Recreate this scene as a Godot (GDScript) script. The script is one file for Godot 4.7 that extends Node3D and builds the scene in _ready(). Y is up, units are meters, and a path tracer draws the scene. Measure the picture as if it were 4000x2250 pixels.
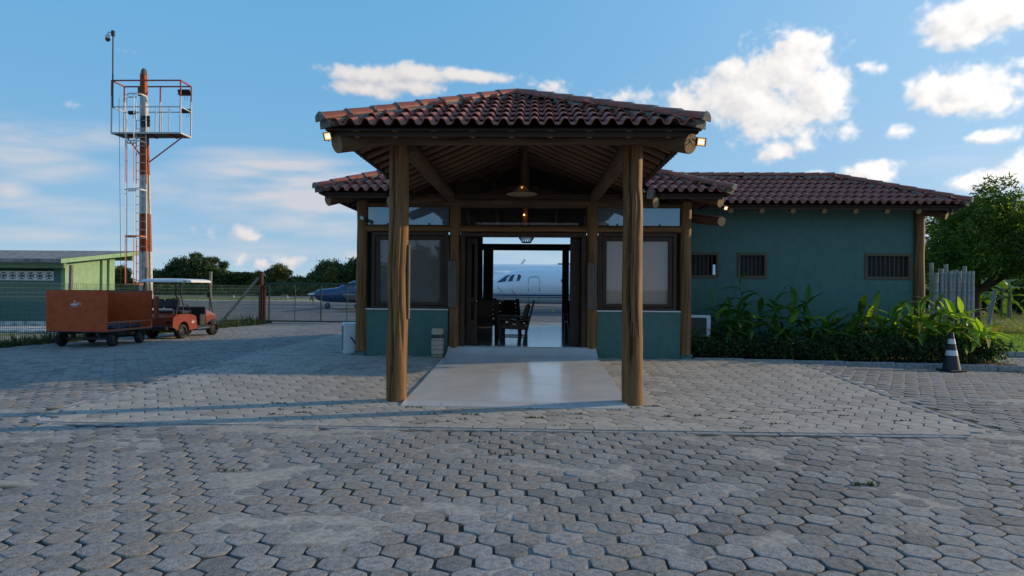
extends Node3D
# A small airfield terminal seen from its forecourt. x runs right along the facade, y up, -z into the picture; units are metres.

const CUMULUS := [[20.3, 16.9, 3.0, 2.40, 1.00], [22.3, 15.0, 2.1, 2.41, 1.00], [18.6, 16.5, 1.8, 1.72, 1.00], [17.1, 14.9, 3.3, 2.21, 1.00], [14.7, 15.4, 2.5, 1.78, 0.90], [12.2, 14.8, 2.2, 1.36, 0.80], [15.9, 17.3, 1.5, 0.87, 0.80], [19.8, 13.5, 3.2, 1.76, 0.85], [17.7, 12.5, 2.4, 1.20, 0.60], [19.5, 11.0, 1.7, 0.84, 0.70], [20.9, 11.2, 1.0, 0.74, 0.60], [24.2, 12.1, 0.8, 0.80, 0.50], [25.6, 16.4, 1.2, 0.68, 0.55], [30.8, 18.6, 1.9, 1.26, 1.00], [32.9, 18.7, 2.5, 1.72, 1.00], [32.0, 17.4, 1.8, 0.88, 0.90], [34.6, 18.6, 1.3, 1.45, 1.00], [29.8, 14.4, 1.6, 1.20, 0.90], [32.2, 13.9, 2.2, 1.61, 1.00], [33.3, 13.3, 1.0, 1.16, 0.90], [31.0, 13.0, 1.4, 0.66, 0.80], [33.1, 10.7, 1.7, 0.48, 0.80], [27.4, 11.6, 1.0, 0.50, 0.40], [34.6, 14.1, 0.9, 1.26, 0.50], [25.8, 8.8, 1.6, 0.87, 1.00], [25.0, 8.4, 1.2, 0.73, 0.90], [26.7, 8.6, 0.8, 0.57, 0.90], [21.9, 8.9, 0.8, 0.39, 0.80], [33.8, 7.9, 1.5, 0.85, 0.90], [31.7, 7.7, 1.4, 0.60, 0.70], [34.8, 8.2, 1.1, 1.05, 0.90], [6.4, 15.6, 2.0, 1.07, 0.55], [0.8, 16.6, 2.0, 0.86, 0.50], [4.5, 15.8, 0.9, 0.55, 0.40], [8.4, 15.2, 1.6, 0.92, 0.50], [-12.7, 17.0, 3.9, 0.72, 1.00], [-9.5, 17.3, 3.9, 0.66, 1.00], [-5.8, 17.3, 3.6, 0.42, 1.00], [-14.6, 17.1, 2.5, 0.42, 0.60], [-14.0, 15.9, 2.9, 0.60, 1.00], [-11.1, 16.4, 2.9, 0.67, 1.00], [-13.4, 15.5, 1.9, 0.24, 0.50], [-31.8, 16.7, 1.4, 0.24, 0.35], [-34.5, 12.6, 0.7, 0.27, 0.45], [-23.4, 4.1, 1.3, 0.68, 0.70], [-22.9, 3.8, 0.9, 0.43, 0.60], [-25.7, 4.0, 1.1, 0.61, 0.30], [-22.0, 1.8, 0.6, 0.44, 0.60], [-23.7, 2.2, 0.6, 0.68, 0.50], [-19.9, 2.0, 1.8, 0.63, 0.50], [-15.6, 2.4, 1.9, 0.65, 0.40]]
const WISPS := [[-22.6, 9.1, 4.4, 1.16, 0.55], [-19.0, 9.0, 4.9, 1.40, 0.60], [-16.2, 8.2, 3.8, 1.74, 0.55], [-21.1, 7.3, 4.8, 1.55, 0.50], [-19.0, 6.2, 4.3, 1.42, 0.55], [-23.7, 6.9, 3.4, 1.83, 0.35], [-16.8, 5.3, 3.1, 1.28, 0.40], [-36.8, 10.2, 3.8, 1.06, 0.45], [-33.5, 10.7, 2.4, 0.82, 0.35], [-37.0, 8.6, 3.3, 1.20, 0.50], [-34.3, 8.4, 1.7, 0.83, 0.30], [-38.3, 6.4, 1.3, 1.06, 0.35], [-36.6, 5.4, 4.1, 0.68, 0.35], [-33.1, 4.8, 3.9, 0.51, 0.30], [-36.1, 3.5, 5.0, 0.49, 0.30], [-29.2, 3.6, 6.8, 0.41, 0.25], [-34.3, 2.2, 6.2, 0.34, 0.25], [-23.7, 2.6, 8.6, 0.43, 0.25], [-17.8, 3.0, 6.2, 0.58, 0.30], [-29.2, 7.4, 3.2, 1.17, 0.20], [22.0, 5.3, 11.1, 1.81, 0.20], [-0.7, 2.9, 4.0, 1.00, 0.30], [29.8, 9.5, 4.8, 0.83, 0.20]]

var M := {}
var names := {}
var fine_grain := {}
var noise := FastNoiseLite.new()
var rng := RandomNumberGenerator.new()


# ------------------------------------------------------------------ mesh building
class MB:
	var v := PackedVector3Array()
	var n := PackedVector3Array()
	var uv := PackedVector2Array()
	var col := PackedColorArray()
	var idx := PackedInt32Array()
	var tint := Color(1, 1, 1)
	var tinted := false

	func add(p: Vector3, nn: Vector3, t: Vector2) -> int:
		v.append(p)
		n.append(nn)
		uv.append(t)
		if tinted:
			col.append(tint)
		return v.size() - 1

	func flat_uv(p: Vector3, nn: Vector3) -> Vector2:
		var a := nn.abs()
		if a.y >= a.x and a.y >= a.z:
			return Vector2(p.x, p.z)
		if a.x >= a.z:
			return Vector2(p.z, -p.y)
		return Vector2(p.x, -p.y)

	# corners counter-clockwise seen from outside; the indices are written clockwise for Godot
	func poly(pts: Array) -> void:
		var nn: Vector3 = (pts[1] - pts[0]).cross(pts[2] - pts[0])
		if nn.length() < 1e-12 and pts.size() > 3:
			nn = (pts[2] - pts[0]).cross(pts[3] - pts[0])
		nn = nn.normalized()
		var at := v.size()
		for p in pts:
			add(p, nn, flat_uv(p, nn))
		for k in range(1, pts.size() - 1):
			idx.append(at)
			idx.append(at + k + 1)
			idx.append(at + k)

	func poly_out(pts: Array, out: Vector3) -> void:
		var nn: Vector3 = (pts[1] - pts[0]).cross(pts[2] - pts[0])
		if nn.dot(out) < 0.0:
			pts = pts.duplicate()
			pts.reverse()
		poly(pts)

	func box(c: Vector3, s: Vector3, b := Basis(), bev := 0.0) -> void:
		var h := s * 0.5
		var e: float = min(bev, min(h.x, min(h.y, h.z)) * 0.9)
		for ax in 3:
			var u := (ax + 1) % 3
			var w := (ax + 2) % 3
			for sg in [-1.0, 1.0]:
				var pts := []
				for q in [[-1, -1], [1, -1], [1, 1], [-1, 1]]:
					var p := Vector3()
					p[ax] = sg * h[ax]
					p[u] = q[0] * (h[u] - e)
					p[w] = q[1] * (h[w] - e)
					pts.append(c + b * p)
				var o := Vector3()
				o[ax] = sg
				poly_out(pts, b * o)
			if e > 0.0:
				for s1 in [-1.0, 1.0]:
					for s2 in [-1.0, 1.0]:
						var pts := []
						for q in [[0, -1], [0, 1], [1, 1], [1, -1]]:
							var p := Vector3()
							p[ax] = s1 * (h[ax] - (e if q[0] == 1 else 0.0))
							p[u] = s2 * (h[u] - (e if q[0] == 0 else 0.0))
							p[w] = q[1] * (h[w] - e)
							pts.append(c + b * p)
						var o := Vector3()
						o[ax] = s1
						o[u] = s2
						poly_out(pts, b * o)
		if e > 0.0:
			for sx in [-1.0, 1.0]:
				for sy in [-1.0, 1.0]:
					for sz in [-1.0, 1.0]:
						poly_out([c + b * Vector3(sx * h.x, sy * (h.y - e), sz * (h.z - e)), c + b * Vector3(sx * (h.x - e), sy * h.y, sz * (h.z - e)), c + b * Vector3(sx * (h.x - e), sy * (h.y - e), sz * h.z)], b * Vector3(sx, sy, sz))

	# a box between two corners
	func span(x0: float, x1: float, y0: float, y1: float, d0: float, d1: float, bev := 0.0) -> void:
		box(Vector3((x0 + x1) / 2, (y0 + y1) / 2, -(d0 + d1) / 2), Vector3(abs(x1 - x0), abs(y1 - y0), abs(d1 - d0)), Basis(), bev)

	# a straight bar of square section
	func bar(a: Vector3, b: Vector3, w: float, h: float, bev := 0.0) -> void:
		var z := (b - a).normalized()
		var up := Vector3.UP if abs(z.y) < 0.95 else Vector3.RIGHT
		var x := up.cross(z).normalized()
		var y := z.cross(x)
		box((a + b) / 2, Vector3(w, h, a.distance_to(b)), Basis(x, y, z), bev)

	# closed rings of equal size joined to a smooth skin
	func skin(rings: Array, caps := true) -> void:
		var m: int = rings[0].size()
		var at := v.size()
		var vlen := 0.0
		for r in rings.size():
			var ring: PackedVector3Array = rings[r]
			var mid := Vector3()
			for p in ring:
				mid += p / m
			if r > 0:
				var prev: PackedVector3Array = rings[r - 1]
				vlen += prev[0].distance_to(ring[0])
			var ulen := 0.0
			for k in m + 1:
				var p := ring[k % m]
				if k > 0:
					ulen += p.distance_to(ring[k - 1])
				add(p, (p - mid).normalized(), Vector2(ulen, vlen))
		for r in rings.size():
			for k in m + 1:
				var ring: PackedVector3Array = rings[r]
				var du := ring[(k + 1) % m] - ring[(k - 1 + m) % m]
				var ra: PackedVector3Array = rings[max(r - 1, 0)]
				var rb: PackedVector3Array = rings[min(r + 1, rings.size() - 1)]
				var dv := rb[k % m] - ra[k % m]
				var nn := du.cross(dv)
				if nn.length() > 1e-12:
					nn = nn.normalized()
					if nn.dot(n[at + r * (m + 1) + k]) < 0.0:
						nn = -nn
					n[at + r * (m + 1) + k] = nn
		for r in rings.size() - 1:
			for k in m:
				var a := at + r * (m + 1) + k
				var b := a + m + 1
				var nn := (v[a + 1] - v[a]).cross(v[b] - v[a])
				if nn.dot(n[a]) > 0.0:
					idx.append_array([a, b, a + 1, a + 1, b, b + 1])
				else:
					idx.append_array([a, a + 1, b, a + 1, b + 1, b])
		if caps:
			for e in [0, rings.size() - 1]:
				var ring: PackedVector3Array = rings[e]
				var other: PackedVector3Array = rings[1 if e == 0 else rings.size() - 2]
				var mid := Vector3()
				var mid2 := Vector3()
				for k in m:
					mid += ring[k] / m
					mid2 += other[k] / m
				var out := mid - mid2
				if mid.distance_to(ring[0]) > 1e-4:
					for k in m:
						poly_out([mid, ring[k], ring[(k + 1) % m]], out)

	func tube(pts: Array, rads: Array, sides := 8, caps := true) -> void:
		var rings := []
		var t0: Vector3 = (pts[1] - pts[0]).normalized()
		var x := (Vector3.UP if abs(t0.y) < 0.9 else Vector3.RIGHT).cross(t0).normalized()
		for k in pts.size():
			var t: Vector3 = (pts[min(k + 1, pts.size() - 1)] - pts[max(k - 1, 0)]).normalized()
			x = (x - t * x.dot(t)).normalized()
			var y := t.cross(x)
			var ring := PackedVector3Array()
			for s in sides:
				var a := TAU * s / sides
				var r: float = rads[k] if k < rads.size() else rads[rads.size() - 1]
				ring.append(pts[k] + (x * cos(a) + y * sin(a)) * r)
			rings.append(ring)
		skin(rings, caps)

	# a surface of revolution about an axis through o along b.y
	func lathe(prof: Array, sides: int, o := Vector3(), b := Basis(), caps := true) -> void:
		var rings := []
		for p in prof:
			var ring := PackedVector3Array()
			for s in sides:
				var a := TAU * s / sides
				ring.append(o + b * Vector3(cos(a) * p.x, p.y, sin(a) * p.x))
			rings.append(ring)
		skin(rings, caps)

	func done() -> ArrayMesh:
		var a := []
		a.resize(Mesh.ARRAY_MAX)
		a[Mesh.ARRAY_VERTEX] = v
		a[Mesh.ARRAY_NORMAL] = n
		a[Mesh.ARRAY_TEX_UV] = uv
		if tinted:
			a[Mesh.ARRAY_COLOR] = col
		a[Mesh.ARRAY_INDEX] = idx
		var m := ArrayMesh.new()
		m.add_surface_from_arrays(Mesh.PRIMITIVE_TRIANGLES, a)
		return m


# ------------------------------------------------------------------ scene helpers
func numbered(called: String, parent: Node) -> String:
	var key := str(parent.get_instance_id()) + called
	names[key] = names.get(key, -1) + 1
	return called if names[key] == 0 else "%s_%03d" % [called, names[key]]


func thing(called: String, label: String, category: String, at := Vector3(), turn := 0.0, group := "") -> Node3D:
	var o := Node3D.new()
	o.name = numbered(called, self)
	add_child(o)
	o.position = at
	o.rotation.y = turn
	tag(o, label, category, group)
	return o


func tag(o: Node, label: String, category: String, group := "", kind := "") -> void:
	if label:
		o.set_meta("label", label)
	if category:
		o.set_meta("category", category)
	if group:
		o.set_meta("group", group)
	if kind:
		o.set_meta("kind", kind)


func part(parent: Node, called: String, what, m: Material, xf := Transform3D()) -> MeshInstance3D:
	var o := MeshInstance3D.new()
	o.name = numbered(called, parent)
	o.mesh = what.done() if what is MB else what
	o.material_override = m
	o.transform = xf
	parent.add_child(o)
	return o


func setting(called: String, what, m: Material) -> MeshInstance3D:
	var o := part(self, called, what, m)
	o.set_meta("kind", "structure")
	return o


func copies(parent: Node, called: String, mesh: Mesh, m: Material, xfs: Array, tints := []) -> MultiMeshInstance3D:
	var mm := MultiMesh.new()
	mm.transform_format = MultiMesh.TRANSFORM_3D
	mm.use_colors = not tints.is_empty()
	mm.mesh = mesh
	mm.instance_count = xfs.size()
	for k in xfs.size():
		mm.set_instance_transform(k, xfs[k])
		if tints:
			mm.set_instance_color(k, tints[k])
	var o := MultiMeshInstance3D.new()
	o.name = numbered(called, parent)
	o.multimesh = mm
	o.material_override = m
	o.set_meta("kind", "stuff")
	parent.add_child(o)
	return o


func lin(r: float, g: float, b: float) -> Color:
	return Color(r, g, b).linear_to_srgb()


func picture(px: int, freq: float, octaves: int, ramp: Array, seed_: int, fine := 0.0, kind := FastNoiseLite.TYPE_SIMPLEX_SMOOTH) -> ImageTexture:
	var f := FastNoiseLite.new()
	f.seed = seed_
	f.noise_type = kind
	f.frequency = freq
	f.fractal_octaves = octaves
	var a := f.get_seamless_image(px, px).get_data()
	if not fine_grain.has(px):
		f.seed = 7
		f.frequency = 0.23
		f.fractal_octaves = 2
		fine_grain[px] = f.get_seamless_image(px, px).get_data()
	var b: PackedByteArray = fine_grain[px]
	var lut := PackedByteArray()
	for k in 256:
		var t := k / 255.0
		var c: Color = ramp[ramp.size() - 1][1]
		for q in ramp.size() - 1:
			if t <= ramp[q + 1][0]:
				c = ramp[q][1].lerp(ramp[q + 1][1], clampf((t - ramp[q][0]) / (ramp[q + 1][0] - ramp[q][0]), 0, 1))
				break
		c = c.linear_to_srgb()
		lut.append_array([c.r8, c.g8, c.b8])
	var out := PackedByteArray()
	out.resize(px * px * 3)
	for k in px * px:
		var s := clampi(int(a[k] * (1.0 - fine) + b[k] * fine), 0, 255) * 3
		out[k * 3] = lut[s]
		out[k * 3 + 1] = lut[s + 1]
		out[k * 3 + 2] = lut[s + 2]
	var im := Image.create_from_data(px, px, false, Image.FORMAT_RGB8, out)
	im.generate_mipmaps()
	return ImageTexture.create_from_image(im)


func two(a: Color, b: Color) -> Array:
	return [[0.25, a], [0.75, b]]


func stuff_mat(called: String, color: Color, rough: float, tex: Texture2D = null, scale := 1.0, bump: Texture2D = null, bump_cm := 0.0, bump_scale := 1.0) -> StandardMaterial3D:
	var m := StandardMaterial3D.new()
	m.resource_name = called
	m.albedo_color = color
	m.roughness = rough
	m.metallic_specular = 0.4
	if tex:
		m.albedo_texture = tex
	if tex or bump:
		m.uv1_triplanar = true
		m.uv1_world_triplanar = true
		m.uv1_scale = Vector3.ONE * scale
	if bump:
		m.heightmap_enabled = true
		m.heightmap_texture = bump
		m.heightmap_scale = bump_cm
	M[called] = m
	return m


func grain_mat(called: String, a: Color, b: Color, c: Color, rough: float, seed_: int, across := 3.0, along := 0.22, bump_cm := 0.35) -> StandardMaterial3D:
	# wood: a noise drawn out along the length of the piece (v of the texture coordinates)
	var m := StandardMaterial3D.new()
	m.resource_name = called
	m.albedo_texture = picture(512, 0.012, 4, [[0.12, a], [0.45, b], [0.62, b], [0.9, c]], seed_, 0.28)
	m.roughness = rough
	m.metallic_specular = 0.35
	m.uv1_scale = Vector3(across, along, 1)
	m.heightmap_enabled = true
	m.heightmap_texture = m.albedo_texture
	m.heightmap_scale = bump_cm
	M[called] = m
	return m


func plain(called: String, color: Color, rough: float, metal := 0.0) -> StandardMaterial3D:
	var m := StandardMaterial3D.new()
	m.resource_name = called
	m.albedo_color = color
	m.roughness = rough
	m.metallic = metal
	M[called] = m
	return m


# ------------------------------------------------------------------ shape helpers
func log_mesh(a: Vector3, b: Vector3, r0: float, r1: float, seed_: int, sides := 14, cracks := [], wob := 0.035) -> MB:
	var mb := MB.new()
	var rings := []
	var t := (b - a).normalized()
	var x := (Vector3.UP if abs(t.y) < 0.9 else Vector3.RIGHT).cross(t).normalized()
	var y := t.cross(x)
	var segs: int = clampi(int(a.distance_to(b) / 0.22), 3, 24)
	for k in segs + 1:
		var f := float(k) / segs
		var mid := a.lerp(b, f) + x * noise.get_noise_2d(seed_ * 31.0, f * 260.0) * r0 * 0.12 + y * noise.get_noise_2d(seed_ * 57.0, f * 260.0) * r0 * 0.12
		var ring := PackedVector3Array()
		for s in sides:
			var an := TAU * s / sides
			var r: float = lerp(r0, r1, f) * (1.0 + wob * noise.get_noise_3d(cos(an) * 60.0 + seed_ * 91.0, sin(an) * 60.0, f * 420.0) * 1.6)
			for c in cracks:
				# a drying crack: [angle, depth, from, to]
				var off: float = wrapf(an - c[0] - noise.get_noise_2d(seed_, f * 300.0) * 0.35, -PI, PI)
				if f >= c[2] and f <= c[3] and abs(off) < PI / sides * 2.4:
					r -= c[1]
			ring.append(mid + (x * cos(an) + y * sin(an)) * r)
		rings.append(ring)
	mb.skin(rings)
	return mb


func sphere_mesh(r: float, seg := 12) -> SphereMesh:
	var s := SphereMesh.new()
	s.radius = r
	s.height = 2 * r
	s.radial_segments = seg
	s.rings = seg / 2
	return s


func ground_at(x: float, d: float) -> float:
	# the forecourt rises a little towards the terminal
	var t := smoothstep(8.2, 13.6, d)
	return 0.17 * t * (1.0 - smoothstep(4.5, 9.5, abs(x)))


func in_view(x: float, d: float, margin := 1.5) -> bool:
	return abs(x - 0.25 + 0.033 * d) < 0.78 * d + margin



func _ready() -> void:
	rng.seed = 20240517
	noise.seed = 11
	noise.frequency = 0.01
	noise.fractal_octaves = 3
	camera_and_light()
	materials()
	land()
	forecourt()
	terminal()
	terminal_fittings()
	hall_furniture()
	west_side()
	tower()
	trailer()
	golf_cart()
	aircraft()
	garden()
	far_trees()


func camera_and_light() -> void:
	var cam := Camera3D.new()
	cam.name = "camera"
	cam.position = Vector3(0.25, 1.53, 0)
	cam.rotation = Vector3(0.002, 0.0332, 0.008)
	cam.fov = 45.76
	cam.far = 4000.0
	cam.near = 0.05
	add_child(cam)
	cam.current = true
	var env := Environment.new()
	env.background_mode = Environment.BG_SKY
	env.tonemap_mode = Environment.TONE_MAPPER_LINEAR
	env.tonemap_exposure = 1.0
	env.sdfgi_enabled = true
	env.ssao_enabled = true
	env.ssil_enabled = true
	var sky := Sky.new()
	var sm := PanoramaSkyMaterial.new()
	sm.panorama = ImageTexture.create_from_image(sky_picture())
	sky.sky_material = sm
	env.sky = sky
	env.background_energy_multiplier = 1.0
	var we := WorldEnvironment.new()
	we.name = "world_environment"
	we.environment = env
	add_child(we)
	var sun := DirectionalLight3D.new()
	sun.name = "sun"
	sun.light_energy = 1.25
	sun.light_color = Color(1.0, 0.88, 0.70)
	sun.light_angular_distance = 0.6
	sun.shadow_enabled = true
	add_child(sun)
	sun.look_at_from_position(SUN_DIR * 50.0, Vector3.ZERO, Vector3.UP)

# ------------------------------------------------------------------ sky
const SUN_AZ := 73.0      # degrees to the right of -z
const SUN_EL := 15.5
var SUN_DIR := Vector3(sin(deg_to_rad(SUN_AZ)) * cos(deg_to_rad(SUN_EL)), sin(deg_to_rad(SUN_EL)), -cos(deg_to_rad(SUN_AZ)) * cos(deg_to_rad(SUN_EL)))
var sky_noise := FastNoiseLite.new()
var sky_streaks := FastNoiseLite.new()


func air(az: float, el: float) -> Color:
	var e := maxf(el, 0.0) / 90.0
	var top := Color(0.06, 0.22, 0.52)
	var mid := Color(0.125, 0.40, 0.72)
	var low := Color(0.47, 0.63, 0.74)
	var c := low.lerp(mid, 1.0 - exp(-e * 11.0))
	c = c.lerp(top, smoothstep(0.2, 0.9, e))
	var dir := Vector3(sin(deg_to_rad(az)) * cos(deg_to_rad(el)), sin(deg_to_rad(el)), -cos(deg_to_rad(az)) * cos(deg_to_rad(el)))
	var g := maxf(dir.dot(SUN_DIR), 0.0)
	var glow := 0.42 * pow(g, 2.5) + 0.7 * pow(g, 24.0)
	return c + Color(1.0, 0.94, 0.84) * glow * 0.8


func blob(az: float, el: float, list: Array) -> float:
	var best := 0.0
	for b in list:
		var dx: float = (az - b[0]) / b[2]
		if dx > 1.7 or dx < -1.7:
			continue
		var dy: float = (el - b[1]) / b[3]
		var q := dx * dx + dy * dy
		if q < 2.9:
			best = maxf(best, b[4] * (1.25 - 0.72 * sqrt(q)))
	return best


func in_row(list: Array, el: float) -> Array:
	return list.filter(func(b): return absf(el - b[1]) < b[3] * 1.72 + 0.6)


func heap(az: float, el: float, list: Array) -> float:
	var b := blob(az, el, list)
	if b <= 0.0:
		return 0.0
	var wx := sky_streaks.get_noise_2d(az * 14.0, el * 16.0) * 9.0
	return b + 0.50 * sky_noise.get_noise_2d(az * 8.0 + wx, el * 10.0 - wx) + 0.16 * sky_noise.get_noise_2d(az * 34.0, el * 40.0 + wx * 2.0)


func cloudy(az: float, el: float, heaps: Array, wisps: Array) -> Color:
	var c := air(az, el)
	var dir := Vector3(sin(deg_to_rad(az)) * cos(deg_to_rad(el)), sin(deg_to_rad(el)), -cos(deg_to_rad(az)) * cos(deg_to_rad(el)))
	var near_sun := pow(maxf(dir.dot(SUN_DIR), 0.0), 2.0)
	var w := blob(az, el, wisps)
	if w > 0.0:
		var s := sky_streaks.get_noise_2d(az * 4.0 + el * 3.0, el * 26.0 - az * 2.0)
		var a := clampf(w * (1.4 + 1.9 * s) - 0.08, 0.0, 0.85)
		c = c.lerp(Color(0.66, 0.66, 0.70) * (1.0 + 0.5 * near_sun), a)
	var h := heap(az, el, heaps)
	if h > 0.15:
		var lit := heap(az + 0.9, el + 0.55, heaps)
		var dense := smoothstep(0.22, 0.70, h)
		var t := clampf(0.6 + (h - lit) * 0.9, 0.0, 1.0)
		var shade := Color(0.56, 0.57, 0.62).lerp(Color(0.78, 0.77, 0.77), clampf(near_sun * 1.8, 0, 1))
		var bright := Color(0.80, 0.77, 0.76) + Color(0.62, 0.60, 0.56) * near_sun
		c = c.lerp(shade.lerp(bright, t), dense * (0.72 + 0.28 * smoothstep(0.4, 0.9, h)))
	return c


func sky_picture() -> Image:
	sky_noise.seed = 5
	sky_noise.frequency = 0.035
	sky_noise.fractal_octaves = 6
	sky_noise.fractal_gain = 0.55
	sky_streaks.seed = 9
	sky_streaks.frequency = 0.02
	sky_streaks.fractal_octaves = 5
	var r := RandomNumberGenerator.new()
	r.seed = 3
	var far_heaps := []
	var far_wisps := []
	# outside the view the same sky goes on: scattered heaps and a few veils
	for k in 46:
		var a := r.randf_range(42.0, 315.0)
		var e := r.randf_range(4.0, 45.0)
		for q in 4:
			far_heaps.append([a + r.randf_range(-3, 3), e + r.randf_range(-1, 1), r.randf_range(1.5, 4.0), r.randf_range(0.8, 2.2), r.randf_range(0.5, 1.0)])
	for k in 24:
		far_wisps.append([r.randf_range(42.0, 315.0), r.randf_range(3.0, 35.0), r.randf_range(3, 9), r.randf_range(0.6, 1.8), 0.4])
	var small := Image.create(512, 256, false, Image.FORMAT_RGBAF)
	for y in 256:
		var el := 90.0 - (y + 0.5) / 256.0 * 180.0
		var rh := in_row(far_heaps, el)
		var rw := in_row(far_wisps, el)
		for x in 512:
			var az := (x + 0.5) / 512.0 * 360.0
			if el < -2.0:
				small.set_pixel(x, y, Color(0.2, 0.2, 0.19))
			elif el > 50.0:
				small.set_pixel(x, y, air(az, el))
			else:
				small.set_pixel(x, y, cloudy(az, el, rh, rw))
	small.resize(4096, 2048, Image.INTERPOLATE_BILINEAR)
	for y in range(700, 1030):
		var el := 90.0 - (y + 0.5) / 2048.0 * 180.0
		var rh := in_row(CUMULUS, el)
		var rw := in_row(WISPS, el)
		for x in range(-500, 460):
			var az := (x + 0.5) / 4096.0 * 360.0
			small.set_pixel((x + 4096) % 4096, y, cloudy(az, el, rh, rw))
	return small

# ------------------------------------------------------------------ materials
func materials() -> void:
	var speck := picture(512, 0.09, 5, two(Color(0.25, 0.25, 0.25), Color(1, 1, 1)), 21, 0.45)
	var blot := picture(512, 0.014, 4, two(Color(0.25, 0.25, 0.25), Color(1, 1, 1)), 22, 0.15)
	var paver_tex := picture(1024, 0.02, 6, [[0.1, Color(0.10, 0.096, 0.091)], [0.45, Color(0.235, 0.227, 0.215)], [0.6, Color(0.265, 0.256, 0.243)], [0.9, Color(0.375, 0.36, 0.34)]], 31, 0.4)
	for k in 5:
		var q: float = [0.74, 0.88, 1.0, 1.12, 0.96][k]
		var warm: float = [0.0, 0.01, 0.0, 0.0, 0.06][k]
		stuff_mat("paver_%d" % k, lin(q * (1.0 + warm), q, q * (1.0 - warm)), 0.95, paver_tex, 0.8, speck, 0.45)
	var m := stuff_mat("paver_far", Color(1, 1, 1), 0.95, paver_tex, 0.8, speck, 0.45)
	m.vertex_color_use_as_albedo = true
	var slab_tex := picture(1024, 0.012, 6, [[0.1, Color(0.26, 0.24, 0.212)], [0.5, Color(0.385, 0.355, 0.315)], [0.9, Color(0.46, 0.425, 0.375)]], 33, 0.35)
	for k in 4:
		var q: float = [0.84, 0.95, 1.03, 0.72][k]
		stuff_mat("slab_%d" % k, lin(q, q, q), 0.92, slab_tex, 0.7, speck, 0.12)
	m = stuff_mat("slab_far", Color(1, 1, 1), 0.92, slab_tex, 0.7, speck, 0.12)
	m.vertex_color_use_as_albedo = true
	stuff_mat("sand", Color(1, 1, 1), 1.0, picture(512, 0.03, 5, [[0.15, Color(0.26, 0.25, 0.225)], [0.5, Color(0.42, 0.405, 0.375)], [0.85, Color(0.54, 0.525, 0.49)]], 35, 0.4), 0.9, speck, 0.3)
	m = M.sand.duplicate()
	m.vertex_color_use_as_albedo = true
	M["sand_mix"] = m
	stuff_mat("joint_soil", Color(1, 1, 1), 1.0, picture(256, 0.04, 4, two(Color(0.02, 0.019, 0.017), Color(0.055, 0.05, 0.042)), 36, 0.4), 1.3)
	stuff_mat("kerb", Color(1, 1, 1), 0.95, picture(512, 0.02, 5, [[0.1, Color(0.10, 0.10, 0.10)], [0.5, Color(0.26, 0.26, 0.255)], [0.9, Color(0.40, 0.39, 0.37)]], 37, 0.35), 1.0, speck, 0.3)
	stuff_mat("asphalt", Color(1, 1, 1), 0.93, picture(512, 0.01, 5, two(Color(0.075, 0.077, 0.08), Color(0.14, 0.142, 0.145)), 38, 0.3), 0.13)
	stuff_mat("dry_ground", Color(1, 1, 1), 1.0, picture(512, 0.02, 5, [[0.2, Color(0.11, 0.12, 0.04)], [0.5, Color(0.23, 0.21, 0.12)], [0.8, Color(0.38, 0.34, 0.26)]], 39, 0.3), 0.12)
	stuff_mat("lawn_soil", Color(1, 1, 1), 1.0, picture(256, 0.03, 4, two(Color(0.055, 0.09, 0.018), Color(0.10, 0.14, 0.03)), 40, 0.4), 0.5)
	stuff_mat("bed_soil", Color(1, 1, 1), 1.0, picture(256, 0.05, 4, two(Color(0.03, 0.022, 0.014), Color(0.075, 0.055, 0.035)), 41, 0.4), 1.0)

	grain_mat("post_wood", Color(0.045, 0.022, 0.009), Color(0.19, 0.094, 0.034), Color(0.36, 0.195, 0.072), 0.62, 51, 3.2, 0.16)
	grain_mat("beam_wood", Color(0.035, 0.019, 0.011), Color(0.10, 0.055, 0.030), Color(0.18, 0.10, 0.055), 0.65, 52, 3.0, 0.18)
	grain_mat("rafter_wood", Color(0.05, 0.027, 0.016), Color(0.15, 0.08, 0.045), Color(0.23, 0.13, 0.075), 0.7, 53, 3.0, 0.2)
	grain_mat("log_end", Color(0.10, 0.062, 0.032), Color(0.25, 0.165, 0.085), Color(0.38, 0.27, 0.15), 0.8, 54, 5.0, 5.0)
	grain_mat("frame_wood", Color(0.022, 0.013, 0.009), Color(0.058, 0.033, 0.022), Color(0.095, 0.056, 0.037), 0.5, 55, 6.0, 0.3, 0.12)
	grain_mat("window_wood", Color(0.05, 0.035, 0.022), Color(0.12, 0.085, 0.055), Color(0.19, 0.14, 0.09), 0.65, 60, 6.0, 0.3, 0.12)
	grain_mat("chair_wood", Color(0.018, 0.010, 0.006), Color(0.05, 0.027, 0.016), Color(0.085, 0.05, 0.03), 0.42, 56, 6.0, 0.3, 0.08)
	grain_mat("grey_wood", Color(0.05, 0.042, 0.036), Color(0.12, 0.105, 0.092), Color(0.20, 0.18, 0.16), 0.85, 57, 5.0, 0.25, 0.3)
	grain_mat("fence_wood", Color(0.09, 0.085, 0.07), Color(0.22, 0.20, 0.165), Color(0.34, 0.32, 0.27), 0.9, 58, 4.0, 0.25, 0.5)
	grain_mat("pole_wood", Color(0.045, 0.05, 0.045), Color(0.26, 0.285, 0.265), Color(0.40, 0.43, 0.40), 0.9, 59, 1.4, 2.4, 0.7)
	grain_mat("red_wood", Color(0.035, 0.014, 0.010), Color(0.10, 0.035, 0.024), Color(0.15, 0.06, 0.045), 0.85, 61, 4.0, 0.25, 0.4)
	grain_mat("bark", Color(0.015, 0.011, 0.008), Color(0.055, 0.042, 0.03), Color(0.11, 0.088, 0.065), 0.95, 62, 3.0, 0.9, 1.2)
	plain("dark_lining", lin(0.035, 0.02, 0.013), 0.9)  # for the light-tight sheet added beneath the roof tiles

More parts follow.
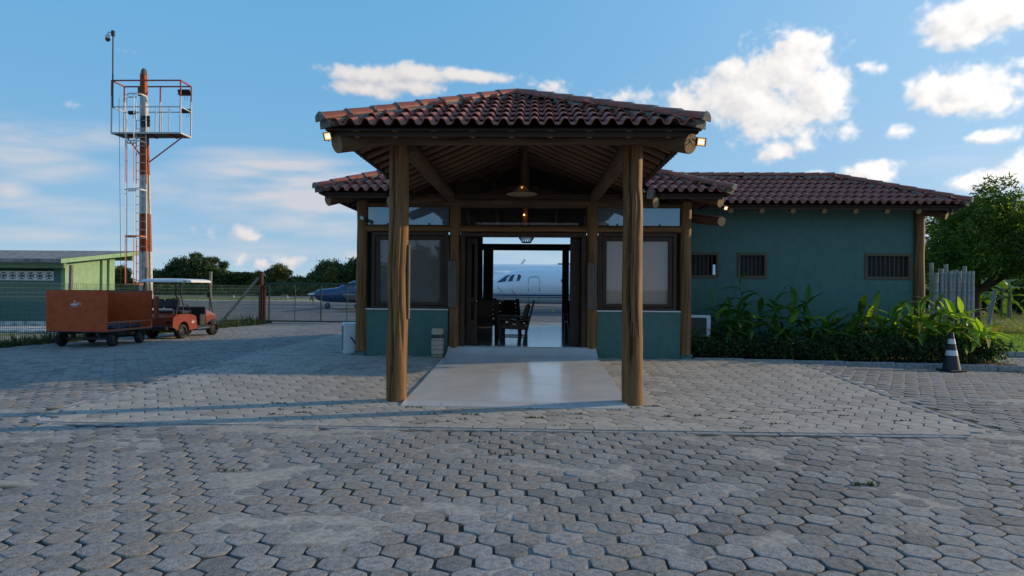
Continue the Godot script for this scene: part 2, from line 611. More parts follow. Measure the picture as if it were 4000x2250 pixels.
	var clay := picture(512, 0.018, 5, [[0.1, Color(0.19, 0.055, 0.035)], [0.5, Color(0.30, 0.088, 0.054)], [0.9, Color(0.38, 0.13, 0.082)]], 71, 0.3)
	for k in 4:
		var q: float = [0.88, 1.0, 1.08, 0.94][k]
		stuff_mat("tile_%d" % k, lin(q, q, q), 0.48, clay, 1.1, speck, 0.1)
	stuff_mat("mortar", Color(1, 1, 1), 0.95, picture(512, 0.03, 5, [[0.2, Color(0.045, 0.048, 0.044)], [0.5, Color(0.17, 0.168, 0.156)], [0.85, Color(0.32, 0.315, 0.29)]], 72, 0.35), 1.3, speck, 0.6)
	stuff_mat("teal_wall", Color(1, 1, 1), 0.88, picture(512, 0.012, 4, two(Color(0.074, 0.150, 0.134), Color(0.090, 0.174, 0.154)), 73, 0.35), 0.6, speck, 0.12)
	stuff_mat("green_wall", Color(1, 1, 1), 0.9, picture(512, 0.012, 5, two(Color(0.205, 0.33, 0.195), Color(0.255, 0.39, 0.235)), 74, 0.3), 0.5, speck, 0.15)
	stuff_mat("green_trim", Color(1, 1, 1), 0.9, picture(512, 0.02, 5, two(Color(0.15, 0.24, 0.14), Color(0.20, 0.31, 0.18)), 75, 0.3), 0.5)
	stuff_mat("roof_slab", Color(1, 1, 1), 0.95, picture(512, 0.012, 5, [[0.2, Color(0.09, 0.10, 0.09)], [0.55, Color(0.24, 0.235, 0.22)], [0.85, Color(0.34, 0.33, 0.31)]], 76, 0.3), 0.35)
	stuff_mat("white_block", lin(0.74, 0.76, 0.78), 0.85)
	stuff_mat("whitewash", Color(1, 1, 1), 0.95, picture(256, 0.02, 5, [[0.25, Color(0.25, 0.25, 0.24)], [0.5, Color(0.55, 0.55, 0.53)], [0.8, Color(0.68, 0.68, 0.66)]], 77, 0.3), 0.5)
	plain("sill", lin(0.62, 0.63, 0.62), 0.5)
	m = stuff_mat("ramp_paint", Color(1, 1, 1), 0.18, picture(512, 0.009, 5, two(Color(0.57, 0.575, 0.59), Color(0.64, 0.645, 0.66)), 78, 0.2), 0.35, blot, 0.05)
	m.metallic_specular = 0.6
	m = stuff_mat("hall_floor", Color(1, 1, 1), 0.13, picture(512, 0.01, 4, two(Color(0.20, 0.20, 0.205), Color(0.27, 0.27, 0.275)), 79, 0.2), 0.4, blot, 0.04)
	m.metallic_specular = 0.7
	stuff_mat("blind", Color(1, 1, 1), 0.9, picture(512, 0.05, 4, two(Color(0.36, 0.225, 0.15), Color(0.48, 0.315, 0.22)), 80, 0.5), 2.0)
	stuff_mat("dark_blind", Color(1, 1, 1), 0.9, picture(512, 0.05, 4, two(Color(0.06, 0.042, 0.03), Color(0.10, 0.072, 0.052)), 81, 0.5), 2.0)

	m = plain("clear_pane", Color(0.1, 0.11, 0.11, 0.05), 0.01)
	m.transparency = BaseMaterial3D.TRANSPARENCY_ALPHA
	m = plain("pane", Color(0.72, 0.74, 0.76, 0.08), 0.01, 0.15)
	m.transparency = BaseMaterial3D.TRANSPARENCY_ALPHA
	m.metallic_specular = 1.0
	m = plain("film_pane", Color(0.58, 0.68, 0.74, 0.3), 0.02, 0.5)
	m.transparency = BaseMaterial3D.TRANSPARENCY_ALPHA
	m.metallic_specular = 1.0
	m = plain("cockpit_glass", lin(0.02, 0.024, 0.03), 0.05)
	m.metallic_specular = 0.8

	stuff_mat("tower_white", Color(1, 1, 1), 0.8, picture(256, 0.02, 5, two(Color(0.38, 0.37, 0.36), Color(0.55, 0.54, 0.52)), 82, 0.3), 0.8)
	stuff_mat("tower_red", Color(1, 1, 1), 0.75, picture(256, 0.02, 5, two(Color(0.25, 0.055, 0.018), Color(0.38, 0.10, 0.032)), 83, 0.3), 0.8)
	plain("steel_white", lin(0.52, 0.52, 0.52), 0.55)
	plain("steel_orange", lin(0.50, 0.13, 0.04), 0.55)
	plain("steel_red", lin(0.30, 0.05, 0.035), 0.6)
	plain("steel_dark", lin(0.03, 0.03, 0.033), 0.5)
	plain("dim_glass", lin(0.015, 0.014, 0.013), 0.75)
	plain("black", lin(0.012, 0.012, 0.013), 0.55)
	plain("rubber", lin(0.018, 0.018, 0.018), 0.85)
	plain("rim", lin(0.05, 0.05, 0.052), 0.4, 0.6)
	plain("chrome", lin(0.6, 0.6, 0.6), 0.2, 1.0)
	plain("navy_sheet", lin(0.015, 0.02, 0.05), 0.8)
	m = stuff_mat("box_orange", Color(1, 1, 1), 0.45, picture(512, 0.01, 5, two(Color(0.44, 0.066, 0.015), Color(0.54, 0.088, 0.02)), 84, 0.25), 0.6)
	m = plain("cart_orange", lin(0.21, 0.04, 0.017), 0.28)  # same paint as the trailer, darkened to stand in for shade
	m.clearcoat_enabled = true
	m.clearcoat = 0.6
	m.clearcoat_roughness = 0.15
	plain("cart_roof", lin(0.66, 0.67, 0.69), 0.4)
	plain("seat", lin(0.02, 0.021, 0.025), 0.6)
	plain("lens_red", lin(0.10, 0.008, 0.008), 0.2)
	plain("decal", lin(0.6, 0.57, 0.58), 0.6)
	m = plain("jet_white", lin(0.80, 0.82, 0.84), 0.22)
	m.clearcoat_enabled = true
	m.clearcoat = 0.5
	m.clearcoat_roughness = 0.08
	plain("jet_line", lin(0.18, 0.19, 0.21), 0.4)
	plain("jet_blue", lin(0.015, 0.05, 0.22), 0.3)
	plain("jet_navy", lin(0.012, 0.016, 0.035), 0.3)
	plain("cover_red", lin(0.42, 0.04, 0.06), 0.7)
	plain("jet_grey", lin(0.28, 0.29, 0.30), 0.35)
	m = plain("plane_blue", lin(0.012, 0.045, 0.14), 0.22)
	m.clearcoat_enabled = true
	m.clearcoat = 0.6
	m.clearcoat_roughness = 0.08
	plain("yellow", lin(0.5, 0.36, 0.02), 0.6)
	plain("wire_green", lin(0.03, 0.07, 0.055), 0.6)
	plain("gate_green", lin(0.015, 0.05, 0.032), 0.5)
	plain("unit_white", lin(0.58, 0.60, 0.62), 0.5)
	plain("grille", lin(0.06, 0.065, 0.075), 0.6)
	stuff_mat("bin_cane", Color(1, 1, 1), 0.8, picture(256, 0.03, 4, two(Color(0.34, 0.29, 0.23), Color(0.50, 0.44, 0.37)), 85, 0.4), 1.5)
	plain("cone_black", lin(0.022, 0.022, 0.024), 0.6)
	plain("cone_white", lin(0.60, 0.60, 0.61), 0.5)
	plain("hose", lin(0.5, 0.5, 0.48), 0.5)
	m = plain("straw", lin(0.24, 0.18, 0.09), 0.85)

	# leaves: the sun shines through them
	for q in [["mango_leaf", 0.052, 0.10, 0.014, 0.9], ["mango_young", 0.19, 0.22, 0.025, 1.0], ["forest_leaf", 0.044, 0.072, 0.02, 0.5], ["forest_warm", 0.115, 0.118, 0.028, 0.6], ["forest_olive", 0.072, 0.10, 0.03, 0.6], ["ginger_leaf", 0.045, 0.105, 0.014, 0.6], ["ginger_sunlit", 0.145, 0.215, 0.019, 1.1], ["ginger_yellow", 0.34, 0.25, 0.02, 0.6], ["hedge_leaf", 0.03, 0.055, 0.015, 0.3], ["grass_blade", 0.11, 0.19, 0.025, 0.9], ["dry_blade", 0.16, 0.17, 0.05, 0.8], ["banana_leaf", 0.09, 0.16, 0.025, 0.8], ["weed", 0.05, 0.075, 0.02, 0.4]]:
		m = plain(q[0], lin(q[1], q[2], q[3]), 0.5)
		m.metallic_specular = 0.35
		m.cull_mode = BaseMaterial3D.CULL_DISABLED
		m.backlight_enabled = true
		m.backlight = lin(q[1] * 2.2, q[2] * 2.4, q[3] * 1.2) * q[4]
	for q in [["lamp_on", 1.0, 0.86, 0.6, 3.5], ["bulb_on", 1.0, 0.72, 0.4, 4.0], ["lamp_warm", 1.0, 0.66, 0.3, 0.9]]:
		m = plain(q[0], Color(1, 0.9, 0.75), 0.4)
		m.emission_enabled = true
		m.emission = Color(q[1], q[2], q[3])
		m.emission_energy_multiplier = q[4]

# ------------------------------------------------------------------ land
func sheet(pts: Array, y: float) -> MB:
	var mb := MB.new()
	var a := []
	for p in pts:
		a.append(Vector3(p[0], y, -p[1]))
	mb.poly_out(a, Vector3.UP)
	return mb


func ragged(x0: float, x1: float, d0: float, d1: float, y: float, rough: float, step := 2.0) -> MB:
	# a strip with an uneven outline
	var mb := MB.new()
	var x := x0
	while x < x1:
		var n0 := x + step
		var f := func(q: float, s: float) -> float: return noise.get_noise_2d(q * 9.0, s * 77.0) * rough * 2.0
		mb.poly_out([Vector3(x, y, -d0 - f.call(x, 1.0)), Vector3(n0, y, -d0 - f.call(n0, 1.0)), Vector3(n0, y, -d1 - f.call(n0, 2.0)), Vector3(x, y, -d1 - f.call(x, 2.0))], Vector3.UP)
		x = n0
	return mb


func land() -> void:
	setting("ground", sheet([[-1500, -600], [1500, -600], [1500, 2200], [-1500, 2200]], -0.06), M.dry_ground)
	setting("apron", sheet([[-160, 28.9], [60, 28.9], [60, 78], [-160, 78]], -0.02), M.asphalt)
	setting("apron_edge", sheet([[-4.6, 22.2], [22, 22.2], [22, 28.895], [-4.6, 28.895]], -0.022), M.asphalt)
	setting("runway", sheet([[-400, 101], [400, 101], [400, 121], [-400, 121]], -0.02), M.asphalt)
	var mark := sheet([[-300, 103.0], [300, 103.0], [300, 103.35], [-300, 103.35]], -0.014)
	setting("runway_edge_line", mark, M.whitewash)
	var v := ragged(-120, 60, 76.5, 80.5, -0.012, 1.2)
	setting("sandy_verge", v, M.sand)
	# grass along the runway: blades
	var xf := []
	var r := RandomNumberGenerator.new()
	r.seed = 41
	for k in 5200:
		var d := r.randf_range(79.0, 99.5)
		var x := r.randf_range(-62.0, 8.0)
		if noise.get_noise_2d(x * 6.0, d * 9.0) > -0.05:
			xf.append(Transform3D(Basis.from_euler(Vector3(r.randf_range(-0.3, 0.3), r.randf() * TAU, 0)).scaled(Vector3(4, 1.2, 4) * r.randf_range(0.7, 1.3)), Vector3(x, -0.06, -d)))
	var g := copies(self, "runway_grass", tuft(7, 0.16, 0.02, 3), M.dry_blade, xf)
	tag(g, "yellowish grass strip between the apron and the runway", "grass", "", "stuff")


func tuft(blades: int, h: float, spread: float, seed_: int) -> ArrayMesh:
	var r := RandomNumberGenerator.new()
	r.seed = seed_
	var mb := MB.new()
	for k in blades:
		var a := r.randf() * TAU
		var o := Vector3(cos(a), 0, sin(a)) * spread * r.randf()
		var lean := Vector3(cos(a), 0, sin(a)) * h * r.randf_range(0.1, 0.75)
		var w := Vector3(-sin(a), 0, cos(a)) * 0.0035 * (0.7 + r.randf())
		var hh := h * r.randf_range(0.5, 1.0)
		var midp := o + lean * 0.35 + Vector3.UP * hh * 0.6
		var tip := o + lean + Vector3.UP * hh
		mb.poly([o - w, o + w, midp + w * 0.8, midp - w * 0.8])
		mb.poly([midp - w * 0.8, midp + w * 0.8, tip])
	return mb.done()


# ------------------------------------------------------------------ forecourt paving
const ISLAND_X0 := -5.6
const ISLAND_X1 := 5.35
const ISLAND_D0 := 7.45


func in_island(x: float, d: float, grow := 0.0) -> bool:
	if x < ISLAND_X0 - grow or x > ISLAND_X1 + grow or d < ISLAND_D0 - grow:
		return false
	# rounded front corners
	for c in [[ISLAND_X0 + 0.5, ISLAND_D0 + 0.5, -1.0], [ISLAND_X1 - 0.5, ISLAND_D0 + 0.5, 1.0]]:
		if (x - c[0]) * c[2] > 0.0 and d < c[1] and Vector2(x - c[0], d - c[1]).length() > 0.5 + grow:
			return false
	return d < 22.4 + grow


func hex_mesh(flat: float, point_up: bool, dome: float, bevel: float, seed_: int, jag: float) -> ArrayMesh:
	# a hexagonal paver: rounded corners, worn edge, slightly domed top
	var r := RandomNumberGenerator.new()
	r.seed = seed_
	var mb := MB.new()
	var outer := []
	var R := flat / sqrt(3.0)
	var c6 := []
	for k in 6:
		var a := TAU * k / 6.0 + (PI / 6.0 if point_up else 0.0)
		c6.append(Vector2(cos(a), sin(a)) * R * (1.0 + r.randf_range(-jag, jag)))
	for k in 6:
		var cur: Vector2 = c6[k]
		outer.append(cur.lerp(c6[(k + 5) % 6], 0.2) * (1.0 + r.randf_range(-jag, jag) * 0.5))
		outer.append(cur * (0.955 + r.randf_range(-jag, jag)))
		outer.append(cur.lerp(c6[(k + 1) % 6], 0.2) * (1.0 + r.randf_range(-jag, jag) * 0.5))
	var m := outer.size()
	var rings := []
	for lv in [[1.0, -0.05], [1.0, -bevel], [1.0 - bevel * 1.3 / R, -bevel * 0.3], [1.0 - bevel * 3.2 / R, 0.0], [0.45, dome * 0.8], [0.02, dome]]:
		var ring := PackedVector3Array()
		for k in m:
			var p: Vector2 = outer[k] * lv[0]
			ring.append(Vector3(p.x, lv[1] + (r.randf_range(-1, 1) * 0.0012 if lv[0] < 0.9 else 0.0), p.y))
		rings.append(ring)
	var at := 0
	for q in rings.size():
		for k in m:
			var p: Vector3 = rings[q][k]
			var side := Vector3(p.x, 0, p.z).normalized()
			var nn: Vector3 = [side, (side * 0.4 + Vector3.UP).normalized(), (side * 0.16 + Vector3.UP).normalized(), (side * 0.05 + Vector3.UP).normalized(), Vector3.UP, Vector3.UP][q]
			mb.add(p, nn, Vector2(p.x, p.z))
	for q in rings.size() - 1:
		for k in m:
			var a := at + q * m + k
			var a2 := at + q * m + (k + 1) % m
			mb.idx.append_array([a, a2, a + m, a2, a2 + m, a + m])
	return mb.done()


func pave(parent: Node3D, called: String, meshes: Array, spots: Array, mats: Array, far_mat: Material, tints: Array) -> void:
	# the 300 that show largest are parts, the rest one mass
	spots.sort_custom(func(a, b): return a.key < b.key)
	var xf := []
	var cl := []
	for k in spots.size():
		var s: Dictionary = spots[k]
		if k < 300:
			part(parent, called, meshes[s.mesh], mats[s.tone], s.xf)
		else:
			xf.append(s.xf)
			cl.append(tints[s.tone])
	# split by mesh variant so that the mass does not repeat one outline
	for q in meshes.size():
		var a := []
		var b := []
		for k in xf.size():
			if k % meshes.size() == q:
				a.append(xf[k])
				b.append(cl[k])
		copies(parent, "paving_beyond", meshes[q], far_mat, a, b)


func forecourt() -> void:
	var r := RandomNumberGenerator.new()
	r.seed = 77
	# --- the driveway: rough grey hexagons in sand
	var bed := MB.new()
	bed.tinted = true
	var cell := 0.075
	var nx := 238
	var nd := 92
	for j in nd + 1:
		for i in nx + 1:
			var x := -8.6 + i * cell
			var d := 1.6 + j * cell * (1.0 + j * 0.003)
			var y := -0.0115 + 0.009 * smoothstep(-0.05, 0.35, noise.get_noise_2d(x * 60.0 + 300.0, d * 90.0) + 0.5 * noise.get_noise_2d(x * 170.0 + 70.0, d * 190.0)) + 0.05 * clampf(noise.get_noise_2d(x * 60.0 + 300.0, d * 90.0) - 0.44, 0.0, 0.5) + 0.004 * noise.get_noise_2d(x * 300.0, d * 300.0)
			# pale sand where it has drifted, dark soil in the other joints
			var sandy := smoothstep(-0.0095, -0.0035, y + 0.004 * noise.get_noise_2d(x * 160.0 + 50.0, d * 160.0))
			bed.tint = Color(0.09, 0.085, 0.075).lerp(Color(0.8, 0.78, 0.75), sandy)
			bed.add(Vector3(x, y + ground_at(x, d), -d), Vector3.UP, Vector2(x, d))
	for j in nd:
		for i in nx:
			var a := j * (nx + 1) + i
			var x := -8.6 + i * cell
			var d := 1.6 + j * cell * (1.0 + j * 0.003)
			if in_island(x + 0.04, d + 0.04, 0.0):
				continue
			bed.idx.append_array([a, a + nx + 1, a + 1, a + 1, a + nx + 1, a + nx + 2])
	var road := Node3D.new()
	road.name = "driveway"
	add_child(road)
	tag(road, "driveway of rough grey hexagonal pavers with sandy joints", "driveway", "", "structure")
	part(road, "sand_bed", bed, M.sand_mix)
	var under := MB.new()
	for q in [[-13.2, -5.5, 8.0, 28.7], [5.3, 24.0, 8.0, 16.9], [-40, -8.5, -8, 14.0], [8.9, 40, -8, 9.0], [-8.5, 8.9, -8, 1.65]]:
		var n := 8
		for i in n:
			for j in n:
				var p := []
				for c in [[0, 0], [1, 0], [1, 1], [0, 1]]:
					var x: float = lerpf(q[0], q[1], (i + c[0]) / float(n))
					var d: float = lerpf(q[2], q[3], (j + c[1]) / float(n))
					p.append(Vector3(x, ground_at(x, d) - 0.022, -d))
				under.poly_out(p, Vector3.UP)
	part(road, "sand_base", under, M.sand)
	var variants := []
	for k in 5:
		variants.append(hex_mesh(0.2025, true, 0.002, 0.002, 100 + k, 0.032))
	var spots := []
	var pitch := 0.2185
	var rowp := pitch * 0.866
	for j in range(0, 150):
		var d := 1.7 + j * rowp
		for i in range(-118, 140):
			# the courses run slightly askew to the facade and swing a little
			var lx := i * pitch + (pitch * 0.5 if j % 2 else 0.0) + 0.05
			var x := lx - 0.035 * d
			var dd := d + 0.035 * lx + 0.05 * sin(lx * 0.3 + 0.6)
			var skew := 0.035 + 0.015 * cos(lx * 0.3 + 0.6)
			if dd < 1.6 or in_island(x, dd, 0.135) or not in_view(x, dd, 2.2):
				continue
			if x < -12.6 + (dd - 17.0) * 0.1565 or dd > 28.4:
				continue
			if x > 5.0 and dd > 16.6:
				continue
			if x > 3.3 and x < 9.75 and dd > 13.6:
				continue
			var n1 := noise.get_noise_2d(x * 70.0, dd * 70.0)
			var y := ground_at(x, dd) + n1 * 0.008 + r.randf_range(-0.003, 0.002)
			var tone := 2
			var q := r.randf() + noise.get_noise_2d(x * 25.0 + 900.0, dd * 25.0) * 0.5
			tone = 0 if q < 0.06 else 1 if q < 0.3 else 2 if q < 0.66 else 3 if q < 0.86 else 4
			var b := Basis.from_euler(Vector3(r.randf_range(-0.011, 0.011), (r.randi() % 6) * TAU / 6.0 + r.randf_range(-0.05, 0.05), r.randf_range(-0.011, 0.011)))
			b = (Basis(Vector3.UP, skew) * b).scaled(Vector3.ONE * r.randf_range(0.965, 1.015))
			var seen := 0.0 if in_view(x, dd, -0.1) and dd > 3.55 else 100.0
			spots.append({"key": dd + seen, "mesh": r.randi() % 5, "tone": tone, "xf": Transform3D(b, Vector3(x + r.randf_range(-0.006, 0.006), y, -dd + r.randf_range(-0.006, 0.006)))})
	pave(road, "paver", variants, spots, [M.paver_0, M.paver_1, M.paver_2, M.paver_3, M.paver_4], M.paver_far, [Color(0.74, 0.74, 0.74), Color(0.88, 0.88, 0.87), Color(1, 1, 1), Color(1.12, 1.12, 1.12), Color(1.02, 0.96, 0.9)])

	# --- the apron of smooth beige hexagons before the terminal
	var isl := Node3D.new()
	isl.name = "forecourt_paving"
	add_child(isl)
	tag(isl, "beige hexagonal paving with thin dark joints before the terminal", "paving", "", "structure")
	var base := MB.new()
	for i in 40:
		for j in 54:
			var p := []
			var cx := ISLAND_X0 + (i + 0.5) * 0.27375
			var cd := ISLAND_D0 + (j + 0.5) * 0.277
			if not in_island(cx, cd, -0.02) or (cx > -3.5 and cd > 14.5) or (absf(cx) < 1.2 and cd > 9.3):
				continue
			for c in [[0, 0], [1, 0], [1, 1], [0, 1]]:
				var x: float = ISLAND_X0 + (i + c[0]) * 0.27375
				var d: float = ISLAND_D0 + (j + c[1]) * 0.277
				p.append(Vector3(x, ground_at(x, d) - 0.020, -d))
			base.poly_out(p, Vector3.UP)
	part(isl, "joint_bed", base, M.joint_soil)
	# cut pieces along the front edge
	var cut_x := ISLAND_X0 + 0.35
	while cut_x < ISLAND_X1 - 0.4:
		var cut := MB.new()
		cut.box(P(cut_x + 0.125, -0.006, ISLAND_D0 + 0.125 + r.randf_range(-0.004, 0.004)), Vector3(0.258, 0.03, 0.2), Basis(), 0.002)
		part(isl, "cut_slab", cut, M["slab_%d" % (r.randi() % 3)])
		cut_x += 0.2685
	variants = []
	for k in 4:
		variants.append(hex_mesh(0.2795, false, 0.0, 0.0006, 200 + k, 0.01))
	spots = []
	pitch = 0.296
	for i in range(-25, 25):
		for j in range(-2, 56):
			var x := i * pitch * 0.866
			var d := 7.5 + j * pitch + (pitch * 0.5 if i % 2 else 0.0)
			if not in_island(x, d, -0.12) or (absf(x) < 1.34 and d > 8.92):
				continue
			if x > -3.55 and d > 13.62:
				continue
			var tone := 0 if r.randf() < 0.22 else 2 if r.randf() < 0.4 else 1
			if r.randf() < 0.05:
				tone = 3
			var sl := (ground_at(x, d + 0.2) - ground_at(x, d - 0.2)) / 0.4
			var b := Basis.from_euler(Vector3(sl + r.randf_range(-0.004, 0.004), 0.0, r.randf_range(-0.004, 0.004))) * Basis(Vector3.UP, (r.randi() % 6) * TAU / 6.0 + r.randf_range(-0.015, 0.015))
			spots.append({"key": d, "mesh": r.randi() % 4, "tone": tone, "xf": Transform3D(b, Vector3(x, ground_at(x, d) + 0.008 + r.randf_range(-0.0012, 0.0012), -d))})
	pave(isl, "slab", variants, spots, [M.slab_0, M.slab_1, M.slab_2, M.slab_3], M.slab_far, [Color(0.84, 0.84, 0.84), Color(0.95, 0.95, 0.95), Color(1.03, 1.03, 1.03), Color(0.72, 0.72, 0.72)])
	# flush concrete edging, in lengths
	var edge := []
	var x := ISLAND_X0 + 0.5
	while x < ISLAND_X1 - 0.5:
		edge.append([x, ISLAND_D0 - 0.02, minf(x + 0.98, ISLAND_X1 - 0.5), ISLAND_D0 - 0.02])
		x += 1.0
	for c in [[ISLAND_X0 + 0.5, -1.0], [ISLAND_X1 - 0.5, 1.0]]:
		for k in 3:
			var a0 := deg_to_rad(k * 30.0)
			var a1 := deg_to_rad(k * 30.0 + 29.0)
			edge.append([c[0] + c[1] * sin(a0) * 0.52, ISLAND_D0 + 0.5 - cos(a0) * 0.52, c[0] + c[1] * sin(a1) * 0.52, ISLAND_D0 + 0.5 - cos(a1) * 0.52])
	var d := ISLAND_D0 + 0.5
	while d < 22.0:
		edge.append([ISLAND_X0 - 0.02, d, ISLAND_X0 - 0.02, d + 0.98])
		if d < 13.2:
			edge.append([ISLAND_X1 + 0.02, d, ISLAND_X1 + 0.02, minf(d + 0.98, 13.6)])
		d += 1.0
	for e in edge:
		var mb := MB.new()
		var a := Vector3(e[0], ground_at(e[0], e[1]) - 0.040 + r.randf_range(-0.006, 0.004), -e[1])
		var b := Vector3(e[2], ground_at(e[2], e[3]) - 0.040 + r.randf_range(-0.006, 0.004), -e[3])
		mb.bar(a, b, 0.11, 0.08, 0.006)
		part(isl, "edging", mb, M.kerb)
		mb = MB.new()
		mb.bar(a - Vector3.UP * 0.003, b - Vector3.UP * 0.003, 0.36, 0.06)
		part(isl, "edge_sand", mb, M.sand)
	# grass growing out of the joints near the front
	var xf := []
	for k in 170:
		var i := r.randi_range(-17, 18)
		var j := r.randi_range(0, 5)
		var gx := i * pitch * 0.866
		var gd := 7.5 + j * pitch + (pitch * 0.5 if i % 2 else 0.0) + pitch * 0.5
		if noise.get_noise_2d(gx * 90.0, gd * 90.0) < 0.02 or gd > 9.0 or gx < -3.2:
			continue
		for q in r.randi_range(3, 12):
			var px := gx + r.randf_range(-0.1, 0.1)
			var pd := gd + r.randf_range(-0.012, 0.012)
			xf.append(Transform3D(Basis(Vector3.UP, r.randf() * TAU).scaled(Vector3.ONE * r.randf_range(0.3, 0.85)), Vector3(px, ground_at(px, pd) + 0.0, -pd)))
	for q in [[-0.9, 8.93, 14], [0.35, 8.93, 10], [0.6, 8.9, 20], [1.1, 8.9, 10], [1.9, 8.3, 16], [-0.3, 6.8, 8], [0.0, 6.3, 8], [2.9, 5.5, 14], [-2.3, 5.6, 6], [-2.55, 8.25, 10], [9.6, 13.4, 12], [9.8, 13.2, 8]]:
		for k in q[2]:
			xf.append(Transform3D(Basis(Vector3.UP, r.randf() * TAU).scaled(Vector3.ONE * r.randf_range(0.4, 1.0)), Vector3(q[0] + r.randfn(0, 0.07), ground_at(q[0], q[1]) - 0.004, -q[1] + r.randfn(0, 0.015))))
	var g := copies(self, "joint_grass", tuft(9, 0.05, 0.02, 8), M.weed, xf)
	tag(g, "small green weeds growing in the paving joints", "weeds", "", "stuff")

# ------------------------------------------------------------------ terminal
const PITCH := 0.428       # rise over run of every roof slope
const TILE_W := 0.187
const TILE_STEP := 0.34   # run of one course on plan


func tile_mesh(seed_: int) -> ArrayMesh:
	# one clay tile: a raised barrel and the channel beside it
	var mb := MB.new()
	var prof := []
	var k := 0
	for q in [[-0.5, 0.012], [-0.42, 0.006], [-0.34, 0.018], [-0.27, 0.048], [-0.16, 0.074], [0.0, 0.084], [0.16, 0.074], [0.27, 0.048], [0.34, 0.018], [0.42, 0.006], [0.5, 0.012]]:
		prof.append(Vector2(q[0] * TILE_W * 1.01, q[1]))
	var L := 0.415
	var tops := []
	for e in [[0.0, 1.02, 0.034], [0.05, 1.0, 0.031], [L, 0.9, 0.0]]:
		var row := []
		for p in prof:
			row.append(Vector3(p.x, p.y * e[1] + e[2], -e[0]))
		tops.append(row)
	var m := prof.size()
	var nr := []
	for i in m:
		var dp: Vector2 = prof[min(i + 1, m - 1)] - prof[max(i - 1, 0)]
		nr.append(Vector3(-dp.y, dp.x, 0).normalized())
	for side in [1.0, -1.0]:
		var at := mb.v.size()
		for row in tops:
			for i in m:
				var p: Vector3 = row[i]
				mb.add(p + (nr[i] * -0.012 if side < 0.0 else Vector3()), nr[i] * side, Vector2(p.x, p.z))
		for q in tops.size() - 1:
			for i in m - 1:
				var a := at + q * m + i
				if side > 0.0:
					mb.idx.append_array([a, a + m, a + 1, a + 1, a + m, a + m + 1])
				else:
					mb.idx.append_array([a, a + 1, a + m, a + 1, a + m + 1, a + m])
	for i in m - 1:
		mb.poly_out([tops[0][i], tops[0][i + 1], tops[0][i + 1] + nr[i + 1] * -0.012, tops[0][i] + nr[i] * -0.012], Vector3.BACK)
	return mb.done()


var tile_shape: ArrayMesh


# One slope: o is the eave's start, u runs along the eave, w horizontally up the slope. keep(u, t) says which plan points are roofed.
func slope(roof: Node3D, o: Vector3, u: Vector3, w: Vector3, length: float, run: float, keep: Callable, as_parts: bool, shown: Callable, budget: int) -> int:
	var up := (w + Vector3.UP * PITCH).normalized()
	var nn := u.cross(-up).normalized()
	if nn.y < 0:
		nn = -nn
	var xax := u
	if xax.cross(nn).dot(-up) < -0.5:
		xax = -u
	var used := 0
	var rest := []
	var cols := int(floor(length / TILE_W))
	var off := (length - cols * TILE_W) * 0.5
	for i in cols:
		for j in int(run / TILE_STEP) + 1:
			var uu := off + (i + 0.5) * TILE_W
			var t := j * TILE_STEP - 0.06
			if not keep.call(uu, t + 0.12):
				continue
			var p := o + u * uu + w * t + Vector3.UP * (t * PITCH + 0.022)
			p += nn * rng.randf_range(-0.003, 0.003)
			var b := Basis(xax, nn, -up).rotated(nn, rng.randf_range(-0.012, 0.012))
			var xf := Transform3D(b, p)
			if as_parts and used < budget and shown.call(uu, t):
				part(roof, "tile", tile_shape, M["tile_%d" % (rng.randi() % 4)], xf)
				used += 1
			else:
				rest.append(xf)
	if rest:
		copies(roof, "tile_field", tile_shape, M.tile_1, rest)
	return used


func ridge(roof: Node3D, a: Vector3, b: Vector3, end_cap := true) -> void:
	# a row of half-round tiles bedded in mortar, from the low end a to b
	var n := int(round(a.distance_to(b) / 0.36))
	var t := (b - a).normalized()
	var step := a.distance_to(b) / n
	var x := t.cross(Vector3.UP).normalized()
	var y := x.cross(t)
	var bed := MB.new()
	var rings := []
	for k in n * 2 + 1:
		var p := a.lerp(b, float(k) / (n * 2))
		var ring := PackedVector3Array()
		var wob := noise.get_noise_3d(p.x * 170.0, p.y * 170.0, p.z * 170.0) * 0.03
		for q in [[-0.125, -0.07], [-0.095, 0.015], [-0.05, 0.04], [0.05, 0.04], [0.095, 0.015], [0.125, -0.07]]:
			ring.append(p + x * (q[0] + wob * signf(q[0])) + y * (q[1] + wob * 0.4))
		rings.append(ring)
	bed.skin(rings)
	part(roof, "mortar_bed", bed, M.mortar)
	for k in n:
		var p0 := a + t * (k * step - 0.03)
		var p1 := a + t * ((k + 1) * step + 0.02)
		var mb := MB.new()
		var rr := []
		for e in [[p0, 0.104, 0.03], [p0 + t * 0.02, 0.106, 0.03], [p1, 0.086, 0.03]]:
			var ring := PackedVector3Array()
			for s in 9:
				var an := PI * s / 8.0
				ring.append(e[0] + x * cos(an) * e[1] + y * (sin(an) * e[1] * 0.92 + e[2]))
			for s in 9:
				var an := PI * (8 - s) / 8.0
				ring.append(e[0] + x * cos(an) * (e[1] - 0.014) + y * (sin(an) * (e[1] - 0.014) * 0.92 + e[2]))
			rr.append(ring)
		mb.skin(rr)
		part(roof, "ridge_tile", mb, M["tile_%d" % (rng.randi() % 4)])
		var jb := MB.new()
		var jr := []
		for e in [[-0.028, 0.09], [-0.016, 0.11], [-0.002, 0.114], [0.012, 0.108]]:
			var ring := PackedVector3Array()
			for s in 10:
				var an := PI * s / 9.0
				var w := 1.0 + noise.get_noise_3d(p0.x * 300.0 + s * 40.0, p0.z * 300.0, e[0] * 900.0) * 0.16
				ring.append(p0 + t * e[0] + x * cos(an) * e[1] * w + y * (sin(an) * e[1] * 0.95 * w + 0.022))
			jr.append(ring)
		jb.skin(jr)
		part(roof, "mortar_joint", jb, M.mortar)


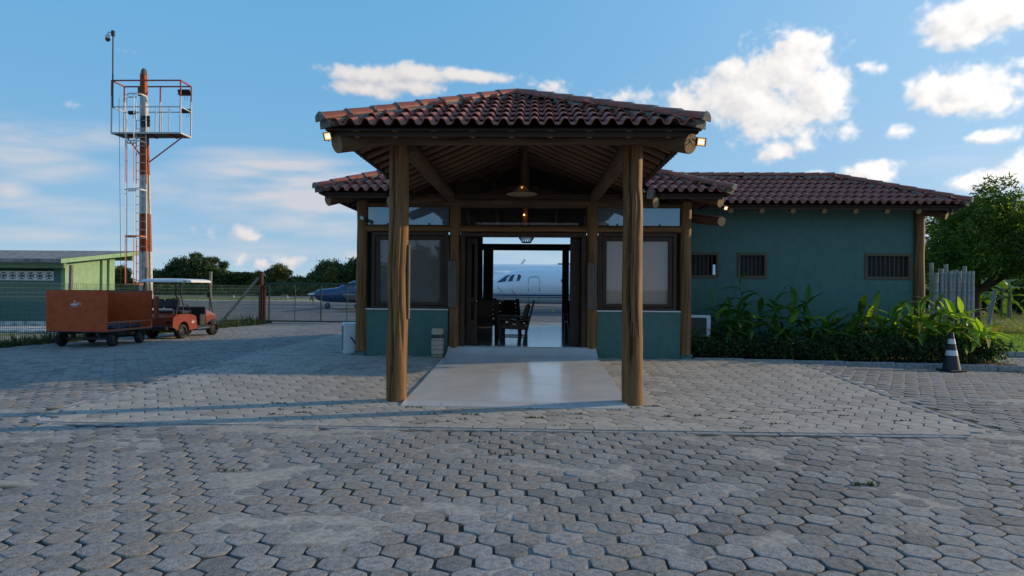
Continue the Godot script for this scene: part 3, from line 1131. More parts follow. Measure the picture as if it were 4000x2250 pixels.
func deck(roof: Node3D, pts: Array, called := "added_lining") -> void:  # dark sheet added under the tiles to keep the light out
	var mb := MB.new()
	var low := []
	for p in pts:
		low.append(p - Vector3.UP * 0.02)
	mb.poly_out(pts, Vector3.UP)
	mb.poly_out(low, Vector3.DOWN)
	for k in pts.size():
		var a: Vector3 = pts[k]
		var b: Vector3 = pts[(k + 1) % pts.size()]
		mb.poly([a, b, b - Vector3.UP * 0.02, a - Vector3.UP * 0.02])
	part(roof, called, mb, M.dark_lining)


var log_seed := 0


func log_part(parent: Node3D, called: String, a: Vector3, b: Vector3, r0: float, r1: float, m: Material, cut_a := false, cut_b := false, sides := 14, cracks := []) -> MeshInstance3D:
	log_seed += 1
	var o := part(parent, called, log_mesh(a, b, r0, r1, log_seed, sides, cracks), m)
	# pale sawn ends
	for e in [[cut_a, a, (a - b).normalized(), r0], [cut_b, b, (b - a).normalized(), r1]]:
		if e[0]:
			var mb := MB.new()
			var t: Vector3 = e[2]
			var x := (Vector3.UP if abs(t.y) < 0.9 else Vector3.RIGHT).cross(t).normalized()
			var y := t.cross(x)
			for k in 16:
				var a0 := TAU * k / 16
				var a1 := TAU * (k + 1) / 16
				var c: Vector3 = e[1] + t * 0.004
				mb.poly_out([c, c + (x * cos(a0) + y * sin(a0)) * e[3] * 0.97, c + (x * cos(a1) + y * sin(a1)) * e[3] * 0.97], t)
			part(o if parent.get_parent() == self else parent, "sawn_end", mb, M.log_end)
	return o


func P(x: float, y: float, d: float) -> Vector3:
	return Vector3(x, y, -d)


const CAN_HW := 2.28
const CAN_D := 8.3
const CAN_Y := 3.49
const HALL_HW := 3.93
const HALL_D0 := 13.04
const HALL_D1 := 21.9
const HALL_Y := 3.37
const WING_D := 14.7
const WING_HW := 1.97
const WING_X := 9.35
const FLOOR_Y := 0.375


func terminal() -> void:
	tile_shape = tile_mesh(1)
	var t := thing("terminal_building", "teal single storey terminal with log posts and clay tile roofs", "building")
	roofs(t)
	timber(t)
	walls(t)


func roofs(t: Node3D) -> void:
	# --- porch roof, hipped in front, running back into the hall roof
	var porch := Node3D.new()
	porch.name = "porch_roof"
	porch.position.x = -0.05
	t.add_child(porch)
	var front_keep := func(u: float, r: float) -> bool: return r < CAN_HW and u > r + 0.02 and u < 2 * CAN_HW - r - 0.02
	slope(porch, P(-CAN_HW, CAN_Y, CAN_D), Vector3.RIGHT, Vector3.FORWARD, 2 * CAN_HW, CAN_HW, front_keep, true, func(_u, _r): return true, 300)
	var side_keep := func(u: float, r: float) -> bool: return r < CAN_HW and u > r and u < 5.03 + r
	for s in [-1.0, 1.0]:
		slope(porch, P(s * CAN_HW, CAN_Y, CAN_D), Vector3.FORWARD, Vector3(-s, 0, 0), 7.6, CAN_HW, side_keep, false, func(_u, _r): return false, 0)
	var apex := P(0, CAN_Y + CAN_HW * PITCH, CAN_D + CAN_HW)
	var lift := Vector3.UP * 0.07
	for s in [-1.0, 1.0]:
		ridge(porch, P(s * CAN_HW, CAN_Y, CAN_D) + lift + P(s * 0.02, 0, -0.02), apex + lift)
	ridge(porch, P(0, apex.y, 15.6) + lift, apex + lift)
	var e := Vector3.DOWN * 0.005
	deck(porch, [P(-CAN_HW, CAN_Y, CAN_D) + e, P(CAN_HW, CAN_Y, CAN_D) + e, apex + e])
	for s in [-1.0, 1.0]:
		deck(porch, [P(s * CAN_HW, CAN_Y, CAN_D) + e, P(s * CAN_HW, CAN_Y, 13.33) + e, P(0, apex.y, 15.6) + e, apex + e])
	# fascia boards
	for q in [[P(-CAN_HW + 0.08, 3.455, CAN_D + 0.10), P(CAN_HW - 0.08, 3.455, CAN_D + 0.10)], [P(-CAN_HW + 0.1, 3.455, CAN_D + 0.12), P(-CAN_HW + 0.1, 3.455, 13.2)], [P(CAN_HW - 0.1, 3.455, CAN_D + 0.12), P(CAN_HW - 0.1, 3.455, 13.2)]]:
		var mb := MB.new()
		mb.bar(q[0], q[1], 0.03, 0.085, 0.004)
		part(porch, "fascia", mb, M.frame_wood)
	# rafters: round poles under the slopes
	var rr := 0.055
	for s in [-1.0, 1.0]:
		for k in 18:
			var d: float = CAN_D + 0.35 + k * 0.40
			var top_run: float = minf(CAN_HW, d - CAN_D)
			var low_run: float = maxf(0.12, d - 13.3)
			var a := P(s * (CAN_HW - low_run), CAN_Y + low_run * PITCH - 0.085, d)
			var b := P(s * (CAN_HW - top_run + 0.04), CAN_Y + (top_run - 0.04) * PITCH - 0.085, d)
			if a.distance_to(b) > 0.3:
				log_part(porch, "rafter", a, b, rr, rr * 0.92, M.rafter_wood, false, false, 10)
	for k in range(-4, 5):
		var x := k * 0.48
		var run := CAN_HW - absf(x)
		log_part(porch, "rafter", P(x, CAN_Y + 0.1 * PITCH - 0.085, CAN_D + 0.1), P(x, CAN_Y + run * PITCH - 0.085, CAN_D + run), rr, rr * 0.92, M.rafter_wood, true, false, 10)

	# --- hall roof
	var hall := Node3D.new()
	hall.name = "hall_roof"
	t.add_child(hall)
	var wing_over := func(x: float, d: float) -> bool: return x > 0 and d > WING_D and d < WING_D + 2 * WING_HW and (HALL_HW - x) < WING_HW - absf(d - WING_D - WING_HW)
	var hall_front := func(u: float, r: float) -> bool:
		var x := u - HALL_HW
		if r > HALL_HW or absf(x) > HALL_HW - r - 0.02 or wing_over.call(x, HALL_D0 + r):
			return false
		return absf(x) > CAN_HW + 0.27 - r or r > 0.27 + CAN_HW - absf(x)
	slope(hall, P(-HALL_HW, HALL_Y, HALL_D0), Vector3.RIGHT, Vector3.FORWARD, 2 * HALL_HW, HALL_HW, hall_front, true, func(u, r): return absf(u - HALL_HW) > 1.9 and r < 1.5, 80)
	var depth := HALL_D1 - HALL_D0
	for s in [-1.0, 1.0]:
		slope(hall, P(s * HALL_HW, HALL_Y, HALL_D0), Vector3.FORWARD, Vector3(-s, 0, 0), depth, HALL_HW, func(u, r): return r < HALL_HW and u > r and u < depth - r and not wing_over.call(s * (HALL_HW - r), HALL_D0 + u), false, func(_u, _r): return false, 0)
	slope(hall, P(-HALL_HW, HALL_Y, HALL_D1), Vector3.RIGHT, Vector3.BACK, 2 * HALL_HW, HALL_HW, func(u, r): return r < HALL_HW and u > r and u < 2 * HALL_HW - r, false, func(_u, _r): return false, 0)
	var ha := P(0, HALL_Y + HALL_HW * PITCH, HALL_D0 + HALL_HW)
	var hb := P(0, HALL_Y + HALL_HW * PITCH, HALL_D1 - HALL_HW)
	for s in [-1.0, 1.0]:
		ridge(hall, P(s * (HALL_HW + 0.02), HALL_Y, HALL_D0 - 0.02) + lift, ha + lift)
		ridge(hall, P(s * HALL_HW, HALL_Y, HALL_D1) + lift, hb + lift)
	ridge(hall, hb + lift, ha + lift)
	for s in [-1.0, 1.0]:
		deck(hall, [P(s * HALL_HW, HALL_Y, HALL_D0) + e, P(s * 2.6, HALL_Y, HALL_D0) + e, P(0, HALL_Y + 2.6 * PITCH, HALL_D0 + 2.6) + e, ha + e])
	for s in [-1.0, 1.0]:
		deck(hall, [P(s * HALL_HW, HALL_Y, HALL_D0) + e, P(s * HALL_HW, HALL_Y, HALL_D1) + e, hb + e, ha + e])
	deck(hall, [P(-HALL_HW, HALL_Y, HALL_D1) + e, P(HALL_HW, HALL_Y, HALL_D1) + e, hb + e])
	for q in [[P(-HALL_HW + 0.1, 3.325, HALL_D0 + 0.1), P(HALL_HW - 0.1, 3.325, HALL_D0 + 0.1)], [P(-HALL_HW + 0.12, 3.325, HALL_D0 + 0.13), P(-HALL_HW + 0.12, 3.325, HALL_D1 - 0.1)], [P(HALL_HW - 0.12, 3.325, HALL_D0 + 0.13), P(HALL_HW - 0.12, 3.325, WING_D)]]:
		var mb := MB.new()
		mb.bar(q[0], q[1], 0.03, 0.085, 0.004)
		part(hall, "fascia", mb, M.frame_wood)
	for s in [-1.0, 1.0]:
		for k in 18:
			var d: float = HALL_D0 + 0.4 + k * 0.47
			var run: float = minf(HALL_HW, minf(d - HALL_D0, HALL_D1 - d))
			if run > 0.4:
				log_part(hall, "rafter", P(s * (HALL_HW - 0.14), HALL_Y + 0.14 * PITCH - 0.085, d), P(s * (HALL_HW - run + 0.04), HALL_Y + (run - 0.04) * PITCH - 0.085, d), rr, rr, M.rafter_wood, false, false, 8)
		for k in [-3, -2, -1, 0, 1, 2, 3]:
			var x: float = k * 0.9
			var run := HALL_HW - absf(x)
			if s < 0 or absf(x) > 2.4:
				var dd: float = HALL_D0 + 0.1 if s > 0 else HALL_D1 - 0.1
				log_part(hall, "rafter", P(x, HALL_Y + 0.1 * PITCH - 0.085, dd), P(x, HALL_Y + run * PITCH - 0.085, dd + s * (run - 0.1)), rr, rr, M.rafter_wood, true, false, 8)

	# --- wing roof
	var wing := Node3D.new()
	wing.name = "wing_roof"
	t.add_child(wing)
	var wx0 := 0.6
	var wing_keep := func(u: float, r: float) -> bool:
		var x := wx0 + u
		return r < WING_HW and x < WING_X - r - 0.02 and x > HALL_HW - r
	slope(wing, P(wx0, HALL_Y, WING_D), Vector3.RIGHT, Vector3.FORWARD, WING_X - wx0, WING_HW, wing_keep, true, func(_u, _r): return true, 230)
	slope(wing, P(wx0, HALL_Y, WING_D + 2 * WING_HW), Vector3.RIGHT, Vector3.BACK, WING_X - wx0, WING_HW, wing_keep, false, func(_u, _r): return false, 0)
	slope(wing, P(WING_X, HALL_Y, WING_D), Vector3.FORWARD, Vector3.LEFT, 2 * WING_HW, WING_HW, func(u, r): return u > r and u < 2 * WING_HW - r, false, func(_u, _r): return false, 0)
	var wa := P(WING_X - WING_HW, HALL_Y + WING_HW * PITCH, WING_D + WING_HW)
	ridge(wing, P(WING_X + 0.02, HALL_Y, WING_D - 0.02) + lift, wa + lift)
	ridge(wing, P(WING_X, HALL_Y, WING_D + 2 * WING_HW) + lift, wa + lift)
	ridge(wing, wa + lift, P(HALL_HW - WING_HW + 0.05, wa.y, WING_D + WING_HW) + lift)
	deck(wing, [P(HALL_HW, HALL_Y, WING_D) + e, P(WING_X, HALL_Y, WING_D) + e, wa + e, P(HALL_HW - WING_HW, wa.y, WING_D + WING_HW) + e])
	deck(wing, [P(HALL_HW, HALL_Y, WING_D + 2 * WING_HW) + e, P(WING_X, HALL_Y, WING_D + 2 * WING_HW) + e, wa + e, P(HALL_HW - WING_HW, wa.y, WING_D + WING_HW) + e])
	deck(wing, [P(WING_X, HALL_Y, WING_D) + e, P(WING_X, HALL_Y, WING_D + 2 * WING_HW) + e, wa + e])
	for q in [[P(HALL_HW + 0.02, 3.325, WING_D + 0.1), P(WING_X - 0.1, 3.325, WING_D + 0.1)], [P(WING_X - 0.1, 3.325, WING_D + 0.12), P(WING_X - 0.1, 3.325, WING_D + 2 * WING_HW - 0.1)]]:
		var mb := MB.new()
		mb.bar(q[0], q[1], 0.03, 0.085, 0.004)
		part(wing, "fascia", mb, M.frame_wood)
	for k in 7:
		var x := 4.45 + k * 0.66
		log_part(wing, "rafter", P(x, HALL_Y + 0.12 * PITCH - 0.165, WING_D + 0.1), P(x, HALL_Y + 1.0 * PITCH - 0.165, WING_D + 1.0), 0.055, 0.055, M.rafter_wood, true, false, 10)


func timber(t: Node3D) -> void:
	# porch posts with long drying cracks
	log_part(t, "porch_post", P(-1.60, 0.0, 9.16), P(-1.59, 3.56, 9.16), 0.139, 0.128, M.post_wood, false, false, 72, [[-0.45, 0.05, 0.0, 1.0], [0.5, 0.012, 0.25, 0.75], [-1.1, 0.012, 0.1, 0.6]])
	log_part(t, "porch_post", P(1.56, 0.0, 9.12), P(1.55, 3.56, 9.16), 0.142, 0.126, M.post_wood, false, false, 72, [[-0.5, 0.045, 0.15, 1.0], [0.3, 0.014, 0.3, 0.9], [-0.2, 0.012, 0.0, 0.7]])
	# front beam, hip logs, wall plates, tie beam, king post, ridge pole
	log_part(t, "beam", P(-1.78, 3.515, 9.0), P(1.78, 3.515, 9.0), 0.08, 0.082, M.beam_wood, false, false, 32, [[3.0, 0.012, 0.2, 0.7]])
	for s in [-1.0, 1.0]:
		log_part(t, "hip_log", P(s * 2.19 - 0.04, 3.335, 8.44), P(s * 0.3, 3.335 + 1.95 * 0.41, 10.42), 0.128, 0.11, M.beam_wood, true, false, 20)
		log_part(t, "wall_plate", P(s * 1.5, 3.44, 9.1), P(s * 1.39, 3.33, 13.6), 0.115, 0.105, M.beam_wood, false, false, 18)
		log_part(t, "hip_log", P(s * 3.8, 3.24, 13.2), P(s * 2.2, 3.93, 14.88), 0.11, 0.10, M.beam_wood, true, false, 16)
		log_part(t, "valley_log", P(s * 2.46, 3.14, 12.62), P(s * 1.5, 3.36, 13.58), 0.10, 0.10, M.beam_wood, true, false, 16)
	log_part(t, "outrigger", P(3.86, 2.88, 13.35), P(3.3, 3.1, 14.6), 0.095, 0.095, M.beam_wood, true, false, 16)
	log_part(t, "hip_log", P(9.1, 3.2, 14.98), P(8.05, 3.63, 16.0), 0.10, 0.10, M.beam_wood, true, false, 16)
	log_part(t, "tie_beam", P(-2.1, 3.27, 13.52), P(2.1, 3.27, 13.52), 0.085, 0.085, M.beam_wood, false, false, 16)
	log_part(t, "king_post", P(0.04, 3.33, 13.5), P(0.04, 4.33, 13.5), 0.1, 0.095, M.beam_wood, false, false, 14)
	log_part(t, "ridge_pole", P(0, 4.33, 10.6), P(0, 4.33, 15.5), 0.075, 0.075, M.beam_wood, false, false, 10)
	log_part(t, "king_post", P(0.02, 2.85, 16.2), P(0.02, 4.7, 16.2), 0.085, 0.08, M.beam_wood, false, false, 12)
	# facade posts and the lintel log
	for q in [[-3.27, 0.26, 0.115], [-1.37, 0.30, 0.118], [1.40, 0.30, 0.118], [3.27, 0.24, 0.115]]:
		log_part(t, "facade_post", P(q[0], q[1], 13.78), P(q[0], 3.3, 13.78), q[2], q[2] * 0.9, M.post_wood, false, false, 36, [[1.4 + q[0] * 0.2, 0.012, 0.1, 0.8]])
	for q in [[-3.2, -1.45], [-1.3, 1.32], [1.48, 3.2]]:
		log_part(t, "lintel", P(q[0], 2.745, 13.8), P(q[1], 2.75, 13.8), 0.072, 0.07, M.post_wood, false, false, 20)
		log_part(t, "top_plate", P(q[0], 3.24, 13.82), P(q[1], 3.24, 13.82), 0.065, 0.065, M.beam_wood, false, false, 12)
	log_part(t, "facade_post", P(8.73, 0.02, 15.35), P(8.73, 3.28, 15.35), 0.122, 0.10, M.post_wood, false, false, 24, [])
	for q in [[-3.27, 20.95], [3.27, 20.95]]:
		log_part(t, "facade_post", P(q[0], 0.2, q[1]), P(q[0], 3.3, q[1]), 0.11, 0.10, M.post_wood, false, false, 14, [])
	# grey planks hung on the inner posts by a wire, and one on the porch post
	for q in [[-1.395, 1.16, 2.09, 13.60], [1.385, 1.14, 2.07, 13.60]]:
		var mb := MB.new()
		mb.span(q[0] - 0.085, q[0] + 0.085, q[1], q[2], q[3] + 0.02, q[3] - 0.02, 0.006)
		var o := part(t, "hanging_plank", mb, M.grey_wood)
		var wb := MB.new()
		wb.tube([P(q[0], q[2], q[3]), P(q[0] + 0.03, q[2] + 0.1, q[3] + 0.03), P(q[0] + 0.005, q[2] + 0.24, q[3] + 0.07)], [0.006, 0.006, 0.006], 5)
		part(o, "hanging_wire", wb, M.black)
	var pb := MB.new()
	pb.span(-1.462, -1.437, 1.12, 2.12, 9.2, 9.11, 0.004)
	part(t, "side_plank", pb, M.grey_wood)


func window_unit(t: Node3D, x0: float, x1: float, blind: Material) -> void:
	var w := Node3D.new()
	w.name = numbered("window", t)
	t.add_child(w)
	var y0 := 1.135
	var y1 := 2.675
	var fr := MB.new()
	fr.span(x0, x0 + 0.07, y0, y1, 13.72, 13.88, 0.006)
	fr.span(x1 - 0.07, x1, y0, y1, 13.72, 13.88, 0.006)
	fr.span(x0 + 0.07, x1 - 0.07, y1 - 0.07, y1, 13.72, 13.88, 0.006)
	fr.span(x0 + 0.07, x1 - 0.07, y0, y0 + 0.05, 13.72, 13.88, 0.006)
	part(w, "frame", fr, M.frame_wood)
	var sa := MB.new()
	sa.span(x0 + 0.075, x0 + 0.16, y0 + 0.055, y1 - 0.075, 13.75, 13.82, 0.006)
	sa.span(x1 - 0.16, x1 - 0.075, y0 + 0.055, y1 - 0.075, 13.75, 13.82, 0.006)
	sa.span(x0 + 0.16, x1 - 0.16, y1 - 0.16, y1 - 0.075, 13.752, 13.818, 0.006)
	sa.span(x0 + 0.16, x1 - 0.16, y0 + 0.055, y0 + 0.12, 13.752, 13.818, 0.006)
	part(w, "sash", sa, M.frame_wood)
	var gl := MB.new()
	gl.poly_out([P(x0 + 0.15, y0 + 0.1, 13.785), P(x1 - 0.15, y0 + 0.1, 13.785), P(x1 - 0.15, y1 - 0.14, 13.785), P(x0 + 0.15, y1 - 0.14, 13.785)], Vector3.BACK)
	part(w, "glass", gl, M.pane)
	# a woven roller blind just behind the glass
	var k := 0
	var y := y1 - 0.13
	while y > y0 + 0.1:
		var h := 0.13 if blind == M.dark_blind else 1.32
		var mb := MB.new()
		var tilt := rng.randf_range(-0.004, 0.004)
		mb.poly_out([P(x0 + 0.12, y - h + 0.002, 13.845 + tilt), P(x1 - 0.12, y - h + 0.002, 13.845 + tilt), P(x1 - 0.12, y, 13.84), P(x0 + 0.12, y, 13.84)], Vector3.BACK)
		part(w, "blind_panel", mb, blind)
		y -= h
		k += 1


func small_window(t: Node3D, x0: float, x1: float, bars: int, open_right: bool) -> void:
	var w := Node3D.new()
	w.name = numbered("barred_window", t)
	t.add_child(w)
	var y0 := 1.82
	var y1 := 2.39
	var fr := MB.new()
	var b := 0.058
	for q in [[[x0, y0], [x1, y0], [x1 - b, y0 + b], [x0 + b, y0 + b]], [[x1, y0], [x1, y1], [x1 - b, y1 - b], [x1 - b, y0 + b]], [[x1, y1], [x0, y1], [x0 + b, y1 - b], [x1 - b, y1 - b]], [[x0, y1], [x0, y0], [x0 + b, y0 + b], [x0 + b, y1 - b]]]:
		var bar := MB.new()
		var f := []
		var k := []
		for p in q:
			f.append(P(p[0], p[1], 15.375))
			k.append(P(p[0], p[1], 15.47))
		bar.poly_out(f, Vector3.BACK)
		var mid := Vector3()
		for p in f:
			mid += p / 4.0
		for i in 4:
			var edge_mid: Vector3 = (f[i] + f[(i + 1) % 4]) * 0.5
			bar.poly_out([f[i], f[(i + 1) % 4], k[(i + 1) % 4], k[i]], edge_mid - mid)
		part(w, "frame_rail", bar, M.window_wood)
	for k in bars:
		var x: float = lerp(x0 + b, x1 - b, (k + 1.0) / (bars + 1.0))
		var mb := MB.new()
		mb.span(x - 0.008, x + 0.008, y0 + b, y1 - b, 15.41, 15.425, 0.002)
		part(w, "bar", mb, M.window_wood)
	var gl := MB.new()
	gl.span(x0 + b, x1 - b - (0.13 if open_right else 0.0), y0 + b, y1 - b, 15.46, 15.475)
	part(w, "dark_pane", gl, M.dim_glass)


func walls(t: Node3D) -> void:
	# --- wing walls, pierced by three barred windows
	var wins := [[3.70, 4.36], [4.77, 5.42], [7.57, 8.57]]
	var mb := MB.new()
	mb.span(3.2, 8.76, 0.0, 1.82, 15.4, 15.55)
	mb.span(3.2, 8.76, 2.39, 3.42, 15.4, 15.55)
	var x := 3.2
	for w in wins:
		mb.span(x, w[0], 1.82, 2.39, 15.4, 15.55)
		x = w[1]
	mb.span(x, 8.76, 1.82, 2.39, 15.4, 15.55)
	part(t, "wing_wall", mb, M.teal_wall)
	mb = MB.new()
	mb.span(3.45, 8.76, 0.0, 1.95, 17.85, 18.0)
	mb.span(3.45, 8.76, 2.22, 3.42, 17.85, 18.0)
	mb.span(3.45, 4.86, 1.95, 2.22, 17.85, 18.0)
	mb.span(4.99, 8.76, 1.95, 2.22, 17.85, 18.0)
	part(t, "wing_wall", mb, M.teal_wall)
	mb = MB.new()
	mb.span(8.61, 8.76, 0.0, 3.42, 15.55, 17.85)
	part(t, "wing_wall", mb, M.teal_wall)
	small_window(t, 3.70, 4.36, 5, true)
	small_window(t, 4.77, 5.42, 5, false)
	small_window(t, 7.57, 8.57, 8, false)
	# --- front dwarf walls with white sills
	for s in [-1.0, 1.0]:
		mb = MB.new()
		mb.span(s * 1.5, s * 3.18, 0.0, 1.095, 13.74, 13.92, 0.0)
		mb.span(s * 3.18, s * 3.4, 0.0, 0.26, 13.7, 13.92)
		part(t, "dwarf_wall", mb, M.teal_wall)
		mb = MB.new()
		mb.span(s * 1.49, s * 3.17, 1.097, 1.125, 13.71, 13.93, 0.004)
		part(t, "sill", mb, M.sill)
		# side walls of the hall
		mb = MB.new()
		mb.span(s * 3.20, s * 3.34, 0.0, 3.3, 13.93, 20.85)
		part(t, "hall_wall", mb, M.teal_wall)
		# clerestory panes above the lintel
		mb = MB.new()
		mb.poly_out([P(s * 1.5, 2.83, 13.8), P(s * 3.15, 2.83, 13.8), P(s * 3.15, 3.2, 13.8), P(s * 1.5, 3.2, 13.8)], Vector3.BACK)
		part(t, "clerestory_pane", mb, M.film_pane)
		for cx in [1.9, 2.75]:
			var cb := MB.new()
			cb.box(P(s * cx, 2.845, 13.79), Vector3(0.03, 0.035, 0.03), Basis(), 0.006)
			part(t, "glass_clip", cb, M.black)
	mb = MB.new()
	mb.poly_out([P(-1.27, 2.84, 13.82), P(1.29, 2.84, 13.82), P(1.29, 3.19, 13.82), P(-1.27, 3.19, 13.82)], Vector3.BACK)
	part(t, "transom_pane", mb, M.clear_pane)
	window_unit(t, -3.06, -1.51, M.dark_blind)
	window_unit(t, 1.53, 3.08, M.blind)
	# --- low boards on the tie beam
	for k in 8:
		var bx0 := -1.3 + k * 0.325
		var gb := MB.new()
		gb.span(bx0, bx0 + 0.318, 3.33, 3.33 + 0.28 * (1.0 - absf(bx0 + 0.16) / 1.45), 13.54, 13.56)
		part(t, "gable_board", gb, M.frame_wood)
	# --- doorway
	mb = MB.new()
	mb.span(-1.25, -1.17, FLOOR_Y, 2.67, 13.72, 13.92, 0.006)
	mb.span(1.19, 1.28, FLOOR_Y, 2.67, 13.72, 13.92, 0.006)
	mb.span(-1.17, 1.19, 2.59, 2.67, 13.722, 13.918, 0.006)
	part(t, "door_frame", mb, M.frame_wood)
	for s in [-1.0, 1.0]:
		# folded-back door leaves
		var leaf := Node3D.new()
		leaf.name = numbered("door_leaf", t)
		t.add_child(leaf)
		var lb := MB.new()
		var xa: float = s * (1.15 if s < 0 else 1.17)
		for q in [[0.0, 0.09], [0.16, 0.22]]:
			lb.span(xa - s * q[0], xa - s * q[1], FLOOR_Y + 0.01, 2.58, 13.98, 14.03, 0.004)
		if s > 0:
			lb = MB.new()
			lb.span(xa - 0.2, xa, FLOOR_Y + 0.01, 2.58, 13.98, 14.03, 0.004)
		part(leaf, "stile", lb, M.frame_wood)
		if s < 0:
			var rb := MB.new()
			for yy in [[FLOOR_Y + 0.01, 0.9], [1.25, 1.35], [2.45, 2.58]]:
				rb.span(xa + 0.09, xa + 0.16, yy[0], yy[1], 13.985, 14.025, 0.004)
			part(leaf, "rail", rb, M.frame_wood)
			var kb := MB.new()
			kb.lathe([Vector2(0.0, 0.0), Vector2(0.028, 0.004), Vector2(0.03, 0.03), Vector2(0.0, 0.034)], 12, P(xa + 0.19, 1.28, 13.98), Basis(Vector3.RIGHT, PI / 2))
			part(leaf, "handle", kb, M.chrome)
	# --- rear wall with the doorway to the apron, sidelights and a fanlight
	mb = MB.new()
	mb.span(-3.2, -1.36, FLOOR_Y, 3.2, 20.95, 21.05)
	mb.span(-1.335, -1.03, FLOOR_Y, 2.73, 20.95, 21.05)
	mb.span(1.09, 1.295, FLOOR_Y, 2.73, 20.95, 21.05)
	mb.span(1.33, 3.2, FLOOR_Y, 3.2, 20.95, 21.05)
	mb.span(-1.36, -1.335, FLOOR_Y, 1.25, 20.95, 21.05)
	mb.span(1.295, 1.33, FLOOR_Y, 1.2, 20.95, 21.05)
	mb.span(-1.36, 1.33, 2.73, 2.93, 20.955, 21.045)
	mb.span(-1.36, 1.33, 3.13, 3.25, 20.955, 21.045)
	part(t, "rear_wall", mb, M.frame_wood)
	# --- floor and ramp
	mb = MB.new()
	mb.span(-3.2, 3.2, 0.0, FLOOR_Y, 13.93, 22.3)
	mb.span(-1.49, 1.49, 0.0, FLOOR_Y, 13.7, 13.93)
	part(t, "hall_floor", mb, M.hall_floor)
	mb = MB.new()
	var prof := [[8.76, 0.02, 1.47], [9.02, 0.045, 1.47], [10.2, 0.085, 1.475], [11.4, 0.14, 1.48], [12.4, 0.178, 1.49], [13.25, 0.198, 1.5], [13.4, 0.212, 1.5], [13.5, 0.245, 1.5], [13.6, 0.3, 1.49], [13.68, 0.36, 1.485], [13.72, 0.378, 1.485], [13.9, 0.379, 1.17]]
	for k in prof.size() - 1:
		var a: Array = prof[k]
		var b: Array = prof[k + 1]
		mb.poly_out([P(-a[2], a[1], a[0]), P(a[2], a[1], a[0]), P(b[2], b[1], b[0]), P(-b[2], b[1], b[0])], Vector3.UP)
		for s in [-1.0, 1.0]:
			mb.poly_out([P(s * a[2], a[1], a[0]), P(s * b[2], b[1], b[0]), P(s * b[2], 0, b[0]), P(s * a[2], 0, a[0])], Vector3(s, 0, 0))
	mb.poly_out([P(-1.47, 0.0, 8.76), P(1.47, 0.0, 8.76), P(1.47, 0.02, 8.76), P(-1.47, 0.02, 8.76)], Vector3.BACK)
	part(t, "ramp", mb, M.ramp_paint)

# ------------------------------------------------------------------ fittings on and around the terminal
func floodlight(label: String, at: Vector3, aim: Vector3, lit: bool, size := 0.13) -> void:
	var t := thing("floodlight", label, "floodlight", at)
	var z := -aim.normalized()
	var x := Vector3.UP.cross(z).normalized()
	var b := Basis(x, z.cross(x), z)
	var mb := MB.new()
	mb.box(b * Vector3(0, 0, 0.022), Vector3(size, size * 0.78, 0.03), b, 0.006)
	# rim round the glass
	for q in [[0, 0.5, 1.0, 0.05], [0, -0.5, 1.0, 0.05], [0.5, 0, 0.05, 0.78], [-0.5, 0, 0.05, 0.78]]:
		mb.box(b * Vector3(q[0] * size * 0.95, q[1] * size * 0.73, 0.0), Vector3(q[2] * size, q[3] * size, 0.018), b, 0.002)
	part(t, "housing", mb, M.black)
	mb = MB.new()
	mb.box(b * Vector3(0, 0, 0.002), Vector3(size * 0.5, size * 0.36, 0.004), b)
	part(t, "lamp_glass", mb, M.lamp_on if lit else M.cockpit_glass)
	mb = MB.new()
	mb.box(b * Vector3(0, 0, 0.006), Vector3(size * 0.86, size * 0.64, 0.004), b)
	part(t, "reflector", mb, M.lamp_warm if lit else M.cockpit_glass)
	mb = MB.new()
	mb.tube([b * Vector3(-size * 0.55, 0, 0.02), b * Vector3(-size * 0.55, 0.03, 0.09), b * Vector3(size * 0.55, 0.03, 0.09), b * Vector3(size * 0.55, 0, 0.02)], [0.007], 6)
	part(t, "bracket", mb, M.black)
	mb = MB.new()
	mb.tube([b * Vector3(0, 0, 0.04), b * Vector3(size * 0.5, -size * 0.5, 0.06), b * Vector3(size * 0.7, 0, 0.1), b * Vector3(size * 0.2, size * 0.4, 0.14)], [0.005], 5)
	part(t, "cable", mb, M.black)
	if lit:
		var l := SpotLight3D.new()
		l.name = "floodlight_beam"
		l.light_energy = 0.5
		l.light_color = Color(1.0, 0.78, 0.48)
		l.spot_range = 30.0
		l.spot_angle = 55.0
		l.spot_attenuation = 2.0
		l.light_size = size * 0.5
		l.shadow_enabled = true
		t.add_child(l)
		l.look_at_from_position(at + aim.normalized() * 0.02, at + aim * 2.0, Vector3.UP)


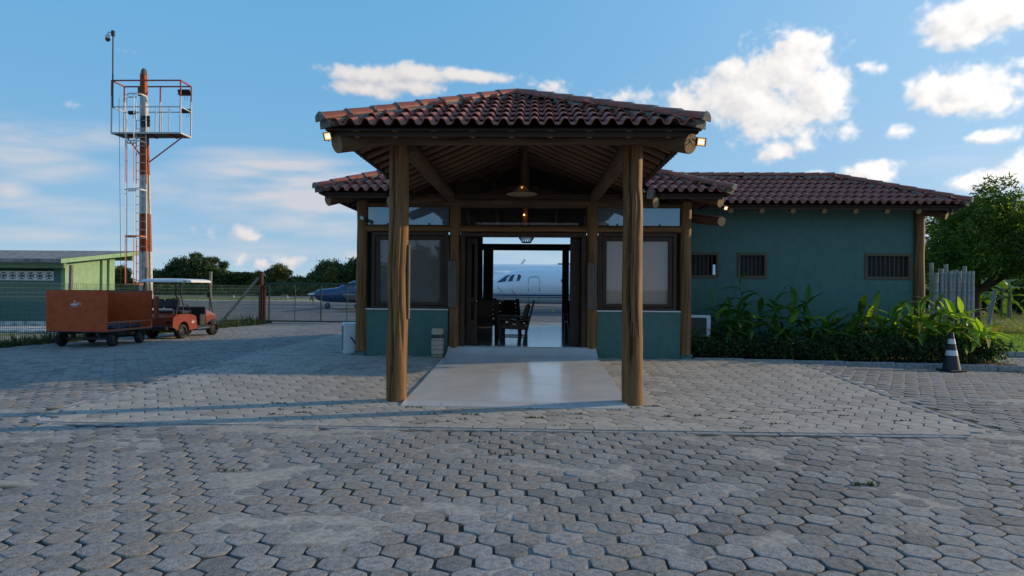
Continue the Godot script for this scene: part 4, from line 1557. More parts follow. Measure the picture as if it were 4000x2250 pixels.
func condenser(label: String, at: Vector3, turn: float, w: float, h: float, dp: float) -> void:
	var t := thing("air_conditioner", label, "air conditioner", at, turn)
	var mb := MB.new()
	mb.box(Vector3(0, h / 2 + 0.04, 0), Vector3(w, h, dp), Basis(), 0.015)
	part(t, "case", mb, M.unit_white)
	for k in [-1.0, 1.0]:
		mb = MB.new()
		mb.box(Vector3(k * w * 0.36, 0.02, 0), Vector3(0.06, 0.04, dp * 1.05), Basis(), 0.005)
		part(t, "foot", mb, M.black)
	var g := MB.new()
	g.box(Vector3(-w * 0.06, h / 2 + 0.04, dp / 2 + 0.002), Vector3(w * 0.78, h * 0.82, 0.012), Basis(), 0.003)
	var gr := part(t, "grille", g, M.grille)
	for k in 14:
		mb = MB.new()
		mb.box(Vector3(-w * 0.06, h * 0.12 + 0.04 + k * h * 0.058, dp / 2 + 0.012), Vector3(w * 0.76, 0.006, 0.012), Basis(Vector3.RIGHT, 0.5))
		part(gr, "louvre", mb, M.steel_dark)
	for k in 3:
		mb = MB.new()
		mb.box(Vector3(w / 2 + 0.001, h * 0.3 + k * h * 0.22, dp * 0.05), Vector3(0.008, h * 0.1, dp * 0.5), Basis(), 0.003)
		part(t, "service_cover", mb, M.unit_white)
	mb = MB.new()
	mb.tube([Vector3(w / 2, h * 0.62, 0.0), Vector3(w / 2 + 0.06, h * 0.58, -0.02), Vector3(w / 2 + 0.05, h * 0.35, -0.12), Vector3(w / 2, h * 0.3, -0.2)], [0.014], 6)
	part(t, "pipe", mb, M.black)


func terminal_fittings() -> void:
	floodlight("lit floodlight on the porch corner farther from the shrubs", P(-2.32, 3.40, 8.34), Vector3(-0.45, -0.35, 0.8), true)
	floodlight("lit floodlight on the porch corner nearer the shrubs", P(2.26, 3.34, 8.36), Vector3(0.35, -0.2, 0.8), true)
	floodlight("lit floodlight on the hall corner log above the shrubs", P(3.86, 3.1, 13.05), Vector3(0.4, -0.3, 0.7), true, 0.1)
	floodlight("unlit floodlight under the far corner of the wing roof", P(9.12, 3.27, 14.8), Vector3(0.4, -0.25, 0.7), false, 0.13)
	floodlight("unlit floodlight in the angle between porch and hall roofs", P(2.34, 3.27, 12.45), Vector3(0.5, -0.2, 0.7), false, 0.2)
	# a bullet camera on the corner post
	var t := thing("security_camera", "white bullet camera fixed to the corner log post", "camera", P(-3.20, 2.93, 13.62))
	var mb := MB.new()
	var b := Basis(Vector3.RIGHT, Vector3(0, 0.35, 0.0).normalized().rotated(Vector3.RIGHT, 0), Vector3.BACK)
	b = Basis.from_euler(Vector3(1.9, 0.75, 0))
	mb.lathe([Vector2(0.0, -0.1), Vector2(0.036, -0.1), Vector2(0.038, 0.05), Vector2(0.0, 0.05)], 14, Vector3(), b)
	part(t, "body", mb, M.unit_white)
	mb = MB.new()
	mb.lathe([Vector2(0.0, 0.05), Vector2(0.042, 0.05), Vector2(0.043, 0.12), Vector2(0.03, 0.121), Vector2(0.0, 0.115)], 14, Vector3(), b)
	part(t, "lens_hood", mb, M.black)
	mb = MB.new()
	mb.tube([b * Vector3(0, -0.05, 0), Vector3(-0.05, 0.02, -0.04), Vector3(-0.07, 0.02, -0.1)], [0.014], 6)
	part(t, "arm", mb, M.unit_white)
	condenser("white outdoor air conditioner standing on the paving by the corner post", P(-3.62, 0.14, 14.2), -1.25, 0.75, 0.62, 0.28)
	condenser("grilled air conditioner fixed low on the teal wall beside the shrubs", P(3.68, 0.42, 14.55), 0.0, 0.52, 0.56, 0.28)
	# slatted bin
	t = thing("litter_bin", "round cane-clad litter bin with steel lid ring", "bin", P(-1.66, ground_at(-1.7, 13.3) + 0.01, 13.42))
	mb = MB.new()
	mb.lathe([Vector2(0.0, 0.0), Vector2(0.112, 0.0), Vector2(0.118, 0.1), Vector2(0.122, 0.25), Vector2(0.121, 0.38)], 24)
	part(t, "lower_body", mb, M.bin_cane)
	mb = MB.new()
	mb.lathe([Vector2(0.118, 0.38), Vector2(0.123, 0.382), Vector2(0.123, 0.452), Vector2(0.118, 0.455)], 24, Vector3(), Basis(), false)
	part(t, "dark_band", mb, M.steel_dark)
	mb = MB.new()
	mb.lathe([Vector2(0.121, 0.455), Vector2(0.118, 0.53), Vector2(0.112, 0.56), Vector2(0.09, 0.565), Vector2(0.085, 0.5), Vector2(0.0, 0.5)], 24)
	part(t, "upper_body", mb, M.bin_cane)
	mb = MB.new()
	mb.lathe([Vector2(0.075, 0.566), Vector2(0.1, 0.566), Vector2(0.1, 0.582), Vector2(0.075, 0.584)], 24)
	part(t, "lid_ring", mb, M.chrome)
	for k in 4:
		mb = MB.new()
		mb.lathe([Vector2(0.119, 0.0), Vector2(0.1245, 0.004), Vector2(0.1245, 0.01), Vector2(0.119, 0.014)], 24, Vector3(0, 0.06 + k * 0.09, 0), Basis(), false)
		part(t, "binding", mb, M.grey_wood)
	# pendant under the porch
	t = thing("pendant_lamp", "lit pendant lamp with a wide conical straw shade", "lamp", P(0.02, 3.15, 11.6))
	mb = MB.new()
	mb.tube([Vector3(0, 0.16, 0), Vector3(0, 1.18, 0)], [0.006], 5)
	part(t, "cord", mb, M.black)
	for k in 30:
		var a := TAU * k / 30.0
		var a2 := TAU * (k + 0.82) / 30.0
		mb = MB.new()
		var p0 := Vector3(cos(a) * 0.045, 0.15, sin(a) * 0.045)
		var p1 := Vector3(cos(a2) * 0.045, 0.15, sin(a2) * 0.045)
		var m0 := Vector3(cos(a) * 0.13, 0.045, sin(a) * 0.13)
		var m1 := Vector3(cos(a2) * 0.13, 0.045, sin(a2) * 0.13)
		var e0 := Vector3(cos(a) * 0.25, 0.0, sin(a) * 0.25)
		var e1 := Vector3(cos(a2) * 0.25, 0.0, sin(a2) * 0.25)
		mb.poly_out([p0, p1, m1, m0], Vector3(cos(a), 1, sin(a)))
		mb.poly_out([m0, m1, e1, e0], Vector3(cos(a), 2, sin(a)))
		part(t, "straw_strip", mb, M.straw)
	mb = MB.new()
	mb.tube(range(25).map(func(k): return Vector3(cos(TAU * k / 24.0) * 0.25, 0.0, sin(TAU * k / 24.0) * 0.25)), [0.008], 5, false)
	part(t, "rim_hoop", mb, M.straw)
	part(t, "bulb", sphere_mesh(0.019), M.bulb_on, Transform3D(Basis(), Vector3(0, 0.115, 0)))
	lamp_light(t, Vector3(0, 0.115, 0), 0.004, 0.02)
	t = thing("ceiling_bulb", "small bare lit bulb hanging inside the hall", "lamp", P(-0.01, 3.28, 16.0))
	part(t, "bulb", sphere_mesh(0.022), M.bulb_on)
	mb = MB.new()
	mb.tube([Vector3(0, 0.02, 0), Vector3(0, 0.25, 0)], [0.005], 5)
	part(t, "cord", mb, M.black)
	lamp_light(t, Vector3(), 0.012, 0.02)
	# woven drum chandelier in the hall
	t = thing("woven_chandelier", "dark woven drum lantern hanging before the rear fanlight", "lamp", P(0.02, 2.78, 18.2))
	for k in 18:
		var a := TAU * k / 18.0
		for s in [-1.0, 1.0]:
			mb = MB.new()
			mb.tube([Vector3(cos(a) * 0.17, 0.24, sin(a) * 0.17), Vector3(cos(a + s * 0.35) * 0.2, 0.12, sin(a + s * 0.35) * 0.2), Vector3(cos(a + s * 0.7) * 0.12, 0.0, sin(a + s * 0.7) * 0.12)], [0.006], 4)
			part(t, "cane", mb, M.chair_wood)
	for q in [[0.24, 0.17], [0.12, 0.2], [0.0, 0.12]]:
		mb = MB.new()
		mb.tube(range(21).map(func(k): return Vector3(cos(TAU * k / 20.0) * q[1], q[0], sin(TAU * k / 20.0) * q[1])), [0.009], 5, false)
		part(t, "hoop", mb, M.chair_wood)
	mb = MB.new()
	mb.tube([Vector3(0, 0.24, 0), Vector3(0, 1.9, 0)], [0.006], 5)
	part(t, "cord", mb, M.black)


func lamp_light(t: Node3D, at: Vector3, energy: float, size: float) -> void:
	var l := OmniLight3D.new()
	l.name = "glow"
	l.light_energy = energy
	l.light_color = Color(1.0, 0.66, 0.34)
	l.light_size = size
	l.omni_range = 15.0
	l.omni_attenuation = 2.0
	l.shadow_enabled = true
	l.position = at
	t.add_child(l)


# ------------------------------------------------------------------ furniture in the hall
func armchair(label: String, at: Vector3, turn: float) -> void:
	# a plank lounge chair; local +z is its front
	var t := thing("armchair", label, "armchair", at, turn)
	var w := 0.62
	var mb: MB
	for s in [-1.0, 1.0]:
		mb = MB.new()
		mb.bar(Vector3(s * w / 2, 0, 0.3), Vector3(s * w / 2, 0.56, 0.34), 0.045, 0.07, 0.006)
		part(t, "front_leg", mb, M.chair_wood)
		mb = MB.new()
		mb.bar(Vector3(s * w / 2, 0, -0.2), Vector3(s * w / 2 * 0.98, 0.92, -0.42), 0.045, 0.09, 0.006)
		part(t, "back_post", mb, M.chair_wood)
		mb = MB.new()
		mb.bar(Vector3(s * w / 2, 0.58, 0.4), Vector3(s * w / 2, 0.55, -0.33), 0.08, 0.025, 0.006)
		part(t, "armrest", mb, M.chair_wood)
		for q in [[0.36, 0.54, -0.24, 0.36], [0.3, 0.36, -0.3, 0.52]]:
			mb = MB.new()
			mb.bar(Vector3(s * w / 2, q[1], q[0]), Vector3(s * w / 2, q[3], q[2]), 0.02, 0.035, 0.004)
			part(t, "cross_brace", mb, M.chair_wood)
		mb = MB.new()
		mb.bar(Vector3(s * w / 2, 0.34, 0.34), Vector3(s * w / 2, 0.32, -0.3), 0.03, 0.07, 0.005)
		part(t, "seat_rail", mb, M.chair_wood)
		mb = MB.new()
		mb.bar(Vector3(s * w / 2, 0.13, 0.3), Vector3(s * w / 2, 0.13, -0.22), 0.025, 0.03, 0.004)
		part(t, "stretcher", mb, M.chair_wood)
	for k in 6:
		mb = MB.new()
		mb.box(Vector3(0, 0.38 - k * 0.006, 0.3 - k * 0.11), Vector3(w - 0.03, 0.022, 0.09), Basis(), 0.004)
		part(t, "seat_slat", mb, M.chair_wood)
	for k in 5:
		mb = MB.new()
		var y := 0.45 + k * 0.1
		mb.box(Vector3(0, y, -0.29 - (y - 0.4) * 0.24), Vector3(w - 0.04, 0.075, 0.02), Basis(Vector3.RIGHT, -0.24), 0.004)
		part(t, "back_slat", mb, M.chair_wood)
	mb = MB.new()
	mb.box(Vector3(0, 0.66, -0.25), Vector3(0.4, 0.38, 0.12), Basis(Vector3.RIGHT, -0.3), 0.05)
	part(t, "cushion", mb, M.grey_wood)


func hall_furniture() -> void:
	armchair("dark plank armchair seen side-on in the open doorway", P(-0.18, FLOOR_Y, 15.0), -PI / 2)
	armchair("dark plank armchair with its back to the doorway jamb", P(-0.92, FLOOR_Y, 15.5), PI + 0.1)
	armchair("dark plank armchair half hidden behind the other door jamb", P(1.35, FLOOR_Y, 16.4), -PI / 2 + 0.1)
	armchair("dark plank armchair deep in the hall beside the table", P(-0.35, FLOOR_Y, 17.6), PI - 0.3)
	# a side table with a telephone beside the chairs
	var t := thing("side_table", "dark wooden side table behind the armchairs", "table", P(-0.85, FLOOR_Y, 16.6))
	var mb := MB.new()
	mb.box(Vector3(0, 0.86, 0), Vector3(0.7, 0.03, 0.45), Basis(), 0.005)
	part(t, "tabletop", mb, M.chair_wood)
	for q in [[-0.31, -0.19], [0.31, -0.19], [0.31, 0.19], [-0.31, 0.19]]:
		mb = MB.new()
		mb.box(Vector3(q[0], 0.42, q[1]), Vector3(0.045, 0.845, 0.045), Basis(), 0.004)
		part(t, "leg", mb, M.chair_wood)

# ------------------------------------------------------------------ west side: fence, gate, hut
func fence_x(d: float) -> float:
	return -13.1 + (d - 17.0) * 0.1565


func west_side() -> void:
	# --- the green hut
	var t := thing("utility_hut", "green hut with sloping concrete roof and white breeze blocks behind the fence", "hut")
	var mb := MB.new()
	mb.span(-24.0, -17.36, 0.0, 1.72, 24.8, 24.95)
	mb.span(-24.0, -17.36, 2.16, 2.45, 24.8, 24.95)
	mb.span(-17.62, -17.36, 1.72, 2.16, 24.8, 24.95)
	part(t, "front_wall", mb, M.teal_wall)
	mb = MB.new()
	mb.poly_out([P(-17.198, 0, 24.8), P(-17.198, 0, 27.8), P(-17.198, 2.785, 27.8), P(-17.198, 2.455, 24.8)], Vector3.RIGHT)
	mb.poly_out([P(-17.35, 0, 24.955), P(-17.35, 0, 27.8), P(-17.35, 2.785, 27.8), P(-17.35, 2.47, 24.955)], Vector3.LEFT)
	mb.poly_out([P(-17.35, 0, 27.8), P(-17.198, 0, 27.8), P(-17.198, 2.785, 27.8), P(-17.35, 2.785, 27.8)], Vector3.FORWARD)
	mb.poly_out([P(-17.35, 0, 24.798), P(-17.198, 0, 24.798), P(-17.198, 2.455, 24.798), P(-17.35, 2.455, 24.798)], Vector3.BACK)
	part(t, "side_wall", mb, M.green_wall)
	for q in [[26.85, 26.95], [27.3, 27.4]]:
		mb = MB.new()
		mb.span(-17.19, -17.10, 0.0, 2.6, q[0], q[1], 0.005)
		part(t, "pilaster", mb, M.green_wall)
	mb = MB.new()
	mb.span(-24, -17.35, 0.0, 2.7, 27.65, 27.8)
	part(t, "back_wall", mb, M.green_wall)
	# sloping slab
	mb = MB.new()
	var prof := [[23.9, 2.36], [23.9, 2.50], [29.0, 3.06], [29.0, 2.92]]
	for k in 4:
		var a: Array = prof[k]
		var b: Array = prof[(k + 1) % 4]
		mb.poly([P(-24.6, a[1], a[0]), P(-16.72, a[1], a[0]), P(-16.72, b[1], b[0]), P(-24.6, b[1], b[0])])
	part(t, "roof_slab", mb, M.roof_slab)
	mb = MB.new()
	mb.poly_out([P(-16.717, 2.34, 23.9), P(-16.717, 2.9, 28.99), P(-16.717, 3.055, 28.99), P(-16.717, 2.495, 23.9)], Vector3.RIGHT)
	part(t, "roof_verge", mb, M.green_wall)
	for q in [[24.3, 2.28], [28.5, 2.72]]:
		mb = MB.new()
		mb.span(-24, -16.85, q[1] - 0.1, q[1] + 0.12, q[0] - 0.07, q[0] + 0.07, 0.005)
		part(t, "roof_beam", mb, M.green_trim)
	# breeze blocks: a frame with a four-petal star
	for k in 18:
		var cx := -17.80 - (k % 18) * 0.345
		var cy := 1.895 if k < 18 else 2.24
		var bb := MB.new()
		for s in [-1.0, 1.0]:
			bb.span(cx + s * 0.172, cx + s * 0.145, cy - 0.172, cy + 0.172, 24.77, 24.9)
			bb.span(cx - 0.145, cx + 0.145, cy + s * 0.172, cy + s * 0.145, 24.77, 24.9)
		for q in 8:
			var a := PI / 4 * q
			var r0 := 0.03 if q % 2 == 0 else 0.05
			var r1 := 0.125 if q % 2 == 0 else 0.165
			if q % 2 == 1:
				bb.bar(P(cx + cos(a) * r0, cy + sin(a) * r0, 24.81), P(cx + cos(a) * 0.21, cy + sin(a) * 0.21, 24.81), 0.085, 0.035)
			else:
				bb.bar(P(cx + cos(a) * 0.115, cy + sin(a) * 0.115, 24.81), P(cx + cos(a) * 0.15, cy + sin(a) * 0.15, 24.81), 0.085, 0.05)
		part(t, "breeze_block", bb, M.white_block)
	mb = MB.new()
	mb.span(-24.2, -13.6, -0.04, 0.035, 22.2, 24.79)
	mb.span(-24.2, -17.1, 0.03, 0.2, 24.72, 24.797)
	setting("hut_pavement", mb, M.whitewash)

	# --- wire fence along the drive
	t = thing("wire_fence", "green wire mesh fence on round wooden posts along the driveway", "fence")
	for d in [14.2, 16.5, 18.8, 21.8, 25.07]:
		log_part(t, "post", P(fence_x(d), -0.05, d), P(fence_x(d) + rng.randf_range(-0.03, 0.03), 2.05 + rng.randf_range(-0.05, 0.12), d), 0.062, 0.055, M.fence_wood, false, false, 12)
	mb = MB.new()
	var wires := MB.new()
	var len0 := 12.0
	var d := 14.0
	while d < 28.4:
		var wob := noise.get_noise_2d(d * 200.0, 5.0) * 0.06
		var px := fence_x(d) + 0.065
		wires.bar(P(px, 0.02, d), P(px + wob * 0.4, 1.60 + wob * 0.2, d + wob * 0.5), 0.006, 0.006)
		d += 0.055
	for k in 14:
		var y := 0.03 + k * 0.12
		for q in 10:
			var da: float = 14.0 + q * 1.44
			var yy := y + noise.get_noise_2d(da * 50.0, y * 90.0) * 0.02
			wires.bar(P(fence_x(da) + 0.07, yy, da), P(fence_x(da + 1.44) + 0.07, y + noise.get_noise_2d((da + 1.44) * 50.0, y * 90.0) * 0.02, da + 1.44), 0.006, 0.006)
	var wm := part(t, "wire_mesh", wires, M.wire_green)
	wm.set_meta("kind", "stuff")
	log_part(t, "brace", P(-12.85, 0.0, 28.0), P(-11.4, 1.93, 28.45), 0.06, 0.055, M.fence_wood, false, false, 12)

	# --- the sliding gate
	t = thing("sliding_gate", "dark green mesh gate closing the driveway to the apron", "gate")
	mb = MB.new()
	mb.span(-11.2, -4.2, 1.66, 1.74, 28.57, 28.63, 0.006)
	part(t, "top_rail", mb, M.gate_green)
	mb = MB.new()
	mb.span(-11.2, -4.2, 0.08, 0.14, 28.57, 28.63, 0.006)
	part(t, "bottom_rail", mb, M.gate_green)
	for k in 7:
		var x := -11.0 + k * 1.11
		var w := 0.05 if k % 2 == 0 else 0.03
		mb = MB.new()
		mb.span(x - w / 2, x + w / 2, 0.14, 1.66, 28.575, 28.625, 0.005)
		part(t, "upright", mb, M.gate_green)
	mb = MB.new()
	mb.box(P(-11.0, 0.06, 28.6), Vector3(0.26, 0.1, 0.08), Basis(), 0.01)
	part(t, "roller", mb, M.gate_green)
	mb = MB.new()
	for k in 126:
		mb.bar(P(-11.15 + k * 0.055, 0.14, 28.6), P(-11.15 + k * 0.055, 1.66, 28.6), 0.004, 0.004)
	for k in 10:
		mb.bar(P(-11.2, 0.2 + k * 0.155, 28.6), P(-4.2, 0.2 + k * 0.155, 28.6), 0.004, 0.004)
	var gm := part(t, "wire_mesh", mb, M.wire_green)
	gm.set_meta("kind", "stuff")
	t = thing("gate_post", "tall red brown round post at the gate", "post", P(-11.33, 0, 28.5))
	log_part(t, "post", Vector3(0, -0.05, 0), Vector3(0.03, 2.2, 0), 0.09, 0.08, M.red_wood, false, false, 12)
	t = thing("gate_post", "short red brown stop post against the gate's end", "post", P(-11.14, 0, 28.42))
	log_part(t, "post", Vector3(0, -0.05, 0), Vector3(0, 1.6, 0), 0.07, 0.065, M.red_wood, false, false, 12)
	mb = MB.new()
	mb.span(-11.6, -4.0, -0.04, 0.025, 28.5, 28.78, 0.004)
	setting("gate_track", mb, M.kerb)
	# --- weeds along the fence foot
	var xf := []
	var r := RandomNumberGenerator.new()
	r.seed = 15
	for k in 900:
		var dd := r.randf_range(14.0, 28.4)
		var px := fence_x(dd) + r.randf_range(-0.35, 0.35)
		var sc := r.randf_range(0.6, 1.5) * (1.0 if r.randf() < 0.9 else 2.2)
		xf.append(Transform3D(Basis(Vector3.UP, r.randf() * TAU).scaled(Vector3(sc * 1.4, sc, sc * 1.4)), P(px, -0.03, dd)))
	for k in 420:
		xf.append(Transform3D(Basis(Vector3.UP, r.randf() * TAU).scaled(Vector3(1.5, 1.1, 1.5) * r.randf_range(0.6, 1.5)), P(r.randf_range(-12.7, -11.35), -0.03, 28.2 + r.randf_range(-0.45, 0.35))))
	var g := copies(self, "fence_weeds", tuft(12, 0.17, 0.06, 12), M.weed, xf)
	tag(g, "strip of weeds along the foot of the wire fence", "weeds", "", "stuff")


# ------------------------------------------------------------------ tower
func tower() -> void:
	var o := P(-13.84, 0, 24.2)
	var t := thing("observation_mast", "tall red and white banded mast with a railed lookout platform", "mast", o)
	# tapering concrete pole, in painted bands
	var bands := [[0.0, 2.79, "tower_white"], [2.79, 4.15, "tower_red"], [4.15, 5.56, "tower_white"], [5.56, 6.96, "tower_red"], [6.96, 8.39, "tower_white"], [8.39, 9.2, "tower_red"]]
	for b in bands:
		var mb := MB.new()
		var rings := []
		for y in [b[0], b[1]]:
			var f: float = y / 9.3
			var w: float = lerp(0.185, 0.085, f)
			var dpt: float = lerp(0.17, 0.09, f)
			var ring := []
			for q in [[-1, 1], [-0.35, 1], [-0.3, 0.72], [0.3, 0.72], [0.35, 1], [1, 1], [1, -1], [-1, -1]]:
				ring.append(Vector3(q[0] * w + (0.09 - f * 0.19), y, q[1] * dpt))
			rings.append(ring)
		for k in 8:
			mb.poly([rings[0][k], rings[0][(k + 1) % 8], rings[1][(k + 1) % 8], rings[1][k]])
		mb.poly_out([rings[1][0], rings[1][5], rings[1][6], rings[1][7]], Vector3.UP)
		part(t, "pole_band", mb, M[b[2]])
	var mb := MB.new()
	mb.lathe([Vector2(0.1, 9.18), Vector2(0.1, 9.28), Vector2(0.085, 9.36), Vector2(0.04, 9.41), Vector2(0.0, 9.42)], 12, Vector3(-0.09, 0, 0))
	part(t, "pole_cap", mb, M.grey_wood)
	# platform
	var x0 := -1.05
	var x1 := 1.45
	var z0 := 0.35
	var z1 := -0.4
	var fy := 7.0
	mb = MB.new()
	mb.box(Vector3((x0 + x1) / 2, fy, (z0 + z1) / 2), Vector3(x1 - x0 - 0.06, 0.02, z0 - z1 - 0.06), Basis())
	part(t, "platform_floor", mb, M.steel_dark)
	for q in [[x0, z0, x1, z0], [x0, z1, x1, z1], [x0, z0, x0, z1], [x1, z0, x1, z1]]:
		for lv in [[fy, 0.055, "steel_white"], [fy + 0.93, 0.035, "steel_white"], [fy + 1.87, 0.045, "steel_red"]]:
			mb = MB.new()
			mb.bar(Vector3(q[0], lv[0], q[1]), Vector3(q[2], lv[0], q[3]), lv[1], lv[1], 0.004)
			part(t, "platform_rail", mb, M[lv[2]])
	for k in 3:
		mb = MB.new()
		mb.bar(Vector3(x0 + 0.5 + k * 0.75, fy - 0.03, z0), Vector3(x0 + 0.5 + k * 0.75, fy - 0.03, z1), 0.05, 0.05)
		part(t, "joist", mb, M.steel_red)
	for q in [[x0, z0], [x1, z0], [x0, z1], [x1, z1], [0.3, z1]]:
		mb = MB.new()
		mb.bar(Vector3(q[0], fy, q[1]), Vector3(q[0], fy + 1.3, q[1]), 0.042, 0.042, 0.004)
		part(t, "platform_post", mb, M.steel_white)
		mb = MB.new()
		mb.bar(Vector3(q[0], fy + 1.3, q[1]), Vector3(q[0], fy + 1.87, q[1]), 0.042, 0.042, 0.004)
		part(t, "platform_post", mb, M.steel_red)
	for x in [0.55, 0.78, 1.05]:
		mb = MB.new()
		mb.bar(Vector3(x, fy, z0), Vector3(x, fy + 0.93, z0), 0.03, 0.03, 0.003)
		part(t, "baluster", mb, M.steel_white)
	mb = MB.new()
	mb.tube([Vector3(x1, fy, 0), Vector3(0.13, 6.02, 0)], [0.025], 8)
	part(t, "strut", mb, M.steel_red)
	mb = MB.new()
	mb.tube([Vector3(-0.75, fy, 0), Vector3(-0.13, 6.2, 0)], [0.025], 8)
	part(t, "strut", mb, M.steel_red)
	# caged ladder on the near face
	var lz := 0.30
	for x in [-0.12, 0.24]:
		for q in [[1.62, 3.2, "steel_orange"], [3.2, 5.2, "steel_white"], [5.2, 6.7, "steel_orange"], [6.7, 8.1, "steel_white"]]:
			mb = MB.new()
			mb.bar(Vector3(x + 0.03 - q[0] * 0.012, q[0], lz), Vector3(x + 0.03 - q[1] * 0.012, q[1], lz), 0.04, 0.02, 0.003)
			part(t, "ladder_rail", mb, M[q[2]])
	for k in 21:
		var y := 1.75 + k * 0.3
		mb = MB.new()
		mb.tube([Vector3(-0.12 - y * 0.012, y, lz), Vector3(0.27 - y * 0.012, y, lz)], [0.011], 6)
		part(t, "rung", mb, M.steel_white)
	for q in [[1.6, "steel_orange"], [3.3, "steel_orange"], [4.95, "steel_white"], [6.65, "steel_white"], [8.3, "steel_white"]]:
		var pts := []
		for k in 13:
			var a: float = PI * (0.12 + 0.76 * k / 12.0) + 0.5
			pts.append(Vector3(-0.06 + cos(a) * 0.40, q[0], lz + sin(a) * 0.42))
		for k in 12:
			mb = MB.new()
			mb.bar(pts[k], pts[k + 1], 0.012, 0.05)
			if k == 0:
				mb.bar(pts[0], Vector3(0.22, q[0], lz), 0.012, 0.05)
				mb.bar(pts[12], Vector3(-0.15, q[0], lz), 0.012, 0.05)
			part(t, "cage_hoop", mb, M[q[1]])
	for a in [PI * 0.42, PI * 0.72, PI * 1.0]:
		var p := Vector3(-0.06 + cos(a) * 0.40, 0, lz + sin(a) * 0.42)
		for q in [[1.6, 3.3, "steel_orange"], [3.3, 5.2, "steel_white"], [5.2, 6.65, "steel_orange"], [6.65, 8.3, "steel_white"]]:
			mb = MB.new()
			mb.bar(p + Vector3(-q[0] * 0.008, q[0], 0), p + Vector3(-q[1] * 0.008, q[1], 0), 0.035, 0.01)
			part(t, "cage_strap", mb, M[q[2]])
	mb = MB.new()
	mb.tube([Vector3(0.30, 0.0, 0.1), Vector3(0.2, 4.0, 0.08), Vector3(0.1, 7.0, 0.06)], [0.022, 0.022, 0.02], 8)
	part(t, "conduit", mb, M.steel_dark)
	mb = MB.new()
	mb.tube([Vector3(-0.62, 1.6, 0.4), Vector3(-0.72, 8.2, 0.45)], [0.008], 5)
	part(t, "guide_wire", mb, M.steel_dark)
	mb = MB.new()
	mb.box(Vector3(-0.2, 8.55, 0.05), Vector3(0.1, 0.3, 0.14), Basis(), 0.01)
	part(t, "junction_box", mb, M.grey_wood)
	# floodlights on the platform
	for q in [[1.25, 8.62, -0.3, 0.42, 0.26, 0.9, "dark floodlight under the top rail of the mast platform"], [1.3, 7.95, -0.32, 0.3, 0.16, 0.3, "small dark floodlight on the mast's middle rail above the struts"], [-0.7, 7.9, -0.35, 0.3, 0.14, 0.3, "small dark floodlight on the mast's middle rail beside the ladder"], [0.1, 7.45, 0.2, 0.3, 0.42, -0.2, "upright dark floodlight beside the mast pole on the platform"]]:
		var f := thing("mast_floodlight", q[6], "floodlight", o + Vector3(q[0], q[1], q[2]))
		var b := Basis.from_euler(Vector3(q[5], 0.25, 0.08))
		mb = MB.new()
		mb.box(Vector3(), Vector3(q[3], q[4], 0.06), b, 0.015)
		part(f, "housing", mb, M.black)
		mb = MB.new()
		mb.box(b * Vector3(0, 0, -0.035), Vector3(q[3] * 0.9, q[4] * 0.86, 0.012), b, 0.003)
		part(f, "lamp_glass", mb, M.cockpit_glass)
		mb = MB.new()
		mb.tube([b * Vector3(q[3] * 0.52, 0, 0), b * Vector3(q[3] * 0.52, 0, 0.12), b * Vector3(-q[3] * 0.52, 0, 0.12), b * Vector3(-q[3] * 0.52, 0, 0)], [0.012], 5)
		part(f, "yoke", mb, M.steel_dark)
		mb = MB.new()
		mb.tube([Vector3(0, -q[4] * 0.3, 0), Vector3(0.03, -q[4] * 0.5 - 0.15, 0.02), Vector3(0.1, -q[4] * 0.5 - 0.14, 0.02), Vector3(0.14, 0, 0)], [0.006], 5)
		part(f, "cable", mb, M.black)
	# camera mast at the platform corner
	t = thing("camera_pole", "thin dark pole with a dome camera on the lookout platform", "camera pole", o + Vector3(x0 + 0.04, 7.0, z0))
	mb = MB.new()
	mb.tube([Vector3(0, 0.9, 0), Vector3(-0.01, 3.6, 0)], [0.028, 0.024], 8)
	part(t, "pole", mb, M.steel_dark)
	mb = MB.new()
	mb.box(Vector3(-0.01, 3.55, 0), Vector3(0.1, 0.2, 0.1), Basis(), 0.01)
	part(t, "bracket_box", mb, M.black)
	mb = MB.new()
	mb.tube([Vector3(-0.05, 3.58, 0), Vector3(-0.16, 3.6, 0), Vector3(-0.2, 3.56, 0), Vector3(-0.2, 3.5, 0)], [0.022], 8)
	part(t, "arm", mb, M.unit_white)
	mb = MB.new()
	mb.lathe([Vector2(0.0, 3.53), Vector2(0.05, 3.52), Vector2(0.085, 3.44), Vector2(0.09, 3.38)], 16, Vector3(-0.2, 0, 0))
	var dome := part(t, "camera_body", mb, M.unit_white)
	mb = MB.new()
	mb.lathe([Vector2(0.088, 3.38), Vector2(0.084, 3.32), Vector2(0.05, 3.27), Vector2(0.0, 3.26)], 16, Vector3(-0.2, 0, 0))
	part(dome, "dome_lens", mb, M.cockpit_glass)


